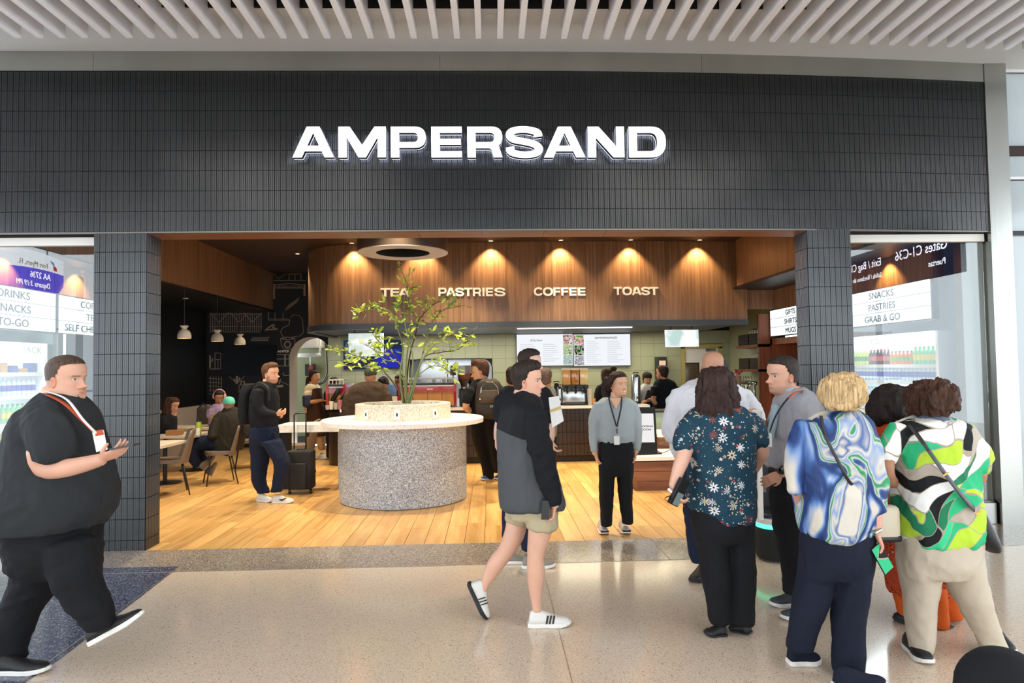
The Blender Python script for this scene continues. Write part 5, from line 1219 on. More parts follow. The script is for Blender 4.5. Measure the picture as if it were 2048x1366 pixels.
for s_ in (-1, 1): MB().box((rcx+s_*rw*.93-.02, YR-.10, .36), (rcx+s_*rw*.93+.02, YR+.12, 1.02)).build('side_column', M_white if s_ < 0 else M_black, rb_)
MB().box((rcx-rw*.9, YR+.16, .36), (rcx+rw*.9, YR+.22, 1.02)).build('back_panel', M_black, rb_)
rbox('head', (rcx, YR+.08, 1.08), (rw*1.95, .30, .13), M_black, rb_, r=.05, seg=3)
for z in (.55, .80): MB().box((rcx-rw*.8, YR+.14, z), (rcx-rw*.1, YR+.158, z+.05)).build('tray_sensor', mat('soft_grey', '#9aa0a8', .4), rb_)

# ================================================================== signs hung in the concourse behind the viewer: the windows mirror them
fs = root('flight_sign', (-7.2, 2.8, 3.0), 'white and blue flight information sign hung over the concourse', 'sign')
n = 20; top = []; mid = []; bot = []
for i in range(n+1):
    y = 2.0+2.6*i/n; u_ = i/n; top.append((y, 3.60+.05*math.sin(u_*5))); mid.append((y, 3.34+.04*math.sin(u_*5+.4))); bot.append((y, 3.04 if u_ > .05 else 3.04+.12*(1-u_/.05)))
MB().prismX([(y, z) for y, z in mid]+[(y, z) for y, z in top[::-1]], -7.23, -7.2).build('white_field', emit('flight_white', '#dfe6ee', 7), fs, fix=True)
MB().prismX([(y, z) for y, z in bot]+[(y, z) for y, z in mid[::-1]], -7.23, -7.2).build('blue_field', emit('flight_blue', '#2a3fd0', 7), fs, fix=True)
def side_text(s_, size, X, y, z, m, par, face, **kw):
    me = text_mesh(s_, size, **kw); me.transform(Matrix.Translation((X, y, z)) @ Matrix.Rotation(face*PI/2, 4, 'Z')); link('lettering', me, m, par)
side_text('Fort Myers, FL', .085, -7.195, 2.42, 3.41, M_ink, fs, 1); side_text('AA 2736', .10, -7.195, 2.35, 3.23, emit('flight_txt', '#ffffff', 9), fs, 1); side_text('Departs 3:19 PM', .085, -7.195, 2.35, 3.09, emit('flight_txt', '#ffffff', 9), fs, 1, italic=.2)
MB().prismX([(2.18, 3.40), (2.26, 3.40), (2.28, 3.48), (2.20, 3.46)], -7.2, -7.194).build('red_mark', emit('mark_red', '#d02030', 5), fs, fix=True); MB().prismX([(2.24, 3.48), (2.30, 3.49), (2.36, 3.56), (2.27, 3.53)], -7.2, -7.194).build('blue_mark', emit('mark_blue', '#3aa0e0', 5), fs, fix=True)
for y in (2.4, 4.2): MB().box((-7.22, y, 3.6), (-7.21, y+.02, ZC)).build('hanger', M_steeld, fs)
ws = root('wayfinding_sign', (6.33, 3.2, 2.9), 'dark blue wayfinding sign hung over the concourse', 'sign')
MB().box((6.33, 1.7, 2.90), (6.40, 5.2, 3.55)).build('panel', emit('way_blue', '#1b2250', 2), ws)
wt = emit('way_white', '#eef2ff', 11)
side_text('Gates C1-C36', .15, 6.325, 4.95, 3.27, wt, ws, -1); side_text('Puertas', .09, 6.325, 4.9, 3.06, wt, ws, -1)
side_text('Exit / Bag Claim', .13, 6.325, 3.35, 3.27, wt, ws, -1); side_text('Salida / Reclamo de equipaje', .08, 6.325, 3.35, 3.08, wt, ws, -1)
for y in (2.0, 4.9): MB().box((6.36, y, 3.55), (6.38, y+.02, ZC)).build('hanger', M_steeld, ws)
# ================================================================== figures
def n3(p, s, seed=0):
    """cheap smooth pseudo noise, -1..1"""
    r = np.random.RandomState(seed); out = 0
    q = p*s; w = q + .8*np.sin(q[:, [1, 2, 0]]*1.3+r.rand(3)*6)
    for k_ in range(4):
        d_ = r.randn(3); d_ /= np.linalg.norm(d_)
        out = out+np.sin(w@d_*(1+.6*k_)*1.7+r.rand()*6.28)/(1+.5*k_)
    return out/2.6
def vf_mesh(vf, name='m'):
    me = bpy.data.meshes.new(name); V = []; F = []; n = 0
    for v, f in vf:
        V.append(v); F += [tuple(int(i)+n for i in q) for q in f]; n += len(v)
    me.from_pydata(np.concatenate(V).tolist(), [], F); me.update(); return me
def union(vf, voxel, smooth=3, name='m'):
    """blend several closed shapes into one continuous skin"""
    me = vf_mesh(vf, name); o = bpy.data.objects.new('tmp', me); C.objects.link(o)
    m = o.modifiers.new('r', 'REMESH'); m.mode = 'VOXEL'; m.voxel_size = voxel; m.adaptivity = 0
    s_ = o.modifiers.new('s', 'SMOOTH'); s_.factor = .5; s_.iterations = smooth
    dg = bpy.context.evaluated_depsgraph_get(); out = bpy.data.meshes.new_from_object(o.evaluated_get(dg))
    bpy.data.objects.remove(o); bpy.data.meshes.remove(me); out.name = name
    out.polygons.foreach_set('use_smooth', [True]*len(out.polygons)); return out
def co_of(me):
    a = np.zeros(len(me.vertices)*3); me.vertices.foreach_get('co', a); return a.reshape(-1, 3)
def set_co(me, a): me.vertices.foreach_set('co', a.ravel()); me.update()
def normals_of(me):
    a = np.zeros(len(me.vertices)*3); me.vertices.foreach_get('normal', a); return a.reshape(-1, 3)
def folds(me, amp, sc_=9, stretch=(1, 1, .45), seed=1, mask=None):
    p = co_of(me); n = normals_of(me)
    a = n3(p*np.array(stretch), sc_, seed)+.5*n3(p*np.array(stretch), sc_*2.3, seed+5)
    r_ = 1-2.2*np.abs(n3(p*np.array(stretch)*np.array([1, 1, 1.3]), sc_*1.25, seed+21)); a = .75*a+.6*np.clip(r_, -.4, 1)
    a = np.sign(a)*np.abs(a)**.85*amp*1.25
    if mask is not None: a = a*mask(p)
    set_co(me, p+n*a[:, None])
def paint(me, cols):
    at_ = me.color_attributes.new('Col', 'FLOAT_COLOR', 'POINT')
    c = np.ones((len(me.vertices), 4)); c[:, :3] = cols; at_.data.foreach_set('color', c.ravel())
def join_me(mes, name='body'):
    """several meshes with Col attribute -> one mesh"""
    V = []; F = []; K = []; n = 0
    for me in mes:
        V.append(co_of(me)); k_ = np.ones(len(me.vertices)*4)
        if 'Col' in me.color_attributes: me.color_attributes['Col'].data.foreach_get('color', k_)
        K.append(k_.reshape(-1, 4)[:, :3]); F += [tuple(i+n for i in p.vertices) for p in me.polygons]; n += len(me.vertices)
        bpy.data.meshes.remove(me)
    out = bpy.data.meshes.new(name); out.from_pydata(np.concatenate(V).tolist(), [], F); out.update()
    out.polygons.foreach_set('use_smooth', [True]*len(out.polygons)); paint(out, np.concatenate(K)); return out

# ---- head: face looks towards local -y; z 0 chin .. 1 crown ; unit = head height
_Z = np.array([-.30, -.18, -.06, .0, .04, .10, .16, .23, .30, .38, .46, .52, .60, .70, .80, .88, .94, .98, 1.0])
_W = np.array([.22, .215, .215, .22, .225, .24, .262, .278, .288, .298, .306, .31, .318, .322, .305, .262, .20, .115, .02])
_Fr = np.array([.10, .12, .16, .25, .335, .37, .375, .375, .375, .37, .362, .365, .395, .40, .365, .30, .225, .125, .02])
_Bk = np.array([.30, .29, .27, .26, .265, .275, .30, .335, .37, .40, .425, .44, .455, .455, .42, .355, .27, .15, .02])
def head_grid(nl=72, nz=64):
    z = np.concatenate([np.linspace(-.30, 0, 9)[:-1], np.linspace(0, .9, nz-20), 1-(.1)*np.cos(np.linspace(0, PI/2, 12))**1.6])
    z = np.unique(np.round(z, 5)); w = np.interp(z, _Z, _W); f = np.interp(z, _Z, _Fr); b = np.interp(z, _Z, _Bk)
    ker = np.array([1, 2, 1])/4
    for _ in range(2):
        for a in (w, f, b): a[1:-1] = np.convolve(a, ker, 'same')[1:-1]
    t = np.linspace(0, 1, nl, endpoint=False)*2*PI
    t = t-.35*np.sin(t)                          # denser at the front (t=0 faces -y)
    c, s_ = np.cos(t), np.sin(t)
    V = np.zeros((len(z), nl, 3))
    for i in range(len(z)):
        jaw = np.clip((.35-z[i])/.35, 0, 1) if z[i] > 0 else 1
        e = 2.25-.35*jaw
        cc = np.sign(c)*np.abs(c)**(2/e); ss = np.sign(s_)*np.abs(s_)**(2/2.25)
        y = np.where(c > 0, -cc*f[i], -cc*b[i]); V[i, :, 0] = ss*w[i]; V[i, :, 1] = y; V[i, :, 2] = z[i]
    return z, V
_HZ, _HV = head_grid()
def g2(x, z, cx, cz, sx, sz): return np.exp(-((x-cx)/sx)**2-((z-cz)/sz)**2)
def head_shape(V, fem=0.0, fat=0.0):
    P = V.reshape(-1, 3).copy(); x, y, z = P[:, 0], P[:, 1], P[:, 2]
    front = np.clip(-y/.2, 0, 1)
    # nose
    bridge = np.exp(-(x/.045)**2)*np.clip((z-.30)/.06, 0, 1)*np.clip((.56-z)/.12, 0, 1)
    tip = g2(x, z, 0, .335, .052, .055); wing = g2(np.abs(x), z, .062, .315, .032, .03)
    dy = -(.062*bridge+.105*tip+.035*wing)*front
    # eye sockets, brows, lids
    dy += .034*(1-.3*fem)*g2(np.abs(x), z, .135, .495, .075, .045)*front - .018*g2(np.abs(x), z, .12, .575, .10, .03)*front*(1-.95*fem)
    dy -= .016*g2(np.abs(x), z, .135, .492, .040, .020)*front
    # lips, chin, cheeks
    dy -= .026*g2(x, z, 0, .222, .085, .018)*front + .028*g2(x, z, 0, .182, .075, .020)*front
    dy += .012*g2(x, z, 0, .203, .09, .008)*front + .022*g2(x, z, 0, .135, .09, .022)*front + .010*g2(x, z, 0, .262, .10, .02)*front
    dy -= .022*g2(x, z, 0, .06, .07, .045)*front
    dy -= .012*g2(np.abs(x), z, .19, .37, .07, .06)*front
    P[:, 1] += dy
    sgn = np.sign(x); P[:, 0] += sgn*fat*.05*np.exp(-((z-.15)/.17)**2); P[:, 1] -= fat*.02*np.exp(-((z-.05)/.1)**2)*front
    P[:, 0] -= sgn*fem*.012*np.exp(-((z-.1)/.12)**2)
    return P
def head_mesh(skin, hair_col=None, stubble=0.0, fem=0.0, fat=0.0, eye='#3a2a20', lip=None, brow=None, hairline='short', fade=0.0, beard=None, smile=0.0):
    nz_, nl = _HV.shape[:2]
    P = head_shape(_HV, fem, fat); x, y, z = P[:, 0], P[:, 1], P[:, 2]
    F = [(j*nl+i, j*nl+(i+1) % nl, (j+1)*nl+(i+1) % nl, (j+1)*nl+i) for j in range(nz_-1) for i in range(nl)]
    F.append(tuple((nz_-1)*nl+i for i in range(nl))); F.append(tuple(range(nl-1, -1, -1)))
    sk = np.array(lin(skin)[:3]); Cc = np.tile(sk, (len(P), 1)); fr_ = (y < -.12)
    ax = np.abs(x)
    def mix(m_, col, a=1.0):
        m_ = np.clip(m_, 0, 1)[:, None]*a; Cc[:] = Cc*(1-m_)+np.array(col)*m_
    mix(g2(ax, z, .17, .33, .09, .08)*fr_, sk*np.array([1.05, .72, .68]), .45)
    mix(g2(x, z, 0, .33, .06, .05)*fr_, sk*np.array([1.05, .75, .7]), .4)
    lipc = np.array(lin(lip)[:3]) if lip else sk*np.array([.80, .45, .42])
    mw_ = .088+.03*smile
    lm = ((ax/mw_)**2+((z-.200-smile*3.2*ax**2)/(.028))**2 < 1)&fr_
    mix(lm.astype(float), lipc, .85)
    mix(((np.abs(z-.201-smile*3.2*ax**2) < .005+.008*smile*(ax < .07))&(ax < mw_)&fr_).astype(float), np.array([.9, .88, .85]) if smile > .5 else sk*.25, .8)
    bc = np.array(lin(brow)[:3]) if brow else (np.array(lin(hair_col)[:3])*.8 if hair_col else sk*.4)
    bz = .572+.012*fem-(1.8+1.6*fem)*(ax-.14)**2
    mix(((np.abs(z-bz) < .014*(1-.5*fem))&(ax > .055)&(ax < .215)&fr_).astype(float), bc, .8)
    er = ((ax-.135)/.050)**2+((z-.492)/.021)**2
    mix(np.clip(1.9-er, 0, 1)*fr_, sk*.35, .6); mix((er < .9).astype(float)*fr_, np.array([.72, .70, .68]), 1)
    mix(((((ax-.135)/.022)**2+((z-.493)/.021)**2 < 1)&fr_).astype(float), np.array(lin(eye)[:3])*.7, 1)
    if fade and hair_col:
        hc = np.array(lin(hair_col)[:3]); m_ = hair_mask(x, y, z, 'short'); mix(m_*1.0, hc, fade)
    if beard:
        m_ = np.clip((.25-z)/.08, 0, 1)*np.clip((z+.02)/.05, 0, 1)*np.clip((.17-y)/.1, 0, 1); m_ = np.maximum(m_, np.clip((.42-z)/.05, 0, 1)*np.clip((z-.05)/.05, 0, 1)*(np.abs(y+.03) < .09)*(ax > .2))
        m_ = m_*(~lm); mix(m_, np.array(lin(beard)[:3]), stubble or .6)
    me = bpy.data.meshes.new('head'); me.from_pydata(P.tolist(), [], F); me.update(); paint(me, Cc)
    # ears
    ears = []
    for s_ in (-1, 1):
        v = []; f = []
        k_ = 16; a = np.arange(k_)*2*PI/k_
        rings = [(.0, .075, .105), (.022, .085, .118), (.038, .075, .108), (.030, .055, .085), (.012, .035, .060)]
        for (o_, ry, rz) in rings:
            yy = .035+np.cos(a)*ry*.72+np.sin(a)*.012; zz = .415+np.sin(a)*rz-.012*np.cos(a)
            v.append(np.stack([s_*(.300+o_+.022*np.clip(yy-.0, 0, .1)/.1), yy, zz], 1))
        v = np.concatenate(v); v = np.vstack([v, [[s_*.308, .035, .41]]])
        for j in range(4): f += [(j*k_+i, j*k_+(i+1) % k_, (j+1)*k_+(i+1) % k_, (j+1)*k_+i) for i in range(k_)]
        f += [(4*k_+i, 4*k_+(i+1) % k_, 5*k_) for i in range(k_)]
        e = bpy.data.meshes.new('ear'); e.from_pydata(v.tolist(), [], f if s_ < 0 else [q[::-1] for q in f]); e.update(); recalc(e)
        paint(e, np.tile(sk*np.array([1.0, .78, .74]), (len(v), 1))); ears.append(e)
    return me, ears
def sstep(a, b, x):
    t = np.clip((x-a)/(b-a), 0, 1); return t*t*(3-2*t)
def hair_mask(x, y, z, kind):
    ang = np.abs(np.arctan2(x, -y))                   # 0 front .. pi back
    hl = {'short': (.83, .80, .50, .14), 'recede': (.90, .80, .52, .14), 'long': (.84, .66, .30, .02), 'bob': (.80, .58, .25, .0), 'bangs': (.64, .60, .3, .0), 'bun': (.84, .74, .50, .10), 'cap': (.64, .60, .52, .46)}[kind]
    zl = np.interp(ang, [0, .75, 1.25, 1.62, 2.05, PI], [hl[0], hl[0]-.02, hl[1]-.04, hl[2]-.08 if kind in ('short', 'recede') else hl[2], hl[3]+.12, hl[3]])
    return sstep(-.025, .03, z-zl)
def hair_shell(kind, thick, top=0.0, seed=1, rough=.15, front=0.0):
    """hair as a shell over the skull; thick in head heights, top adds volume above"""
    P = head_shape(_HV).reshape(-1, 3); nz_, nl = _HV.shape[:2]; x, y, z = P[:, 0], P[:, 1], P[:, 2]
    m_ = hair_mask(x, y, z, kind); c = np.array([0, .02, .50]); d_ = P-c; d_ /= np.linalg.norm(d_, axis=1, keepdims=True)
    ang = np.arctan2(x, -y)
    ns = n3(P*np.array([1, 1, .35]), 16, seed)*rough+.5*n3(P*np.array([1, 1, .5]), 34, seed+3)*rough
    th = thick*(1+ns)+top*sstep(.72, .98, z)*(1+ns)+front*g2(x, z, 0, .90, .26, .12)*(y < 0)
    if kind in ('short', 'recede'): th = th*(.30+.70*sstep(.50, .80, z))
    off = m_*th-(1-m_)*.035
    Q = P+d_*off[:, None]
    F = [(j*nl+i, j*nl+(i+1) % nl, (j+1)*nl+(i+1) % nl, (j+1)*nl+i) for j in range(nz_-1) for i in range(nl)]
    F.append(tuple((nz_-1)*nl+i for i in range(nl)))
    F = [f for f in F if m_[list(f)].max() > .01]
    return Q, F

def hair_mat(col, name=None):
    name = name or 'hair_'+col
    if name in MATS: return MATS[name]
    m = mat(name, col, .55, spec=.25, var=(95, .55, (1, 1, .07)), bump=(120, 1.0, (1, 1, .07))); return m
M_skin = vcmat('skin', .5, .35)

def frame_of(fwd, up=(0, 0, 1)):
    f = unit(fwd); s_ = unit(np.cross(f, up)); u = np.cross(s_, f); return f, s_, u
def hand_vf(w, d_, n_, L, side=1, curl=.5, fine=True, spread=.12, thumb=.6, grip=None):
    """w wrist, d_ direction of the fingers, n_ palm normal; side +1 puts the thumb on d x n side"""
    d_ = unit(d_); n_ = unit(np.asarray(n_, float)-d_*np.dot(n_, d_)); s_ = np.cross(d_, n_)*side
    out = []; pl_ = L*.50; pw = L*.215; pt = L*.075
    ring = []; k_ = 12; a = np.arange(k_)*2*PI/k_
    rows = [(-.12, .62, 1.1), (.0, .66, 1.15), (.25, .85, 1.1), (.6, 1.0, 1.0), (.9, 1.0, .85), (1.02, .9, .6)]
    for t, ww, tt in rows:
        c = w+d_*pl_*t; ring.append(c+np.outer(np.cos(a)*pw*ww, s_)+np.outer(np.sin(a)*pt*tt, n_))
    v = np.concatenate(ring); f = [(j*k_+i, j*k_+(i+1) % k_, (j+1)*k_+(i+1) % k_, (j+1)*k_+i) for j in range(len(rows)-1) for i in range(k_)]
    f += [tuple(range(k_-1, -1, -1)), tuple((len(rows)-1)*k_+i for i in range(k_))]; out.append((v, f))
    fr_ = L*.046
    for i, (o_, ln) in enumerate(((.78, .43), (.27, .49), (-.25, .46), (-.76, .36))):
        p = w+d_*pl_*.90+s_*pw*o_*.95; ang = 0; pts = [p-d_*pl_*.15, p]; dirn = unit(d_+s_*o_*spread)
        for j, seg in enumerate((.44, .32, .24)):
            ang += curl*(.75, .85, .55)[j]*(1+.06*i)
            dd = dirn*math.cos(ang)+n_*math.sin(ang); p = p+dd*L*ln*seg; pts.append(p)
        out.append(tube_vf(pts, [fr_*1.05, fr_*1.05, fr_*1.0, fr_*.92, fr_*.75], 8))
    p = w+d_*pl_*.18+s_*pw*.55; t1 = p+unit(s_*.75+d_*.75+n_*.35*thumb)*L*.19; t2 = t1+unit(s_*.35*(1-thumb*.5)+d_*.9+n_*.7*thumb)*L*.15; t3 = t2+unit(d_*.9+n_*.9*thumb-s_*.2*thumb)*L*.12
    out.append(tube_vf([p, t1, t2, t3], [fr_*1.35, fr_*1.3, fr_*1.1, fr_*.85], 8))
    return out
def shoe_vf(heel, fwd, L, W, up=(0, 0, 1), sole=.028, hi=.0, cut=.40):
    """returns (upper), (sole) lists; heel = ground point under the back of the heel"""
    f, s_, u = frame_of(fwd, up); heel = np.array(heel, float)
    outline = [(0, .52), (.04, .74), (.14, .84), (.30, .80), (.45, .84), (.62, .98), (.76, 1.0), (.88, .84), (.96, .52), (1.0, .1)]
    def loop(grow, z, tz=0): 
        pts = [(x, y_) for x, y_ in outline]+[(x, -y_) for x, y_ in outline[::-1]]
        return [heel+f*L*(x)*(1)+f*grow*(x-.5)*2+s_*(y_*(W/2)+np.sign(y_)*grow)+u*(z+tz*max(0, x-.72)**1.5) for x, y_ in pts]
    def loft_(loops):
        n = len(loops[0]); v = np.concatenate(loops); F = [(j*n+i, j*n+(i+1) % n, (j+1)*n+(i+1) % n, (j+1)*n+i) for j in range(len(loops)-1) for i in range(n)]
        F += [tuple(range(n-1, -1, -1)), tuple((len(loops)-1)*n+i for i in range(n))]; return v, F
    so = loft_([loop(-.003, 0, .12), loop(.003, .004, .10), loop(.003, sole*.8, .06), loop(-.001, sole, .06)])
    rows = [(.02, .60, .30), (.05, .74, .85), (.12, .80, 1.0), (.24, .78, 1.02), (.34, .76, .92), (.46, .80, .78), (.58, .90, .62), (.70, .96, .50), (.82, .88, .42), (.91, .70, .33), (.97, .42, .20)]
    H = .088+hi; V = []; k_ = 14; a = np.linspace(0, PI, k_)
    for x, w_, h_ in rows:
        c = heel+f*L*x+u*(sole-.006+.06*max(0, x-.72)**1.5)
        yy = np.cos(a)*W/2*w_; zz = np.sin(a)**.75*H*h_
        V.append(c+np.outer(yy, s_)+np.outer(zz, u))
    v = np.concatenate(V); F = [(j*k_+i, (j+1)*k_+i, (j+1)*k_+i+1, j*k_+i+1) for j in range(len(rows)-1) for i in range(k_-1)]
    F += [(j*k_, j*k_+k_-1, (j+1)*k_+k_-1, (j+1)*k_) for j in range(len(rows)-1)]
    F += [tuple(range(k_)), tuple((len(rows)-1)*k_+i for i in range(k_-1, -1, -1))]
    return (v, F), so

class Fig:
    """a standing figure; joints are traced in the photograph and placed at the figure's own distance"""
    def __init__(s, Y, x, yfeet, label, group=None, cat='person', vox=.012):
        s.Y = Y; s.k = Y/FOC; g = at(x, yfeet, Y); s.root = root('person', (g[0], g[1], max(0, g[2]) if g[2] < .1 else 0.0), label, cat, group); s.vox = vox; s.skin_vf = []; s.hands = []; s.heads = []; s.paths = []
        s.skin = '#c99a7e'
    def p(s, px, py, dy=0.0): return at(px, py, s.Y+dy)
    def path(s, pts, ny=0): return np.array([s.p(q[0], q[1], q[2]) for q in pts])
    def tube(s, pts, n=14, flat=1.0, sm=3):
        """pts: (px,py,dy,r_px)"""
        A = np.array([list(s.p(q[0], q[1], q[2]))+[q[3]*s.k] for q in pts]); A = crom(A, sm) if len(pts) > 2 and sm > 1 else A; s.paths.append(A)
        return tube_vf(A[:, :3], A[:, 3], n, True, flat)
    def loft(s, lv, n=28, sm=3, e=2.3, tilt=0.0):
        """lv: (py, xl, xr, half_depth_m, dy) stacked horizontal sections"""
        A = np.array([list(s.p((q[1]+q[2])/2, q[0], q[4] if len(q) > 4 else 0))+[(q[2]-q[1])/2*s.k, q[3]] for q in lv])
        A = crom(A, sm) if sm > 1 else A
        a = np.arange(n)*2*PI/n; c, s_ = np.cos(a), np.sin(a); cc = np.sign(c)*np.abs(c)**(2/e); ss = np.sign(s_)*np.abs(s_)**(2/e)
        V = []
        for r in A:
            V.append(np.stack([r[0]+cc*max(r[3], .002), r[1]+ss*max(r[4], .002), np.full(n, r[2])+tilt*cc*r[3]], 1))
        V = np.concatenate(V); F = [(j*n+i, (j+1)*n+i, (j+1)*n+(i+1) % n, j*n+(i+1) % n) for j in range(len(A)-1) for i in range(n)]
        F += [tuple(range(n)), tuple((len(A)-1)*n+i for i in range(n-1, -1, -1))]
        return V, F
    def leg(s, pts, mult=1.45):
        n = len(pts); d0 = s.p(pts[0][0], pts[0][1], pts[0][2])
        return s.loft([(q[1], q[0]-q[3], q[0]+q[3], q[3]*s.k*(mult-(mult-1.12)*i/(n-1)), q[2]) for i, q in enumerate(pts)], n=20, e=2.1)
    def stripes(s, a, b, W, m, side, L0=.42, n=3):
        f, sd, u = frame_of(b-a); L = np.linalg.norm(b-a)
        for i in range(n):
            q0 = a+f*L*(L0+.075*i)+sd*side*W*.46+u*.032; q1 = a+f*L*(L0+.04+.075*i)+sd*side*W*.335+u*.078
            link('stripe', vf_mesh([tube_vf([q0, q1], .007, 6, True, .5)]), m, s.root)
    def add_skin(s, *vf): s.skin_vf += list(vf)
    def hand(s, wpx, tpx, normal, side=1, curl=.5, L=None, thumb=.6, spread=.12):
        """wpx (px,py,dy) wrist, tpx point the fingers aim at"""
        w = s.p(*wpx); t = s.p(*tpx); L = L or .18
        s.hands.append((hand_vf(w, t-w, np.array(normal, float), L, side, curl, thumb=thumb, spread=spread), (w, t)))
    def head(s, cx, ytop, ychin, yaw=0, pitch=0, roll=0, hair=None, dy=0, **kw):
        """yaw 0 faces the viewer, 90 faces picture right; pitch>0 looks down"""
        H = (ychin-ytop)*s.k; base = s.p(cx, ychin, dy)
        me, ears = head_mesh(s.skin, **kw)
        R = Matrix.Rotation(math.radians(yaw), 4, 'Z') @ Matrix.Rotation(math.radians(roll), 4, 'Y') @ Matrix.Rotation(math.radians(pitch), 4, 'X')
        c0 = Vector((0, .03, .5))
        T = Matrix.Translation(Vector(s.p(cx, (ytop+ychin)/2, dy))) @ Matrix.Scale(H, 4) @ R @ Matrix.Translation(-c0)
        s.HM = T; s.HH = H
        for m_ in [me]+ears: m_.transform(T)
        s.heads = [me]+ears
    def hair(s, kind, col, thick=.035, top=.0, rough=.15, seed=1, front=0.0, extra=None, vox=None, name='hair', amp=.004):
        Q, F = hair_shell(kind, thick, top, seed, rough, front)
        Q = Q@np.array(s.HM)[:3, :3].T+np.array(s.HM)[:3, 3]
        me = vf_mesh([(Q, F)], 'hair')
        if extra:
            m2 = union(extra, vox or .009, 2); folds(m2, amp*1.6, 30, (1, 1, .18), seed)
            folds(m2, amp, 60, (1, 1, .15), seed+2)
            me = join_me([me, m2], 'hair')
        me.polygons.foreach_set('use_smooth', [True]*len(me.polygons))
        return link(name, me, hair_mat(col), s.root)
    def cloth(s, name, vf, m, amp=.006, sc_=8, stretch=(1, 1, .45), seed=1, vox=None, smooth=3, mask=None, label=None, parent=None, fine=.35):
        me = union(vf, vox or s.vox, 9 if name in ('trousers', 'jeans', 'shorts') else smooth, name)
        if name in ('trousers', 'jeans'): amp = amp*.6
        if amp:
            folds(me, amp, sc_, stretch, seed, mask)
            if fine: folds(me, amp*fine, sc_*3, stretch, seed+9, mask)
        o = link(name, me, m, parent or s.root)
        if label: o['label'] = label
        return o
    def shoe(s, heel, toe, m_up, m_sole, W=.1, up=(0, 0, 1), label=None, hi=0, flat=True, sole=.028, name='shoe', ground=None):
        """heel, toe: (px,py,dy) points of the sole"""
        a = s.p(*heel); b = s.p(*toe)
        if ground is not None: a[2] = ground; b[2] = ground
        L = np.linalg.norm(b-a); u_, so = shoe_vf(a, b-a, L, W, up, sole, hi)
        me = vf_mesh([u_], name); me.polygons.foreach_set('use_smooth', [True]*len(me.polygons)); recalc(me)
        o = link(name, me, m_up, s.root); me2 = vf_mesh([so], 'sole'); recalc(me2); link('sole', me2, m_sole, o)
        if label: o['label'] = label
        return o, a, b
    def finish(s, vox=None, arms_fine=True):
        sk = np.array(lin(s.skin)[:3]); parts = []
        nb = np.array(s.HM @ Vector((0, .05, -.25))); pel = nb-np.array([0, 0, .42]); s.skin_vf.append(tube_vf([nb+[0, 0, .05], nb-[0, 0, .1], pel], [.05, .07, .07], 10))
        for vf, (w, t) in s.hands:                   # an arm inside every sleeve
            best = min(s.paths, key=lambda A: np.linalg.norm(A[-1, :3]-w)); chain = [w]; used = [best]
            if np.linalg.norm(best[0, :3]-nb) > .33:  # forearm piece: go on with the nearest sleeve
                o_ = [A for A in s.paths if A is not best and np.linalg.norm(A[0, :3]-nb) < .36 and len(A) > 3]
                if o_: used.append(min(o_, key=lambda A: np.linalg.norm(A[-1, :3]-best[0, :3])))
            rr_ = [.022]
            for A in used:
                for r in A[::-1][::2]: chain.append(r[:3]); rr_.append(max(.02, min(r[3]*.6, .045)))
            chain.append(nb-[0, 0, .12]); rr_.append(.04); s.skin_vf.append(tube_vf(chain, rr_, 8))
        if s.skin_vf:
            me = union(s.skin_vf, vox or s.vox, 3)
            p = co_of(me); v = 1+.06*n3(p, 14, 3); paint(me, sk*v[:, None]); parts.append(me)
        for vf, _ in s.hands:
            me = union(vf, .0055 if s.Y < 7 else .009, 2); p = co_of(me); v = 1+.08*n3(p, 40, 3)
            c = sk*v[:, None]*np.array([1.0, .93, .90]); paint(me, c); parts.append(me)
        parts += s.heads
        me = join_me(parts, 'body'); return link('body', me, M_skin, s.root)
def strap(mb_pts, w, t=.004):
    """flat band along points"""
    return tube_vf(crom(np.array(mb_pts), 4), w/2, 8, True, .25)
# ================================================================== cloth materials
def cloth(name, col, rough=.85, sc_=220, st=.25, var=None): return mat(name, col, rough, spec=.25, bump=(sc_, st), var=var or (3, .08))
T_black = cloth('cloth_black', '#15161a'); T_navy = cloth('cloth_navy', '#161b2b'); T_char = cloth('cloth_charcoal', '#2a2d30'); T_jacket = cloth('cloth_slate', '#4a4d51', .7, 60, .1)
T_khaki = cloth('cloth_khaki', '#b3a789'); T_sage = cloth('cloth_greyblue_knit', '#a3adb0', .9, 160, .5); T_grey = cloth('cloth_grey_knit', '#9a9aa0', .9, 160, .4)
T_white = cloth('cloth_white', '#cfd0d6', .8, 120, .15); T_denim = cloth('denim', '#192238', .9, 260, .4); T_cream = cloth('cloth_cream', '#c4b8a6', .8, 160, .15)
T_rust = cloth('crochet_rust', '#b5401a', .9, 150, .9); T_orange = cloth('cloth_orange', '#c4561c', .85); T_brown = cloth('cloth_brown', '#3a2c22', .8)
S_black = mat('shoe_black', '#141416', .55); S_white = mat('shoe_white', '#d9d7d2', .5); S_sole = mat('shoe_sole_white', '#e6e4df', .5); S_grey = mat('shoe_grey', '#3f4348', .7); S_solebk = mat('shoe_sole_black', '#1b1b1d', .6)
M_leather = mat('black_leather', '#121214', .38, bump=(60, .2)); M_phone = mat('phone_black', '#0b0c0e', .18); M_gold = mat('brass', '#c9a25a', .3, metal=1.0)
M_lany = mat('lanyard_dark', '#23242c', .7); M_lanyo = mat('lanyard_orange', '#c4502a', .7); M_badge = mat('badge_white', '#e9e9e6', .4)

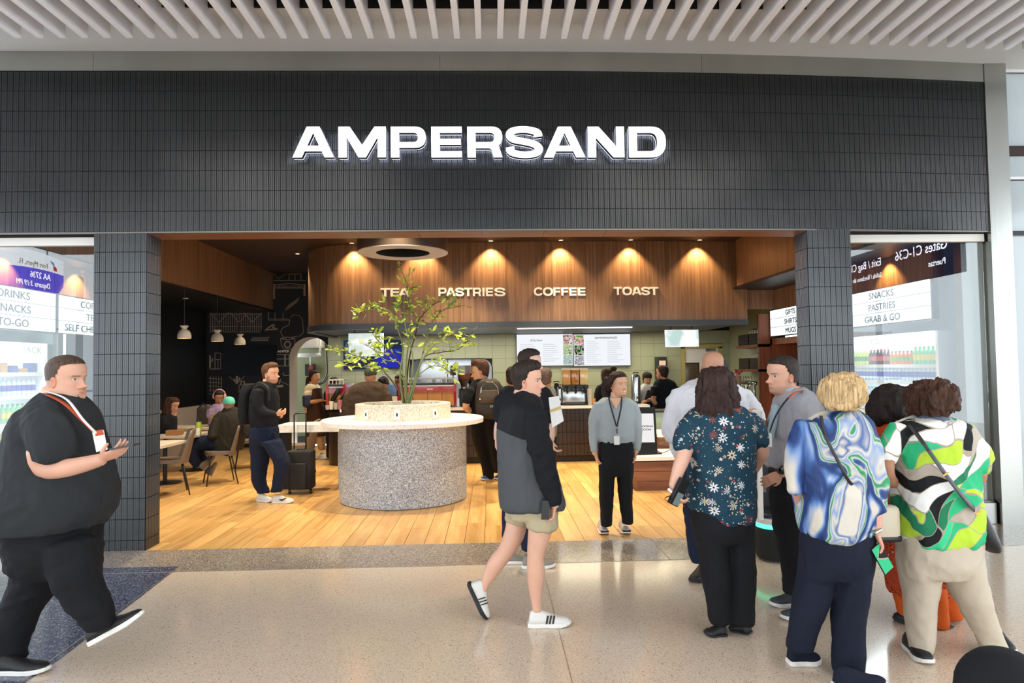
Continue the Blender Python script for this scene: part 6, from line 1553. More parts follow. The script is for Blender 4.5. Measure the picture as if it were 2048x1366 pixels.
def floral():
    m = mat('floral_print', '#10394b', .75, spec=.3, bump=(90, .1)); t = m.node_tree; L = t.links; b = t.nodes['Principled BSDF']
    tc = nd(t, 'ShaderNodeTexCoord'); out = None
    base = nd(t, 'ShaderNodeRGB'); base.outputs[0].default_value = lin('#12384a'); out = base.outputs[0]
    for sc_, rad, dens, petals, stops, off in ((12, .36, .66, 8, [(0, '#d8d8dc'), (.35, '#8c4a3a'), (.55, '#c7b9a4'), (.8, '#7a2f3c')], 0.0), (27, .30, .42, 5, [(0, '#c9a98a'), (.4, '#a23a48'), (.7, '#e8e3dc')], 3.7), (62, .26, .40, 0, [(0, '#d9c08a'), (.5, '#b8cdd6'), (.8, '#28505a')], 9.1)):
        mp = nd(t, 'ShaderNodeMapping'); mp.inputs['Location'].default_value = (off, off, off); mp.inputs['Scale'].default_value = (1, .45, 1); L.new(tc.outputs['Object'], mp.inputs[0])
        v = nd(t, 'ShaderNodeTexVoronoi'); v.inputs['Scale'].default_value = sc_; v.inputs['Randomness'].default_value = .85; L.new(mp.outputs[0], v.inputs['Vector'])
        s2 = nd(t, 'ShaderNodeSeparateColor'); L.new(v.outputs['Color'], s2.inputs[0]); rp = ramp(t, stops); L.new(s2.outputs[0], rp.inputs[0])
        lt0 = nd(t, 'ShaderNodeMath', operation='LESS_THAN'); lt0.inputs[1].default_value = dens; L.new(s2.outputs[1], lt0.inputs[0])
        dist = v.outputs['Distance']
        if petals:
            mu = nd(t, 'ShaderNodeVectorMath', operation='SCALE'); mu.inputs['Scale'].default_value = 1.0
            sb = nd(t, 'ShaderNodeVectorMath', operation='SUBTRACT'); L.new(mp.outputs[0], mu.inputs[0]); L.new(mu.outputs[0], sb.inputs[0]); L.new(v.outputs['Position'], sb.inputs[1])
            sx = nd(t, 'ShaderNodeSeparateXYZ'); L.new(sb.outputs[0], sx.inputs[0])
            an = nd(t, 'ShaderNodeMath', operation='ARCTAN2'); L.new(sx.outputs[0], an.inputs[0]); L.new(sx.outputs[2], an.inputs[1])
            m1 = nd(t, 'ShaderNodeMath', operation='MULTIPLY'); m1.inputs[1].default_value = petals; L.new(an.outputs[0], m1.inputs[0])
            cs_ = nd(t, 'ShaderNodeMath', operation='COSINE'); L.new(m1.outputs[0], cs_.inputs[0])
            m2 = nd(t, 'ShaderNodeMath', operation='MULTIPLY_ADD'); m2.inputs[1].default_value = rad*.32; m2.inputs[2].default_value = rad*.72; L.new(cs_.outputs[0], m2.inputs[0])
            lt = nd(t, 'ShaderNodeMath', operation='LESS_THAN'); L.new(dist, lt.inputs[0]); L.new(m2.outputs[0], lt.inputs[1])
            c0 = nd(t, 'ShaderNodeMath', operation='GREATER_THAN'); c0.inputs[1].default_value = rad*.24; L.new(dist, c0.inputs[0])
            ctr = nd(t, 'ShaderNodeMix', data_type='RGBA'); ctr.inputs['A'].default_value = lin('#2a1d22'); L.new(rp.outputs[0], ctr.inputs['B']); L.new(c0.outputs[0], ctr.inputs['Factor']); col = ctr.outputs['Result']
        else:
            lt = nd(t, 'ShaderNodeMath', operation='LESS_THAN'); lt.inputs[1].default_value = rad; L.new(dist, lt.inputs[0]); col = rp.outputs[0]
        mm = nd(t, 'ShaderNodeMath', operation='MULTIPLY'); L.new(lt.outputs[0], mm.inputs[0]); L.new(lt0.outputs[0], mm.inputs[1])
        mx = nd(t, 'ShaderNodeMix', data_type='RGBA'); L.new(mm.outputs[0], mx.inputs['Factor']); L.new(out, mx.inputs['A']); L.new(col, mx.inputs['B']); out = mx.outputs['Result']
    L.new(out, b.inputs['Base Color']); return m
def leafprint():
    m = mat('leaf_print', '#ffffff', .75, spec=.3, bump=(90, .08)); t = m.node_tree; L = t.links; b = t.nodes['Principled BSDF']
    tc = nd(t, 'ShaderNodeTexCoord'); nz = nd(t, 'ShaderNodeTexNoise'); nz.inputs['Scale'].default_value = 3.2; nz.inputs['Detail'].default_value = 1
    L.new(tc.outputs['Object'], nz.inputs['Vector'])
    va = nd(t, 'ShaderNodeVectorMath', operation='MULTIPLY_ADD'); va.inputs[1].default_value = (.34, .34, .34); L.new(nz.outputs['Color'], va.inputs[0]); L.new(tc.outputs['Object'], va.inputs[2])
    m0 = nd(t, 'ShaderNodeMapping'); m0.inputs['Rotation'].default_value = (0, .62, 0); L.new(va.outputs[0], m0.inputs[0]); mp = nd(t, 'ShaderNodeMapping'); mp.inputs['Scale'].default_value = (5.6, 2.2, 14.0); L.new(m0.outputs[0], mp.inputs[0])
    v = nd(t, 'ShaderNodeTexVoronoi'); v.inputs['Scale'].default_value = 1.0; L.new(mp.outputs[0], v.inputs['Vector'])
    v2 = nd(t, 'ShaderNodeTexVoronoi'); v2.feature = 'DISTANCE_TO_EDGE'; v2.inputs['Scale'].default_value = 1.0; L.new(mp.outputs[0], v2.inputs['Vector'])
    s2 = nd(t, 'ShaderNodeSeparateColor'); L.new(v.outputs['Color'], s2.inputs[0])
    r = ramp(t, [(0, '#2fb57c'), (.16, '#e9ebe6'), (.33, '#b7d83e'), (.5, '#14171a'), (.62, '#f0f0ec'), (.74, '#1f7a55'), (.86, '#b5aa9c'), (.93, '#36c98c')]); L.new(s2.outputs[0], r.inputs[0])
    lt = nd(t, 'ShaderNodeMath', operation='LESS_THAN'); lt.inputs[1].default_value = .024; L.new(v2.outputs[0], lt.inputs[0])
    mx = nd(t, 'ShaderNodeMix', data_type='RGBA'); L.new(lt.outputs[0], mx.inputs['Factor']); L.new(r.outputs[0], mx.inputs['A']); mx.inputs['B'].default_value = lin('#a89c8c')
    L.new(mx.outputs['Result'], b.inputs['Base Color']); return m
def swirl():
    m = mat('swirl_print', '#ffffff', .6, spec=.4, bump=(90, .05)); t = m.node_tree; L = t.links; b = t.nodes['Principled BSDF']
    tc = nd(t, 'ShaderNodeTexCoord'); mp = nd(t, 'ShaderNodeMapping'); mp.inputs['Scale'].default_value = (2.3, 1.2, 1.25); mp.inputs['Rotation'].default_value = (0, .25, 0); mp.inputs['Location'].default_value = (.3, 0, .9); L.new(tc.outputs['Object'], mp.inputs[0])
    n = nd(t, 'ShaderNodeTexNoise'); n.inputs['Scale'].default_value = 1.7; n.inputs['Detail'].default_value = 2.5; n.inputs['Roughness'].default_value = .35; n.inputs['Distortion'].default_value = 1.3; L.new(mp.outputs[0], n.inputs['Vector'])
    r = ramp(t, [(.34, '#cdc6b8'), (.385, '#6f8fc0'), (.42, '#2f5490'), (.45, '#1b3264'), (.495, '#203b70'), (.512, '#4a6fa6'), (.524, '#cbc5b8'), (.538, '#2f9462'), (.556, '#2a8a5a'), (.566, '#c9c3b6'), (.59, '#7d98c2'), (.62, '#cfc9bc'), (.65, '#3a5f9c'), (.70, '#cfc9bc')], 'LINEAR'); L.new(n.outputs[0], r.inputs[0])
    L.new(r.outputs[0], b.inputs['Base Color']); return m
T_floral, T_leaf, T_swirl = floral(), leafprint(), swirl()
def lace():
    m = mat('crochet_lace', '#b5401a', .9, bump=(120, .6)); t = m.node_tree; L = t.links; b = t.nodes['Principled BSDF']
    tc = nd(t, 'ShaderNodeTexCoord'); v = nd(t, 'ShaderNodeTexVoronoi'); v.inputs['Scale'].default_value = 48; v.inputs['Randomness'].default_value = .5; L.new(tc.outputs['Object'], v.inputs['Vector'])
    g = nd(t, 'ShaderNodeMath', operation='GREATER_THAN'); g.inputs[1].default_value = .30; L.new(v.outputs['Distance'], g.inputs[0]); L.new(g.outputs[0], b.inputs['Alpha']); return m
T_lace = lace()

# ------------------------------------------------------------------ 1 heavy man with phone, walking right
P = Fig(4.05, 100, 1340, 'heavy man in a charcoal polo and black trousers walking with a phone', vox=.012); P.skin = '#cf9f88'
P.head(131, 712, 801, yaw=80, pitch=3, hair_col='#4b3a30', fade=.42, fat=1.25, eye='#3a3a30')
P.hair('short', '#4b3a2f', .010, .012, .10, 2)
P.add_skin(P.tube([(120, 775, 0, 31), (118, 830, 0, 34)]))
P.add_skin(P.tube([(90, 900, -.27, 30), (92, 932, -.27, 23), (130, 936, -.30, 17.5), (170, 928, -.32, 14.5), (206, 918, -.34, 11.5)]))
P.hand((204, 918, -.34), (262, 893, -.36), (.1, .5, 1), 1, .45, .185, thumb=1.0)
torso = P.loft([(786, 88, 155, .085), (800, 74, 168, .15), (825, 52, 182, .23), (860, 40, 190, .27), (900, 34, 200, .28), (940, 28, 210, .30), (985, 14, 214, .32), (1020, 4, 210, .32), (1044, -2, 195, .31), (1050, -2, 194, .31)])
slv = P.tube([(92, 838, -.16, 40), (98, 865, -.24, 41), (104, 895, -.27, 40), (106, 918, -.27, 36)])
slv2 = P.tube([(120, 838, .16, 38), (136, 890, .26, 36), (150, 915, .25, 32)])
P.cloth('polo_shirt', [torso, slv, slv2], T_char, .009, 7, (1, 1, .6), 3)
P.add_skin(P.tube([(150, 915, .25, 20), (172, 930, .22, 15), (205, 925, .15, 11)]))
P.hand((205, 925, .15), (238, 918, .10), (0, -.4, 1), -1, .6, .175)
P.cloth('trousers', [P.loft([(1038, 14, 186, .24), (1080, 26, 187, .25), (1120, 30, 190, .22), (1150, 34, 192, .14)]), P.tube([(84, 1100, .10, 52), (70, 1160, .12, 46), (48, 1200, .12, 38), (28, 1250, .10, 36), (12, 1300, .08, 34), (14, 1322, .06, 36)]),
                    P.tube([(140, 1090, -.12, 48), (150, 1140, -.14, 44), (166, 1186, -.14, 37), (186, 1216, -.14, 32), (198, 1246, -.14, 26), (200, 1254, -.14, 25)])], T_black, .012, 8, (1, 1, 1), 4)
P.shoe((-30, 1345, .0), (100, 1329, .0), S_black, S_sole, .115, ground=0.0, label='flat black shoe with a white sole, rear foot')
P.shoe((184, 1290, -.1), (290, 1232, -.1), S_black, S_sole, .115, up=(-.45, 0, 1), label='black shoe with a white sole, heel striking')
body = P.finish()
c0 = [P.p(82, 786, .02), P.p(100, 792, -.13), P.p(130, 808, -.20), P.p(160, 836, -.23), P.p(186, 862, -.20), P.p(200, 880, -.14)]
link('lanyard', vf_mesh([strap(c0, .024)], 'lanyard'), M_lanyo, P.root)
link('lanyard', vf_mesh([strap([P.p(84, 782, -.02), P.p(104, 786, -.16), P.p(135, 800, -.21), P.p(165, 838, -.25), P.p(192, 866, -.22)], .018)], 'lanyard'), M_badge, P.root)
bd_ = Matrix.Translation(P.p(200, 882, -.20)) @ Matrix.Rotation(math.radians(-12), 4, 'Y') @ Matrix.Rotation(math.radians(25), 4, 'Z')
MB().cbox((0, 0, 0), (.055, .006, .11), M=bd_).build('badge', M_badge, P.root); MB().cbox((0, 0, 0), (.04, .008, .03), M=bd_ @ Matrix.Translation((.005, 0, .045))).build('badge_strip', M_lanyo, P.root)
ph = root('phone', P.p(254, 892, -.36), 'black smartphone in the hand of the heavy man', 'phone')
MB().cbox((0, 0, 0), (.125, .075, .010), M=Matrix.Translation(P.p(250, 893, -.36)) @ Matrix.Rotation(math.radians(-10), 4, 'Y')).build('casing', M_phone, ph)

# ------------------------------------------------------------------ 2 young man in two-tone jacket and shorts
P = Fig(4.62, 1070, 1236, 'young man in a black and grey jacket and khaki shorts striding past', vox=.011); P.skin = '#d6a68f'
P.head(1053, 727, 797, yaw=76, pitch=0, hair_col='#2d211b', fade=.5, fem=0, eye='#2a221c', brow='#2d211b')
P.hair('short', '#2b1f19', .05, .05, .25, 5, front=.06)
P.add_skin(P.tube([(1046, 780, 0, 19), (1046, 815, 0, 21)]))
J = [P.loft([(786, 1030, 1068, .075), (800, 1014, 1080, .14), (815, 1004, 1086, .19), (850, 996, 1094, .21), (900, 995, 1100, .205), (950, 997, 1112, .205), (985, 999, 1122, .21), (1008, 1001, 1128, .21), (1014, 1004, 1126, .20)])]
zsp = P.p(1045, 862, 0)[2]
arm = P.tube([(1066, 822, -.14, 22), (1073, 850, -.20, 25), (1080, 895, -.22, 23), (1092, 945, -.23, 20), (1104, 985, -.22, 16), (1109, 1006, -.22, 14)])
arm2 = P.tube([(1040, 830, .15, 22), (1035, 880, .20, 20), (1050, 940, .2, 18), (1062, 990, .16, 14)])
jb = P.cloth('jacket', J, T_jacket, .010, 7, (1, 1, .4), 7, label='black yoke over a charcoal grey jacket body')
jm = T_jacket.copy(); jb.data.materials.clear(); jb.data.materials.append(jm); t = jm.node_tree; xz = P.p(1045, 874, 0)
tc = nd(t, 'ShaderNodeTexCoord'); sx = nd(t, 'ShaderNodeSeparateXYZ'); t.links.new(tc.outputs['Object'], sx.inputs[0])
ma = nd(t, 'ShaderNodeMath', operation='SUBTRACT'); ma.inputs[1].default_value = xz[0]; t.links.new(sx.outputs[0], ma.inputs[0]); mb_ = nd(t, 'ShaderNodeMath', operation='ABSOLUTE'); t.links.new(ma.outputs[0], mb_.inputs[0])
mc = nd(t, 'ShaderNodeMath', operation='MULTIPLY_ADD'); mc.inputs[1].default_value = -.38; t.links.new(mb_.outputs[0], mc.inputs[0]); t.links.new(sx.outputs[2], mc.inputs[2])
md = nd(t, 'ShaderNodeMath', operation='GREATER_THAN'); md.inputs[1].default_value = xz[2]; t.links.new(mc.outputs[0], md.inputs[0])
mx = nd(t, 'ShaderNodeMix', data_type='RGBA'); t.links.new(md.outputs[0], mx.inputs['Factor']); mx.inputs['A'].default_value = lin('#4a4d51'); mx.inputs['B'].default_value = lin('#15161a'); t.links.new(mx.outputs['Result'], t.nodes['Principled BSDF'].inputs['Base Color'])
P.cloth('sleeve', [arm], T_black, .009, 10, (1, 1, 1), 9, label='black jacket sleeve'); P.cloth('sleeve', [arm2], T_black, .008, 10, (1, 1, 1), 12, label='black jacket sleeve')
P.cloth('collar', [P.tube([(1049, 782, 0, 21), (1049, 794, 0, 25)])], T_black, .002, 8)
P.add_skin(P.tube([(1108, 1000, -.22, 9), (1110, 1014, -.22, 9)]))
P.hand((1110, 1010, -.22), (1104, 1046, -.22), (-1, 0, .1), 1, .95, .17)
P.cloth('shorts', [P.loft([(990, 1012, 1118, .17), (1020, 1014, 1116, .17), (1036, 1016, 1115, .15)]), P.tube([(1085, 1005, -.09, 30), (1084, 1035, -.10, 30.5), (1084, 1056, -.10, 30.5)], flat=1), P.tube([(1044, 1005, .09, 28), (1036, 1032, .09, 27), (1033, 1046, .09, 26)])], T_khaki, .006, 9, (1, 1, .5), 3)
P.add_skin(P.tube([(1084, 1030, -.10, 24), (1080, 1060, -.10, 23.5), (1073, 1098, -.10, 18.5), (1071, 1118, -.10, 16.5), (1072, 1145, -.09, 18), (1071, 1180, -.08, 13.5), (1073, 1208, -.08, 9.5), (1074, 1222, -.08, 10)]),
           P.tube([(1036, 1030, .10, 22), (1028, 1070, .09, 21), (1010, 1104, .08, 17), (996, 1122, .08, 17.5), (983, 1142, .08, 15.5), (971, 1166, .08, 10), (966, 1180, .08, 9.5)]))
SH1 = P.shoe((1056, 1234, -.08), (1141, 1231, -.08), S_white, S_sole, .10, ground=0.0, label='pale grey running shoe with three black stripes, front foot')
SH2 = P.shoe((934, 1168, .08), (968, 1241, .08), S_white, S_solebk, .10, up=(1, 0, .55), label='pale grey running shoe pushing off on its toe')
P.finish()
P.stripes(SH1[1], SH1[2], .10, S_black, 1); P.stripes(SH2[1], SH2[2], .10, S_black, 1)
ph = root('phone', P.p(1092, 1018, -.26), 'dark phone carried low by the young man in shorts', 'phone')
MB().cbox((0, 0, 0), (.05, .012, .12), M=Matrix.Translation(P.p(1091, 1020, -.26)) @ Matrix.Rotation(math.radians(4), 4, 'Y')).build('casing', M_phone, ph)

# ------------------------------------------------------------------ 3 tall man half hidden behind him, with a folder
P = Fig(5.9, 1060, 1118, 'tall dark haired man in a black tee and jeans carrying a white folder', vox=.014); P.skin = '#d3a892'
P.head(1059, 701, 755, yaw=68, hair_col='#2b1f19', fade=.3, eye='#2a221c'); P.hair('short', '#2b1f19', .05, .04, .2, 3)
P.add_skin(P.tube([(1056, 745, 0, 14), (1056, 775, 0, 16)]))
P.cloth('tee', [P.loft([(768, 1035, 1078, .07), (780, 1008, 1098, .13), (800, 998, 1106, .16), (850, 998, 1104, .16), (900, 1000, 1100, .15), (950, 1000, 1100, .15)]), P.tube([(1094, 795, -.06, 15), (1098, 820, -.1, 15), (1098, 842, -.1, 14)]), P.tube([(1006, 795, 0, 15), (1003, 820, 0, 15), (1001, 842, 0, 13)])], T_black, .007, 8)
P.add_skin(P.tube([(1098, 838, -.1, 9), (1102, 860, -.12, 8), (1102, 885, -.16, 6.5)]), P.tube([(1000, 838, 0, 9), (995, 860, 0, 8), (993, 880, 0, 6)]))
P.hand((1102, 880, -.16), (1108, 900, -.18), (1, 0, 0), 1, .8, .17); P.hand((993, 876, 0), (992, 905, 0), (1, 0, 0), -1, .5, .17)
P.cloth('jeans', [P.loft([(940, 1002, 1098, .15), (980, 1003, 1098, .15), (1000, 1006, 1095, .12)]), P.leg([(1026, 985, .05, 22), (1022, 1040, .05, 18), (1018, 1075, .05, 14), (1016, 1092, .05, 14)]), P.leg([(1072, 985, -.05, 22), (1062, 1050, -.05, 18), (1058, 1085, -.05, 15), (1058, 1102, -.05, 15)])], T_denim, .007, 10, (1, 1, 1), 5)
P.shoe((1044, 1119, -.05), (1110, 1117, -.05), mat('shoe_taupe', '#8a8378', .7), S_sole, .10, ground=0.0); P.shoe((1004, 1108, .1), (1060, 1106, .1), mat('shoe_taupe', '#8a8378', .7), S_sole, .10, ground=0.0)
P.finish()
fo = root('folder', P.p(1112, 845, -.2), 'white paper folder with a beige band held beside the striding young man', 'folder')
q = [P.p(1097, 795, -.18), P.p(1117, 792, -.30), P.p(1127, 842, -.30), P.p(1104, 856, -.18)]
mbq = MB(); n_ = unit(np.cross(q[1]-q[0], q[3]-q[0]))*.004; mbq.add(q+[x_+n_ for x_ in q], [(0, 1, 2, 3), (7, 6, 5, 4), (0, 4, 5, 1), (1, 5, 6, 2), (2, 6, 7, 3), (3, 7, 4, 0)]); mbq.build('cover', M_badge, fo)
e1, e2 = q[0]*.55+q[3]*.45, q[1]*.55+q[2]*.45; mb2 = MB(); w_ = np.array([0, 0, .012]); m_ = unit(n_)*-.003
mb2.add([e1-w_+m_, e2-w_+m_, e2+w_+m_, e1+w_+m_, e1-w_-m_, e2-w_-m_, e2+w_-m_, e1+w_-m_], [(0, 1, 2, 3), (7, 6, 5, 4), (0, 4, 5, 1), (3, 2, 6, 7)]); mb2.build('band', mat('beige_band', '#c9b071', .5), fo)

# ------------------------------------------------------------------ 4 smiling woman in grey-blue jumper
P = Fig(6.95, 1232, 1070, 'smiling woman in a grey blue jumper and black trousers with a lanyard', vox=.012); P.skin = '#d3a283'
P.head(1236, 746, 792, yaw=28, roll=-3, hair_col='#2a1a14', fem=1, fat=.45, smile=1.0, lip='#b0605a', eye='#1e1512', brow='#2f211a')
P.hair('bun', '#2a1813', .055, .03, .12, 4, extra=[P.tube([(1216, 757, .06, 8), (1211, 772, .07, 7.5), (1210, 788, .06, 6), (1214, 800, .02, 3)]), P.tube([(1226, 752, -.075, 5), (1218, 764, -.07, 4.5), (1217, 780, -.05, 2.5)])], vox=.008)
P.add_skin(P.tube([(1231, 784, .01, 9.5), (1230, 800, .01, 11), (1230, 812, 0, 17)]))
P.cloth('jumper', [P.loft([(795, 1208, 1254, .06), (799, 1200, 1262, .09), (808, 1193, 1268, .11), (830, 1194, 1268, .125), (855, 1196, 1266, .13), (872, 1196, 1267, .135), (882, 1198, 1266, .13), (888, 1201, 1263, .12)], e=2.2),
                   P.tube([(1198, 808, 0, 10), (1190, 830, 0, 12), (1187, 855, -.01, 10.5), (1187, 880, -.02, 8.6), (1189, 903, -.03, 7.5)]), P.tube([(1263, 808, 0, 10), (1271, 830, 0, 12), (1274, 855, -.01, 10.5), (1275, 880, -.02, 8.6), (1273, 900, -.03, 7.5)])], T_sage, .004, 12, (1, 1, .8), 6)
vn = [P.p(1220, 796, -.115), P.p(1232, 818, -.15), P.p(1243, 796, -.115)]
mv = MB(); mv.add(vn+[P.p(1220, 796, -.09), P.p(1232, 818, -.125), P.p(1243, 796, -.09)], [(0, 1, 2), (5, 4, 3), (0, 3, 4, 1), (1, 4, 5, 2), (0, 2, 5, 3)]); o_ = mv.build('neckline_skin', mat('skin_plain', '#d3a283', .5), P.root)
P.add_skin(P.tube([(1189, 898, -.03, 6), (1190, 910, -.03, 5.5)]), P.tube([(1273, 896, -.03, 6), (1272, 906, -.03, 5.5)]))
P.hand((1190, 904, -.03), (1199, 938, -.05), (1, .2, 0), -1, .35, .175); P.hand((1272, 902, -.03), (1268, 936, -.05), (-1, .2, 0), 1, .35, .175)
P.cloth('trousers', [P.loft([(874, 1200, 1264, .115), (900, 1198, 1266, .135), (930, 1197, 1267, .14), (950, 1198, 1267, .12)]), P.leg([(1214, 930, 0, 16.5), (1213, 970, 0, 15), (1213, 1010, 0, 13), (1213, 1040, 0, 11.5), (1213, 1052, 0, 11)]), P.leg([(1250, 930, 0, 17), (1250, 970, 0, 15), (1252, 1010, 0, 13), (1254, 1036, 0, 11.5), (1254, 1048, 0, 11.5)])], T_black, .007, 10, (1, 1, .6), 8)
for (cx_, y_) in ((1210, 1071), (1254, 1070)):
    g = gnd(cx_, y_); sh_, a, b = P.shoe((cx_, 1050, .02), (cx_, y_, 0), mat('shoe_pink', '#b9a3a3', .6), S_white, .10, ground=0.0) if False else (None, None, None)
    hp_ = g+np.array([0, .27, 0]); up_, so_ = shoe_vf(hp_, g-hp_, .27, .10)
    me = vf_mesh([up_], 'shoe'); me.polygons.foreach_set('use_smooth', [True]*len(me.polygons)); recalc(me); o_ = link('shoe', me, mat('shoe_pink', '#b9aaa8', .6), P.root); o_['label'] = 'pale pink and white trainer with a black toe'
    me = vf_mesh([so_], 'sole'); recalc(me); link('sole', me, S_sole, o_)
    MB().box((g[0]-.040, g[1]-.004, .03), (g[0]+.040, g[1]+.03, .045)).build('toe_cap', S_black, o_)
P.finish()
link('lanyard', vf_mesh([strap([P.p(1217, 794, -.09), P.p(1222, 815, -.15), P.p(1233, 853, -.165)], .016)]), M_lany, P.root)
link('lanyard', vf_mesh([strap([P.p(1243, 794, -.09), P.p(1242, 815, -.15), P.p(1234, 853, -.165)], .016)]), M_lany, P.root)
MB().cbox(P.p(1233.5, 881, -.165), (.055, .004, .085)).build('badge', M_badge, P.root); MB().cbox(P.p(1233.5, 862, -.165), (.018, .006, .05)).build('badge_clip', M_steel2, P.root)

# ------------------------------------------------------------------ 5 bald man in white shirt, seen from behind
P = Fig(5.35, 1405, 1158, 'large bald man in a white shirt and jeans seen from behind', vox=.014); P.skin = '#c08d72'
P.head(1426, 702, 768, yaw=168, fat=1.0, hair_col='#7a6152', fade=.22)
P.add_skin(P.tube([(1424, 750, .02, 22), (1424, 778, 0, 25)]))
P.cloth('shirt', [P.loft([(757, 1398, 1448, .09), (768, 1370, 1468, .15), (785, 1350, 1486, .19), (820, 1342, 1498, .21), (860, 1340, 1502, .22), (900, 1345, 1500, .22), (915, 1350, 1494, .2)]),
                  P.tube([(1366, 790, 0, 22), (1350, 825, -.03, 24), (1346, 860, -.08, 22), (1362, 880, -.15, 17)]), P.tube([(1478, 790, 0, 22), (1496, 820, -.02, 24), (1504, 860, -.05, 22), (1505, 890, -.08, 18)])], T_white, .016, 7, (1, 1, .5), 11)
P.cloth('collar', [P.tube([(1424, 757, 0, 25), (1424, 770, 0, 28)])], T_white, .002)
P.cloth('jeans', [P.loft([(900, 1360, 1484, .19), (950, 1362, 1482, .19), (980, 1366, 1478, .15)]), P.leg([(1392, 960, 0, 28), (1390, 1020, 0, 22), (1394, 1080, 0, 18), (1398, 1125, 0, 17)]), P.leg([(1450, 960, 0, 28), (1452, 1020, 0, 22), (1450, 1080, 0, 18), (1450, 1120, 0, 17)])], T_denim, .009, 9, (1, 1, 1), 4)
P.shoe((1410, 1155, .18), (1386, 1160, -.02), S_black, S_solebk, .11, ground=0.0); P.shoe((1450, 1150, .1), (1462, 1150, -.1), S_black, S_solebk, .11, ground=0.0)
P.add_skin(P.tube([(1362, 880, -.15, 9), (1366, 895, -.2, 8)])); P.hand((1366, 892, -.2), (1372, 915, -.25), (1, 0, 0), 1, .6, .18)
P.add_skin(P.tube([(1505, 885, -.08, 9), (1500, 900, -.12, 8)])); P.hand((1500, 898, -.12), (1490, 915, -.2), (-1, 0, 0), -1, .6, .18)
P.finish()

# ------------------------------------------------------------------ 6 woman in floral blouse, from behind
P = Fig(4.32, 1430, 1266, 'brown haired woman in a teal floral blouse holding a black clutch', vox=.012); P.skin = '#dcae98'
P.head(1432, 742, 812, yaw=186, hair_col='#2c1d18', fem=1)
P.hair('long', '#33211b', .07, .03, .18, 4, extra=[P.loft([(738, 1412, 1448, .06, .02), (750, 1400, 1462, .10, .02), (775, 1396, 1468, .125, .02), (800, 1396, 1472, .12, -.01), (820, 1396, 1474, .09, -.05), (834, 1404, 1466, .06, -.08), (843, 1418, 1452, .03, -.09)])], amp=.008)
P.add_skin(P.tube([(1432, 800, 0, 15), (1432, 830, 0, 18)]))
P.cloth('blouse', [P.loft([(812, 1400, 1470, .06), (820, 1384, 1490, .12), (838, 1374, 1504, .155), (870, 1373, 1510, .165), (910, 1378, 1508, .175), (950, 1378, 1506, .19), (990, 1376, 1506, .205), (1018, 1382, 1506, .205), (1034, 1398, 1502, .20), (1041, 1420, 1494, .17)], e=2.4),
                   P.tube([(1392, 838, 0, 22), (1377, 862, -.02, 24), (1369, 885, -.04, 22), (1367, 900, -.05, 20)]), P.tube([(1492, 838, 0, 22), (1510, 862, -.03, 23), (1518, 880, -.06, 20), (1517, 890, -.07, 18)])], T_floral, .010, 8, (1, 1, .45), 13)
P.add_skin(P.tube([(1372, 890, -.05, 17), (1364, 920, -.08, 15), (1355, 945, -.12, 12.5), (1345, 975, -.16, 8.5)]), P.tube([(1514, 880, -.06, 14), (1524, 905, 0, 14.5), (1515, 925, .1, 12), (1505, 945, .2, 10)]))
P.hand((1345, 973, -.16), (1362, 1018, -.18), (1, .3, .1), -1, .8, .175)
P.cloth('trousers', [P.loft([(1000, 1380, 1504, .18), (1030, 1382, 1505, .19), (1060, 1385, 1505, .18), (1080, 1388, 1503, .14)]), P.leg([(1418, 1060, 0, 32), (1426, 1110, 0, 29), (1432, 1160, 0, 26), (1438, 1210, 0, 22), (1440, 1246, 0, 20)]), P.leg([(1476, 1060, 0, 29), (1480, 1110, 0, 27), (1483, 1160, 0, 26), (1485, 1210, 0, 24), (1484, 1248, 0, 23)])], T_black, .010, 8, (1, 1, .6), 14)
g = gnd(1430, 1268); 
P.shoe((1452, 1270, -.0), (1408, 1243, .0), S_black, S_solebk, .10, ground=0.0, sole=.015, hi=-.02); P.shoe((1500, 1262, 0), (1460, 1240, .1), S_black, S_solebk, .10, ground=0.0, sole=.015, hi=-.02)
P.finish()
link('wristband', vf_mesh([tube_vf([P.p(1337, 978, -.18), P.p(1343, 984, -.20), P.p(1351, 981, -.19)], .009, 8)]), M_badge, P.root)
cl_ = root('clutch', P.p(1362, 985, -.2), 'black leather clutch held by the woman in the floral blouse', 'bag')
bm_ = Matrix.Translation(P.p(1357, 984, -.20)) @ Matrix.Rotation(math.radians(28), 4, 'Y') @ Matrix.Rotation(math.radians(30), 4, 'Z')
MB().cbox((0, 0, 0), (.07, .03, .17), M=bm_).build('body', M_leather, cl_); MB().cbox((0, 0, 0), (.055, .034, .08), M=bm_ @ Matrix.Translation((.008, 0, -.04))).build('pocket', mat('grey_lining', '#6f7f7e', .6), cl_)
link('wrist_strap', vf_mesh([strap([P.p(1350, 1004, -.2), P.p(1335, 1002, -.22), P.p(1330, 996, -.22), P.p(1345, 990, -.2)], .012)]), M_leather, cl_)

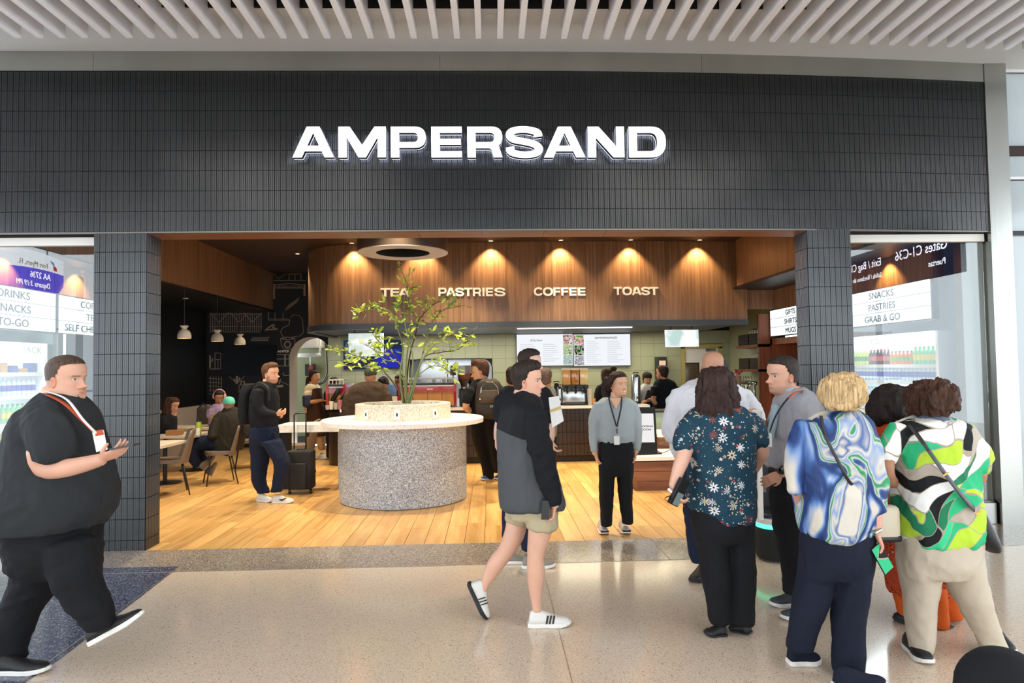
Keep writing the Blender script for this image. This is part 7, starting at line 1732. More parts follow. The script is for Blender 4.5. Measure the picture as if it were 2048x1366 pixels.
# ------------------------------------------------------------------ 7 man in grey jumper, facing left, holding a cup
P = Fig(4.75, 1580, 1205, 'short haired man in a grey jumper facing left and holding a white cup', vox=.012); P.skin = '#cf9f87'
P.head(1567, 713, 788, yaw=-80, pitch=2, hair_col='#2a1f1a', fade=.55, eye='#2a221c', beard='#4a3830', stubble=.22, fat=.3)
P.hair('short', '#2a1f1a', .025, .025, .12, 6, front=.02)
P.add_skin(P.tube([(1582, 775, 0, 19), (1584, 805, 0, 22)]))
P.cloth('jumper', [P.loft([(778, 1566, 1606, .08), (790, 1556, 1622, .15), (812, 1550, 1636, .19), (850, 1542, 1642, .2), (890, 1537, 1644, .2), (920, 1535, 1642, .195), (934, 1538, 1640, .18)]), P.tube([(1618, 815, -.14, 22), (1628, 860, -.19, 22), (1622, 900, -.2, 19), (1590, 922, -.22, 14)]), P.tube([(1580, 815, .15, 20), (1560, 850, .18, 19), (1545, 872, .16, 16)])], T_grey, .010, 8, (1, 1, .7), 17)
P.cloth('shirt_collar', [P.tube([(1581, 782, 0, 23), (1574, 794, -.01, 26)])], mat('shirt_blue', '#8fa3ad', .8), .002); MB().tube([P.p(1551, 812, -.05), P.p(1545, 850, -.07), P.p(1540, 880, -.08)], [.03, .028, .02], 8).build('shirt_front', mat('shirt_blue', '#8fa3ad', .8), P.root)
P.add_skin(P.tube([(1595, 918, -.22, 10), (1575, 938, -.24, 9.5), (1560, 950, -.24, 8)]), P.tube([(1546, 868, .16, 13), (1530, 852, .10, 11), (1522, 845, .04, 9)]))
P.hand((1562, 948, -.24), (1538, 960, -.22), (0, 1, -.3), 1, .4, .175); P.hand((1523, 846, .04), (1513, 822, .02), (-.6, .5, 0), 1, .7, .17)
P.cloth('trousers', [P.loft([(930, 1542, 1636, .17), (960, 1543, 1634, .175), (1000, 1548, 1630, .16)]), P.leg([(1572, 985, -.06, 30), (1574, 1050, -.07, 25), (1582, 1110, -.07, 22), (1588, 1160, -.06, 21), (1588, 1186, -.06, 20)]), P.leg([(1605, 985, .08, 28), (1606, 1050, .08, 25), (1610, 1110, .08, 22), (1612, 1170, .08, 20)])], T_black, .010, 9, (1, 1, .8), 19)
P.shoe((1604, 1203, .05), (1539, 1201, .05), S_grey, S_sole, .10, ground=0.0); P.shoe((1640, 1234, -.2), (1561, 1232, -.2), S_grey, S_sole, .10, ground=0.0)
P.finish()
link('watch', vf_mesh([tube_vf([P.p(1566, 937, -.24), P.p(1560, 944, -.26)], .026, 14)]), M_phone, P.root)
link('belt', vf_mesh([P.loft([(930, 1540, 1637, .178), (940, 1540, 1637, .178)], sm=1)]), M_leather, P.root)
link('lanyard', vf_mesh([strap([P.p(1604, 782, -.12), P.p(1588, 786, -.20), P.p(1568, 806, -.20), P.p(1550, 835, -.17), P.p(1540, 862, -.12)], .022)]), M_lany, P.root)
link('lanyard', vf_mesh([strap([P.p(1606, 781, -.13), P.p(1590, 785, -.215), P.p(1578, 795, -.215)], .024)]), M_lanyo, P.root)
MB().cbox(P.p(1538, 880, -.12), (.02, .05, .09)).build('badge', M_badge, P.root)
cu_ = root('paper_cup', P.p(1515, 840, .0), 'white paper cup held up by the man in the grey jumper', 'cup')
c_ = P.p(1515, 844, .0); MB().lathe([(.024, 0), (.033, .075)], c_, 20).build('body', M_white, cu_, smooth=True, angle=40); MB().lathe([(.035, .072), (.035, .08), (.03, .085)], c_, 20).build('lid', M_whitem, cu_, smooth=True, angle=40)

# ------------------------------------------------------------------ 8 blonde woman, blue swirl shirt
P = Fig(3.78, 1665, 1335, 'blonde woman in a blue, green and cream swirl shirt seen from behind', vox=.011); P.skin = '#d4a08c'
P.head(1690, 752, 832, yaw=150, hair_col='#c9a878', fem=1)
P.hair('bob', '#c6a679', .07, .04, .16, 7, extra=[P.loft([(750, 1664, 1706, .07, .0), (764, 1651, 1718, .12, .0), (785, 1646, 1723, .14, .0), (800, 1649, 1720, .13, -.01), (812, 1656, 1710, .09, -.05), (819, 1668, 1700, .05, -.07)])], amp=.006)
P.add_skin(P.tube([(1690, 812, 0, 18), (1688, 842, 0, 22)]))
P.cloth('shirt', [P.loft([(824, 1656, 1712, .08), (836, 1622, 1730, .13), (852, 1602, 1742, .165), (880, 1592, 1748, .18), (920, 1590, 1750, .185), (970, 1594, 1752, .19), (1010, 1600, 1748, .20), (1050, 1604, 1736, .20), (1070, 1612, 1720, .19), (1078, 1630, 1700, .15)], e=2.5),
                  P.tube([(1722, 850, -.05, 26), (1735, 890, -.08, 29), (1742, 940, -.10, 29), (1746, 985, -.12, 30), (1744, 1022, -.12, 30)], flat=.85), P.tube([(1612, 850, -.02, 20), (1598, 890, -.04, 18), (1592, 940, -.05, 16), (1592, 985, -.06, 14)])], T_swirl, .013, 6, (1, 1, .45), 23)
P.cloth('shirt_collar', [P.tube([(1688, 822, 0, 26), (1687, 836, 0, 31)])], T_swirl, .002)
P.add_skin(P.tube([(1744, 1010, -.12, 16), (1748, 1040, -.13, 15), (1752, 1064, -.14, 12)]), P.tube([(1592, 975, -.06, 11), (1598, 1000, .05, 10), (1610, 1020, .14, 9)]))
P.hand((1751, 1062, -.14), (1771, 1112, -.15), (-1, .3, -.2), 1, .75, .18)
P.cloth('trousers', [P.loft([(1050, 1610, 1740, .17), (1085, 1608, 1742, .19), (1120, 1606, 1742, .18), (1150, 1604, 1740, .14)]), P.leg([(1640, 1120, .03, 36), (1628, 1180, .03, 32), (1612, 1240, .02, 29), (1603, 1290, .02, 26), (1602, 1300, .02, 26)]), P.leg([(1706, 1120, -.02, 36), (1700, 1180, -.04, 31), (1697, 1240, -.05, 29), (1696, 1300, -.06, 28), (1697, 1345, -.07, 28)])], T_navy, .012, 7, (1, 1, .6), 24)
g = gnd(1572, 1312); P.shoe((1576, 1316, .10), (1640, 1306, .10), T_navy, S_sole, .10, ground=0.0, label='navy knit trainer with a thick white sole'); P.shoe((1668, 1372, -.2), (1772, 1376, -.2), T_navy, S_sole, .10, ground=0.0, label='navy knit trainer with a thick white sole')
P.finish()
link('bracelet', vf_mesh([tube_vf([P.p(1740, 1061, -.17), P.p(1750, 1066, -.20), P.p(1762, 1059, -.17)], .008, 8)]), M_steel2, P.root)
ph = root('phone', P.p(1763, 1118, -.16), 'phone in a leaf patterned case held by the blonde woman', 'phone')
pm = Matrix.Translation(P.p(1764, 1117, -.17)) @ Matrix.Rotation(math.radians(-28), 4, 'Y') @ Matrix.Rotation(math.radians(20), 4, 'Z')
MB().cbox((0, 0, 0), (.07, .010, .145), M=pm).build('case', T_leaf, ph); MB().cbox((0, 0, 0), (.074, .006, .15), M=pm).build('body', M_phone, ph)
bg_ = root('shoulder_bag', P.p(1772, 1050, .15), 'cream handbag with a black strap carried by the blonde woman', 'bag')
rb = P.p(1768, 1045, .12); rbox('body', tuple(rb), (.16, .09, .20), mat('cream_leather', '#d8cdb6', .5), bg_, r=.03, seg=3); rbox('base', (rb[0], rb[1], rb[2]-.085), (.165, .095, .04), M_leather, bg_, r=.015)
link('strap', vf_mesh([strap([P.p(1642, 832, -.12), P.p(1650, 870, -.20), P.p(1675, 920, -.215), P.p(1700, 965, -.2), P.p(1735, 1000, -.1), P.p(1760, 1025, .08)], .018, .006)]), M_leather, bg_)

# ------------------------------------------------------------------ 9 woman in rust crochet cardigan
P = Fig(4.45, 1790, 1250, 'woman with a dark bob in a long rust orange crochet cardigan', vox=.013); P.skin = '#a9785c'
P.head(1782, 775, 850, yaw=196, pitch=12, hair_col='#1f1512', fem=1)
P.hair('bob', '#1f1512', .08, .04, .15, 8, extra=[P.loft([(774, 1760, 1806, .06), (788, 1748, 1818, .11), (815, 1742, 1824, .13), (835, 1742, 1826, .12), (848, 1746, 1760, .05), (856, 1748, 1756, .02)])], amp=.006)
P.add_skin(P.tube([(1784, 838, 0, 17), (1784, 860, 0, 19)]))
P.cloth('cardigan', [P.loft([(836, 1766, 1812, .08), (848, 1756, 1828, .13), (870, 1752, 1834, .16), (920, 1756, 1836, .17), (970, 1762, 1838, .17), (1020, 1768, 1840, .18), (1070, 1772, 1850, .18)]), P.tube([(1766, 862, -.03, 18), (1762, 895, -.07, 18), (1764, 925, -.1, 17), (1766, 945, -.12, 16)]), P.tube([(1822, 862, 0, 18), (1836, 900, 0, 17), (1836, 940, 0, 15)])], T_rust, .009, 9, (1, 1, .5), 27)
P.cloth('lace_skirt', [P.loft([(1064, 1774, 1880, .16), (1100, 1776, 1890, .17), (1140, 1778, 1900, .18), (1172, 1780, 1906, .185), (1184, 1784, 1910, .185)])], T_lace, .010, 9, (1, 1, .3), 28, label='open crochet lace hem of the cardigan')
P.add_skin(P.tube([(1766, 940, -.12, 11), (1768, 960, -.15, 9.5), (1776, 985, -.17, 8)])); P.hand((1776, 980, -.17), (1790, 1010, -.18), (1, 0, 0), -1, .6, .17)
P.cloth('trousers', [P.loft([(1130, 1780, 1896, .13), (1160, 1782, 1896, .13), (1175, 1785, 1896, .11)]), P.leg([(1870, 1165, .0, 26), (1886, 1200, 0, 27), (1896, 1234, 0, 25)]), P.leg([(1858, 1170, -.1, 24), (1866, 1210, -.1, 22), (1876, 1252, -.1, 19)]), P.leg([(1808, 1165, 0, 22), (1812, 1210, 0, 18), (1815, 1232, 0, 17)])], T_orange, .010, 9, (1, 1, .5), 29)
P.shoe((1836, 1250, 0), (1789, 1247, 0), S_black, S_solebk, .10, ground=0.0); P.shoe((1870, 1262, -.02), (1900, 1262, -.15), S_black, S_solebk, .095, ground=0.0, sole=.015)
P.finish()

# ------------------------------------------------------------------ 10 woman in leaf print shirt
P = Fig(3.92, 1860, 1330, 'short haired woman in a green leaf print shirt and cream trousers', vox=.011); P.skin = '#a9785e'
P.head(1866, 770, 846, yaw=188, hair_col='#3c261b', fem=1)
P.hair('bob', '#432a1e', .065, .06, .5, 9, extra=[P.loft([(766, 1842, 1886, .07, 0), (778, 1829, 1898, .12, 0), (800, 1823, 1904, .14, 0), (815, 1826, 1902, .12, 0), (825, 1836, 1890, .07, -.03)])], amp=.012)
P.add_skin(P.tube([(1866, 825, 0, 19), (1866, 850, 0, 22)]))
P.cloth('shirt', [P.loft([(836, 1836, 1894, .08), (846, 1800, 1918, .13), (862, 1782, 1934, .165), (890, 1778, 1946, .18), (930, 1790, 1950, .18), (980, 1796, 1952, .19), (1030, 1798, 1954, .20), (1070, 1800, 1954, .20), (1084, 1802, 1950, .19)], e=2.5), P.tube([(1800, 860, -.03, 22), (1782, 890, -.06, 24), (1773, 915, -.09, 22), (1772, 925, -.1, 20)]), P.tube([(1925, 862, -.03, 22), (1950, 900, -.06, 24), (1958, 930, -.09, 22), (1959, 940, -.09, 20)])], T_leaf, .011, 7, (1, 1, .45), 31)
P.cloth('shirt_collar', [P.tube([(1866, 828, .0, 27), (1866, 842, 0, 33)])], mat('collar_blue', '#5a6474', .7), .002)
P.add_skin(P.tube([(1772, 918, -.1, 16), (1772, 945, -.12, 15.5), (1782, 962, -.02, 13), (1796, 968, .12, 10)]), P.tube([(1956, 935, -.09, 16), (1955, 957, -.10, 15.5), (1940, 963, .0, 13), (1925, 960, .12, 10)]))
P.cloth('trousers', [P.loft([(1060, 1802, 1952, .18), (1090, 1802, 1955, .19), (1125, 1804, 1950, .18), (1150, 1806, 1944, .14)]), P.leg([(1842, 1110, .02, 37), (1840, 1170, .02, 30), (1840, 1230, .02, 26), (1844, 1290, .01, 21), (1846, 1305, .01, 20)]), P.leg([(1915, 1110, 0, 38), (1930, 1160, 0, 33), (1950, 1210, 0, 30), (1972, 1260, 0, 25), (1988, 1298, 0, 23)])], T_cream, .012, 7, (1, 1, .6), 32)
P.shoe((1816, 1300, .15), (1858, 1336, -.12), S_black, S_sole, .105, ground=0.0, label='black slip-on trainer with a white sole'); P.shoe((1990, 1316, .15), (2022, 1306, -.02), S_black, S_sole, .105, ground=0.0, label='black slip-on trainer with a white sole')
P.finish()
bg_ = root('crossbody_bag', P.p(1970, 1060, -.12), 'black crossbody bag hanging at the hip of the leaf print woman', 'bag')
me = union([P.loft([(1020, 1952, 1968, .03, -.1), (1040, 1950, 1975, .05, -.1), (1070, 1956, 1990, .06, -.1), (1092, 1966, 1998, .055, -.1), (1104, 1976, 1998, .04, -.1)])], .01, 2, 'body'); link('body', me, M_leather, bg_)
link('strap', vf_mesh([strap([P.p(1820, 850, -.12), P.p(1848, 888, -.205), P.p(1892, 950, -.235), P.p(1930, 998, -.23), P.p(1958, 1028, -.16)], .034, .006)]), M_leather, bg_)
for (x_, y_) in ((1891, 949), (1957, 1026)): link('buckle', vf_mesh([tube_vf([P.p(x_-6, y_+3, -.25), P.p(x_+6, y_-4, -.25)], .005, 6)]), M_gold, bg_)

# black soft suitcase in the very front
bsx = gnd(1985, 1640); z_ = 2.55
sc_ = root('soft_suitcase', (at(2000, 1320, 2.55)[0], 2.55, 0), 'round topped black soft bag cut by the lower right corner', 'bag')
A0 = at(2000, 1300, 2.55); lv = []
for t, w_, d_ in ((0, .13, .10), (.02, .16, .13), (.3, .17, .14), (.75, .165, .135), (.9, .14, .11), (.98, .08, .07), (1.0, .03, .03)):
    lv.append((A0[0], 2.55, max(A0[2], .2)*t, w_, d_))
V = []; a = np.arange(32)*2*PI/32
for r in crom(lv, 3): V.append(np.stack([r[0]+np.cos(a)*r[3], r[1]+np.sin(a)*r[4], np.full(32, max(r[2], 0))], 1))
nn_ = len(V); F = [(j*32+i, j*32+(i+1) % 32, (j+1)*32+(i+1) % 32, (j+1)*32+i) for j in range(nn_-1) for i in range(32)]+[tuple(range(31, -1, -1)), tuple((nn_-1)*32+i for i in range(32))]
me = vf_mesh([(np.concatenate(V), F)], 'body'); me.polygons.foreach_set('use_smooth', [True]*len(me.polygons)); link('body', me, T_black, sc_)
link('zip', vf_mesh([tube_vf([V[nn_//2][i]*[1, 1, 1]+[0, 0, .0] for i in list(range(16, 33))[:16]], .006, 6)]), M_leather, sc_)
# ================================================================== people inside the shop
T_tan = cloth('cloth_tan', '#b98f68'); T_apron = cloth('apron_brown', '#4a3222'); T_cream2 = cloth('cloth_ivory', '#d9c9a8'); T_olive = cloth('cloth_olive', '#2f2a22'); T_lilac = cloth('cloth_lilac', '#a58fb0')
M_mint = cloth('cap_mint', '#6fd0b8', .7)
# 11 man with jeans and backpack
P = Fig(9.0, 540, 1000, 'bearded man in a black jumper and dark jeans with a black backpack', vox=.014); P.skin = '#d8a585'
P.head(540, 728, 767, yaw=75, hair_col='#5a3a22', fade=.35, beard='#9a6238', stubble=.6, eye='#4a5a60'); P.hair('short', '#5e3d24', .03, .05, .15, 2, front=.05)
P.add_skin(P.tube([(536, 757, 0, 9), (534, 775, 0, 10.5)]))
P.cloth('jumper', [P.loft([(762, 526, 548, .06), (770, 512, 552, .12), (790, 502, 556, .17), (815, 500, 557, .18), (840, 501, 555, .175), (855, 503, 553, .165)]), P.tube([(517, 782, -.18, 12), (515, 808, -.21, 11.5), (528, 825, -.23, 9), (553, 829, -.24, 7)]), P.tube([(535, 782, .17, 11), (540, 808, .2, 10), (560, 828, .1, 7)])], T_black, .007, 9, (1, 1, .8), 3)
P.hand((553, 829, -.24), (578, 823, -.22), (.1, .6, .4), 1, .8, .18); P.hand((558, 828, .08), (578, 833, -.05), (0, -1, 0), 1, .8, .17)
P.cloth('jeans', [P.loft([(852, 501, 555, .17), (875, 500, 556, .17), (890, 502, 555, .13)]), P.leg([(523, 880, .08, 21), (520, 920, .09, 17), (518, 960, .1, 13.5), (528, 986, .1, 12)]), P.leg([(541, 880, -.08, 19), (560, 915, -.10, 16), (564, 935, -.1, 14), (556, 970, -.08, 11.5), (552, 984, -.08, 11)])], T_denim, .008, 10, (1, 1, 1), 4)
P.shoe((517, 992, .1), (545, 1003, -.02), S_white, S_sole, .105, ground=0.0, label='white trainer with a black swoosh shaped mark'); q = P.shoe((545, 992, -.06), (587, 990, -.06), S_white, S_sole, .105, ground=0.0, label='white trainer with a black swoosh shaped mark')
a_, b_ = q[1], q[2]; f_ = unit(b_-a_); MB().tube([a_+f_*.10+[0, -.048, .055], a_+f_*.13+[0, -.05, .045], a_+f_*.20+[0, -.045, .075]], [.006, .012, .003], 6).build('mark', S_black, P.root)
P.finish()
bp = root('backpack', P.p(492, 820, .02), 'black backpack worn by the bearded man in jeans', 'bag')
me = union([P.loft([(768, 488, 510, .10), (785, 482, 508, .14), (815, 479, 504, .15), (840, 481, 504, .14), (848, 485, 502, .10)])], .014, 2, 'body'); folds(me, .006, 12); link('body', me, T_black, bp)
link('strap', vf_mesh([strap([P.p(500, 778, -.16), P.p(518, 764, -.16), P.p(536, 775, -.2), P.p(538, 800, -.2)], .04)]), M_blackm, bp)
# seated people
def seated(label, Y, head, hair, torso, arms, skin, tcol, hands=(), legs=None, lcol=None, vox=.015, feet=(), hk=None, ex=None):
    P = Fig(Y, head[0], 960, label, vox=vox); P.skin = skin; P.root.location.z = 0
    P.head(*head, **hk)
    if hair: P.hair(*hair[0], **hair[1])
    P.add_skin(P.tube([(head[0], head[2]-8, .02, 7), (head[0]+(ex or 0), head[2]+8, .02, 8)]))
    P.cloth('top', [P.loft(torso)]+[P.tube(a) for a in arms], tcol, .006, 10, (1, 1, .8), 5)
    for h in hands: P.hand(*h)
    if legs: P.cloth('trousers', [P.tube(l) for l in legs], lcol, .006, 10, (1, 1, 1), 6)
    for f in feet: P.shoe(*f[0], **f[1])
    P.finish(); return P
lh = Fig(10.9, 340, 960, 'probe')                      # throw-away helper for hair lofts
def HL(Y, lv): lh.Y = Y; lh.k = Y/FOC; return lh.loft(lv)
e_ = [HL(10.9, [(795, 334, 352, .06), (806, 328, 352, .09), (825, 326, 346, .09), (842, 326, 340, .07), (850, 328, 338, .04)])]
P = seated('seated woman with long brown hair eating in a black tee', 10.9, (345, 796, 824), (('long', '#4a2b1c', .05, .02), dict(extra=e_, vox=.012)), [(826, 322, 342, .08), (834, 314, 350, .14), (850, 312, 352, .15), (868, 312, 350, .15)], [[(325, 838, -.12, 9), (330, 852, -.16, 7)]], '#c78f70', T_black, hk=dict(yaw=70, pitch=18, hair_col='#4a2b1c', fem=1))
P2 = Fig(10.9, 340, 960, 'probe'); 
e_ = [HL(12.2, [(786, 426, 446, .06), (795, 424, 448, .09), (812, 425, 434, .05), (822, 426, 432, .03)])]
P = seated('seated girl with pink headphones looking down at a table', 12.2, (438, 781, 806), (('long', '#1c1210', .04, .02), dict(extra=None)), [(808, 428, 448, .08), (816, 420, 452, .13), (835, 418, 456, .14), (850, 418, 456, .14)], [[(422, 820, -.1, 8), (420, 835, -.14, 7)]], '#b98564', T_lilac, hk=dict(yaw=25, pitch=25, hair_col='#1c1210', fem=1))
hp_ = root('headphones', P.p(439, 790, 0), 'pink over-ear headphones worn by the seated girl', 'headphones')
MB().tube([P.p(439+12*math.cos(a), 792-13*math.sin(a), 0) for a in np.linspace(-.2, PI+.2, 16)], .012, 8).build('band', mat('pink_plastic', '#d8a8a8', .4), hp_, smooth=True)
for s_ in (-1, 1): MB().ball(P.p(439+11*s_, 793, 0), (.022, .045, .05), 12).build('ear_cup', mat('pink_plastic', '#d8a8a8', .4), hp_, smooth=True)
P = Fig(10.7, 470, 955, 'seated man in a mint green cap and dark hoodie seen from behind', vox=.014); P.skin = '#c08a6c'
P.head(458, 795, 824, yaw=-128, pitch=8, hair_col='#3a2a20', fade=.4)
P.hair('cap', '#6fd0b8', .045, .02, .0, 2, name='cap'); P.root.children[-1].data.materials.clear(); P.root.children[-1].data.materials.append(M_mint)
br_ = MB().tube([P.p(470, 816, -.02), P.p(472, 821, .02), P.p(469, 822, .06)], [.03, .045, .03], 10, flat=.5); br_.build('cap_peak', M_mint, P.root, smooth=True)
P.cloth('hoodie', [P.loft([(822, 440, 480, .09), (832, 430, 488, .15), (850, 424, 492, .17), (875, 424, 488, .17), (900, 428, 484, .17)]), P.tube([(488, 835, -.05, 9), (495, 852, -.1, 8.5), (494, 870, -.12, 8)]), P.tube([(434, 840, -.1, 9), (427, 860, -.15, 8.5), (424, 875, -.2, 7)])], T_olive, .008, 10)
P.cloth('hood', [P.tube([(448, 824, .0, 11), (466, 826, .0, 13), (480, 828, 0, 9)])], T_olive, .004, 10)
P.cloth('jeans', [P.tube([(462, 896, 0, 17), (420, 886, -.05, 15), (390, 888, -.08, 13), (384, 910, -.08, 11), (396, 930, 0, 9)]), P.tube([(460, 898, .15, 15), (420, 890, .15, 13), (398, 896, .15, 12), (405, 925, .1, 10)])], T_denim, .006, 10, (1, 1, 1), 3)
P.shoe((408, 940, -.12), (432, 912, -.12), mat('shoe_mud', '#6b6058', .7), mat('sole_mud', '#8a8078', .8), .10, up=(-.8, -.6, .2)); P.shoe((424, 952, -.05), (436, 926, -.05), mat('shoe_mud', '#6b6058', .7), mat('sole_mud', '#8a8078', .8), .10, up=(-.9, -.3, .2))
P.finish(); 
# 12 barista woman with glasses at the left
P = Fig(13.3, 632, 905, 'barista in a brown apron and glasses standing by the arch', vox=.016); P.skin = '#c98f68'
P.head(629, 742, 767, yaw=60, hair_col='#2a1812', fem=1); P.hair('bun', '#2a1812', .05, .03, .1, 3, extra=[P.tube([(618, 755, .05, 5), (616, 770, .05, 5), (617, 785, .03, 3)])], vox=.012)
P.add_skin(P.tube([(625, 762, 0, 5), (624, 776, 0, 6)]))
P.cloth('top', [P.loft([(768, 616, 634, .06), (776, 610, 640, .12), (800, 608, 642, .13), (830, 612, 644, .14), (850, 612, 648, .14)]), P.tube([(614, 785, -.13, 8), (616, 805, -.16, 8)])], T_cream2, .006, 10)
P.cloth('sleeve', [P.tube([(614, 792, -.14, 9.5), (616, 812, -.17, 10)])], mat('navy_print', '#2a2c4a', .7, var=(40, .8)), .003, 10, label='navy patterned wide sleeve')
P.add_skin(P.tube([(616, 806, -.17, 4.5), (630, 803, -.22, 4), (645, 800, -.24, 3)])); P.hand((644, 800, -.24), (658, 803, -.24), (0, 0, -1), 1, .6, .17)
P.cloth('apron', [P.loft([(776, 622, 643, .125), (800, 614, 646, .15), (830, 612, 650, .165), (866, 613, 652, .16), (872, 614, 650, .15)])], T_apron, .006, 8)
P.cloth('trousers', [P.leg([(622, 865, 0, 9), (622, 890, 0, 8), (620, 902, 0, 7)]), P.leg([(640, 865, 0, 9), (643, 890, 0, 8), (645, 900, 0, 7)])], T_tan, .005, 10)
P.shoe((616, 907, .05), (634, 910, -.1), S_white, S_sole, .10, ground=0.0); P.shoe((641, 905, .05), (655, 908, -.1), S_white, S_sole, .10, ground=0.0)
P.finish(); gl = root('glasses', P.p(634, 754, -.02), 'thin framed glasses of the barista by the arch', 'glasses')
for x_ in (631, 637): MB().tube([P.p(x_+2.4*math.cos(a), 753+2*math.sin(a), -.10) for a in np.linspace(0, 2*PI, 11)], .0018, 5).build('rim', M_gold, gl)
# 13 man in cap and brown jacket
def stand(label, Y, xf, yf, skin, headargs, hk, hair, parts, limbs=(), hands=(), vox=.016, boots=None):
    P = Fig(Y, xf, yf, label, vox=vox); P.skin = skin; P.head(*headargs, **hk)
    if hair: P.hair(*hair[0], **hair[1])
    cx_ = headargs[0]; r_ = (headargs[2]-headargs[1])*.22
    P.add_skin(P.tube([(cx_, headargs[2]-r_*1.2, .02, r_), (cx_, headargs[2]+r_*1.6, .02, r_*1.15)]))
    auto = []
    for nm, kind, lv, m in parts:
        vf = []
        if kind == 'leg' and not boots:               # reach the floor
            for l in lv:
                x_, y_ = l[-1][0], l[-1][1]
                while at(x_, y_, Y)[2] > .05: y_ += 1
                l[-1] = (x_, y_, l[-1][2], l[-1][3]); auto.append(x_)
        for l in lv: vf.append(P.leg(l) if kind == 'leg' else (P.loft(l) if l[0][2] > 300 else P.tube(l)))
        P.cloth(nm, vf, m, .007, 9, (1, 1, .8), int(xf) % 50)
    for l in limbs: P.add_skin(P.tube(l))
    for h in hands: P.hand(*h)
    if boots:
        for bt_ in boots: P.shoe(bt_[0], bt_[1], bt_[2], bt_[3], .10, ground=0.0)
    for x_ in auto:
        y_ = yf
        P.shoe((x_, y_, .12), (x_, y_, -.13), S_black, S_solebk, .10, ground=0.0)
    P.finish(); return P
P = stand('man in a dark green cap and brown jacket standing with his back turned', 11.3, 735, 945, '#c48f70', (741, 735, 768), dict(yaw=168, hair_col='#5a4638', fade=.4), (('cap', '#2f3a2c', .035, .03, .0, 2), dict(name='cap')),
      [('jacket', 'x', [[(764, 722, 756, .09), (772, 704, 768, .15), (790, 694, 776, .18), (820, 692, 780, .19), (860, 694, 778, .19), (880, 696, 776, .18)], [(700, 790, 0, 12), (695, 820, -.03, 12), (697, 850, -.08, 10)], [(770, 790, 0, 12), (777, 820, -.03, 12), (775, 850, -.08, 10)]], T_brown),
       ('trousers', 'leg', [[(718, 875, 0, 21), (718, 920, 0, 17), (718, 940, 0, 14)], [(756, 875, 0, 21), (756, 920, 0, 17), (756, 940, 0, 14)]], T_denim)], boots=[((720, 942, .15), (718, 948, -.12), S_black, S_solebk), ((756, 942, .15), (758, 948, -.12), S_black, S_solebk)])
# 14 server leaning beside him
P = stand('dark haired server bending forward beside the man in the cap', 13.2, 768, 900, '#c08a68', (768, 756, 784), dict(yaw=-20, pitch=35, hair_col='#22140f', fem=1), (('bun', '#26150f', .07, .06, .3, 2), {}),
      [('top', 'x', [[(778, 756, 782, .08), (788, 748, 790, .13), (810, 748, 790, .15), (850, 750, 790, .15)]], T_olive), ('trousers', 'leg', [[(762, 845, 0, 11), (762, 895, 0, 9)], [(778, 845, 0, 11), (778, 895, 0, 9)]], T_black)])
P = stand('person with dark hair working low behind the short red machine', 13.2, 670, 900, '#b5805f', (668, 757, 781), dict(yaw=10, pitch=30, hair_col='#1d120e'), (('short', '#1d120e', .08, .05, .3, 2), {}),
      [('top', 'x', [[(778, 656, 682, .08), (788, 648, 690, .13), (830, 650, 690, .15), (850, 652, 690, .15)]], T_black), ('trousers', 'leg', [[(662, 845, 0, 10), (662, 895, 0, 9)], [(680, 845, 0, 10), (680, 895, 0, 9)]], T_black)])
P = stand('person with brown hair half hidden behind the shrub stems', 13.6, 800, 895, '#a8704c', (800, 752, 778), dict(yaw=-50, hair_col='#1d120e'), (('short', '#1d120e', .06, .05, .3, 4), {}),
      [('top', 'x', [[(776, 790, 812, .08), (785, 782, 820, .13), (830, 782, 820, .15), (845, 784, 818, .15)]], T_apron), ('trousers', 'leg', [[(792, 840, 0, 10), (792, 890, 0, 9)], [(810, 840, 0, 10), (810, 890, 0, 9)]], T_black)])
# 15 customer with backpack and red collar
P = stand('customer with a red collar and a dark backpack leaning on the counter', 10.4, 975, 972, '#cf9a78', (962, 722, 763), dict(yaw=-95, pitch=10, hair_col='#3a241a', fade=.4), (('short', '#4a2e20', .04, .05, .3, 5), dict(front=.05)),
      [('tee', 'x', [[(758, 952, 978, .08), (768, 940, 1000, .15), (785, 936, 1010, .18), (820, 938, 1010, .19), (845, 942, 1008, .18)], [(942, 780, -.12, 11), (937, 795, -.14, 11), (935, 806, -.14, 10)]], T_black),
       ('trousers', 'leg', [[(960, 835, .05, 20), (962, 880, .06, 17), (974, 930, .08, 12), (978, 958, .1, 11)], [(985, 835, -.05, 22), (990, 880, -.05, 17), (996, 930, -.03, 12), (998, 945, 0, 11)]], T_black)],
      limbs=[[(935, 800, -.14, 8), (932, 815, -.14, 7), (942, 822, -.05, 6.5), (950, 824, .1, 5)]], boots=[((985, 966, .1), (962, 970, -.02), mat('shoe_blue', '#3f6fb8', .6), S_sole), ((1005, 962, .1), (990, 966, 0), mat('shoe_blue', '#3f6fb8', .6), S_sole)])
MB().tube([P.p(950+8*math.cos(a)*1.8+14, 764+4*math.sin(a), .02-.13*math.sin(a)) for a in np.linspace(0, 2*PI, 17)], .022, 8).build('red_collar', mat('red_cloth', '#c0242c', .7), P.root, smooth=True)
bp = root('backpack', P.p(978, 800, -.25), 'brown black backpack with grey loops on the customer at the counter', 'bag')
me = union([P.loft([(752+6, 966, 990, .05, -.22), (768, 956, 1000, .08, -.24), (795, 952, 1004, .12, -.25), (825, 953, 1004, .13, -.25), (838, 957, 1000, .10, -.24)])], .012, 2, 'body'); folds(me, .006, 14); link('body', me, mat('pack_brown', '#2f271f', .7), bp)
me = union([P.loft([(780, 960, 996, .04, -.36), (795, 958, 998, .06, -.37), (806, 962, 994, .04, -.36)])], .010, 2, 'pocket'); link('pocket', me, mat('pack_brown2', '#4a3c2e', .7), bp)
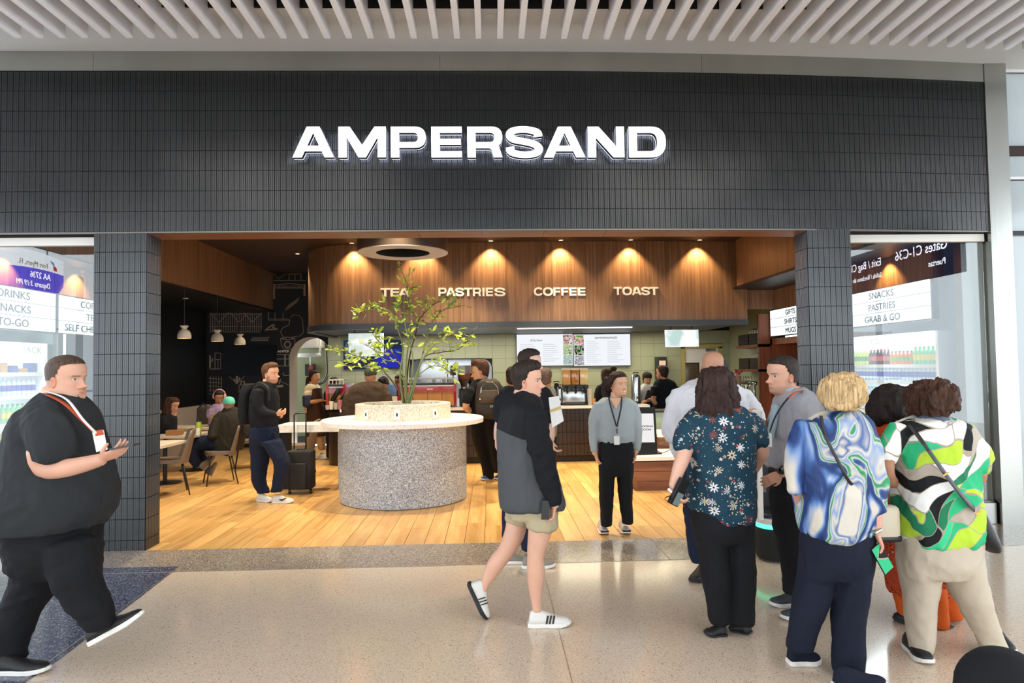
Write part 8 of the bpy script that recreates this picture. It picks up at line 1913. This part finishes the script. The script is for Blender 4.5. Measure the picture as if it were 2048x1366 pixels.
link('loop', vf_mesh([tube_vf([P.p(960, 800, -.40), P.p(963, 775, -.38), P.p(972, 764, -.36), P.p(986, 764, -.36), P.p(996, 775, -.38), P.p(999, 800, -.40)], .006, 6)]), M_steel2, bp)
for x_ in (955, 996): link('strap', vf_mesh([strap([P.p(x_, 800, -.30), P.p(x_+2, 772, -.22), P.p(x_, 764, -.05)], .05)]), M_blackm, bp)
text_obj('OGIO', .035, P.p(980, 815, -.395), mat('logo_grey', '#a9adb0', .5), bp, bold=.002)
# 16-18 behind the staff woman
P = stand('server in black with a bun seen from behind, beyond the smiling woman', 13.2, 1218, 905, '#b98562', (1214, 738, 770), dict(yaw=170, hair_col='#3a2218', fem=1), (('bun', '#3a2218', .06, .04, .2, 5), {}),
      [('top', 'x', [[(768, 1202, 1232, .08), (776, 1192, 1244, .14), (795, 1188, 1248, .17), (830, 1190, 1246, .18), (860, 1192, 1244, .18)]], T_black), ('trousers', 'leg', [[(1206, 855, 0, 13), (1206, 900, 0, 11)], [(1230, 855, 0, 13), (1230, 900, 0, 11)]], T_black)])
MB().ball(P.p(1227, 737, 0), (.07, .07, .06), 14).build('hair_bun', hair_mat('#3a2218'), P.root, smooth=True)
P = stand('server with glasses, fringe and dark apron over a white blouse', 13.7, 1295, 895, '#d29c7a', (1294, 745, 769), dict(yaw=10, pitch=14, hair_col='#1c110d', fem=1), (('bangs', '#1c110d', .06, .03, .15, 5), {}),
      [('blouse', 'x', [[(768, 1286, 1302, .07), (774, 1278, 1310, .12), (795, 1274, 1314, .14), (830, 1276, 1312, .15), (850, 1278, 1310, .15)], [(1278, 780, -.08, 6), (1275, 800, -.14, 6), (1282, 808, -.2, 4)], [(1310, 780, -.08, 6), (1313, 798, -.14, 6), (1306, 802, -.2, 4)]], T_white), ('apron', 'x', [[(778, 1287, 1302, .13), (800, 1282, 1306, .165), (850, 1280, 1308, .17)]], mat('apron_dark', '#33322f', .8)), ('trousers', 'leg', [[(1288, 845, 0, 9), (1288, 890, 0, 8)], [(1302, 845, 0, 9), (1302, 890, 0, 8)]], T_black)], hands=[((1283, 806, -.2), (1291, 802, -.25), (1, 0, 0), 1, .8, .16), ((1305, 801, -.2), (1297, 801, -.25), (-1, 0, 0), -1, .8, .16)])
gl = root('glasses', P.p(1294, 757, -.12), 'round glasses of the server with the fringe', 'glasses')
for x_ in (1291, 1298): MB().tube([P.p(x_+2.6*math.cos(a), 759+2.3*math.sin(a), -.135) for a in np.linspace(0, 2*PI, 11)], .0018, 5).build('rim', M_gold, gl)
P = stand('barista in a black tee turned away below the lit wall dispenser', 13.25, 1328, 905, '#c98f70', (1325, 731, 761), dict(yaw=-140, hair_col='#2a1d17', fade=.6, beard='#3a281f', stubble=.5), (('short', '#2a1d17', .02, .02, .1, 6), {}),
      [('tee', 'x', [[(758, 1316, 1338, .07), (766, 1308, 1350, .13), (785, 1305, 1354, .17), (820, 1307, 1352, .17), (850, 1308, 1352, .17)], [(1310, 775, -.1, 8), (1308, 792, -.12, 8)], [(1350, 775, 0, 8), (1354, 795, 0, 8)]], T_black), ('trousers', 'leg', [[(1318, 845, 0, 12), (1318, 900, 0, 10)], [(1342, 845, 0, 12), (1342, 900, 0, 10)]], T_black)],
      limbs=[[(1309, 788, -.12, 5.5), (1307, 800, -.16, 5), (1312, 808, -.22, 4)]])
# 19 woman behind the bald man, 20 person behind the tall man, 21 grey haired visitor
P = stand('woman with long dark hair mostly hidden beyond the bald man', 8.6, 1440, 1000, '#b98562', (1441, 722, 764), dict(yaw=150, hair_col='#17100e', fem=1), (('long', '#17100e', .06, .03, .15, 6), dict(extra=None)),
      [('top', 'x', [[(762, 1425, 1455, .08), (775, 1412, 1468, .14), (820, 1410, 1470, .17), (880, 1412, 1468, .17)]], T_black), ('trousers', 'leg', [[(1426, 870, 0, 15), (1426, 990, 0, 11)], [(1454, 870, 0, 15), (1454, 990, 0, 11)]], T_black)], boots=[((1426, 994, .1), (1426, 1000, -.1), S_black, S_solebk), ((1454, 994, .1), (1454, 1000, -.1), S_black, S_solebk)])
P = stand('dark haired person in black glimpsed between the two striding men and the counter', 9.9, 1030, 972, '#c08a68', (1026, 736, 776), dict(yaw=170, hair_col='#241812'), (('short', '#241812', .05, .04, .2, 6), {}),
      [('tee', 'x', [[(772, 1012, 1042, .08), (782, 998, 1056, .14), (830, 996, 1058, .17), (880, 998, 1056, .17)]], T_black), ('trousers', 'leg', [[(1014, 870, 0, 14), (1014, 962, 0, 11)], [(1040, 870, 0, 14), (1040, 962, 0, 11)]], T_denim)], boots=[((1014, 964, .1), (1014, 972, -.1), S_black, S_solebk), ((1040, 964, .1), (1040, 972, -.1), S_black, S_solebk)])
P = stand('person in a grey tweed top partly hidden beyond the white folder', 9.9, 1092, 972, '#c08a68', (1090, 738, 778), dict(yaw=160, hair_col='#6a5a50'), (('short', '#5a4a42', .04, .03, .2, 6), {}),
      [('tweed_top', 'x', [[(764+10, 1078, 1102, .08), (784, 1066, 1112, .14), (830, 1064, 1114, .17), (880, 1066, 1112, .17)]], mat('tweed', '#6b6763', .9, var=(60, .5))), ('trousers', 'leg', [[(1080, 870, 0, 13), (1080, 962, 0, 10)], [(1102, 870, 0, 13), (1102, 962, 0, 10)]], T_black)], boots=[((1080, 964, .1), (1080, 972, -.1), S_black, S_solebk), ((1102, 964, .1), (1102, 972, -.1), S_black, S_solebk)])
for o in (lh.root, P2.root): bpy.data.objects.remove(o)
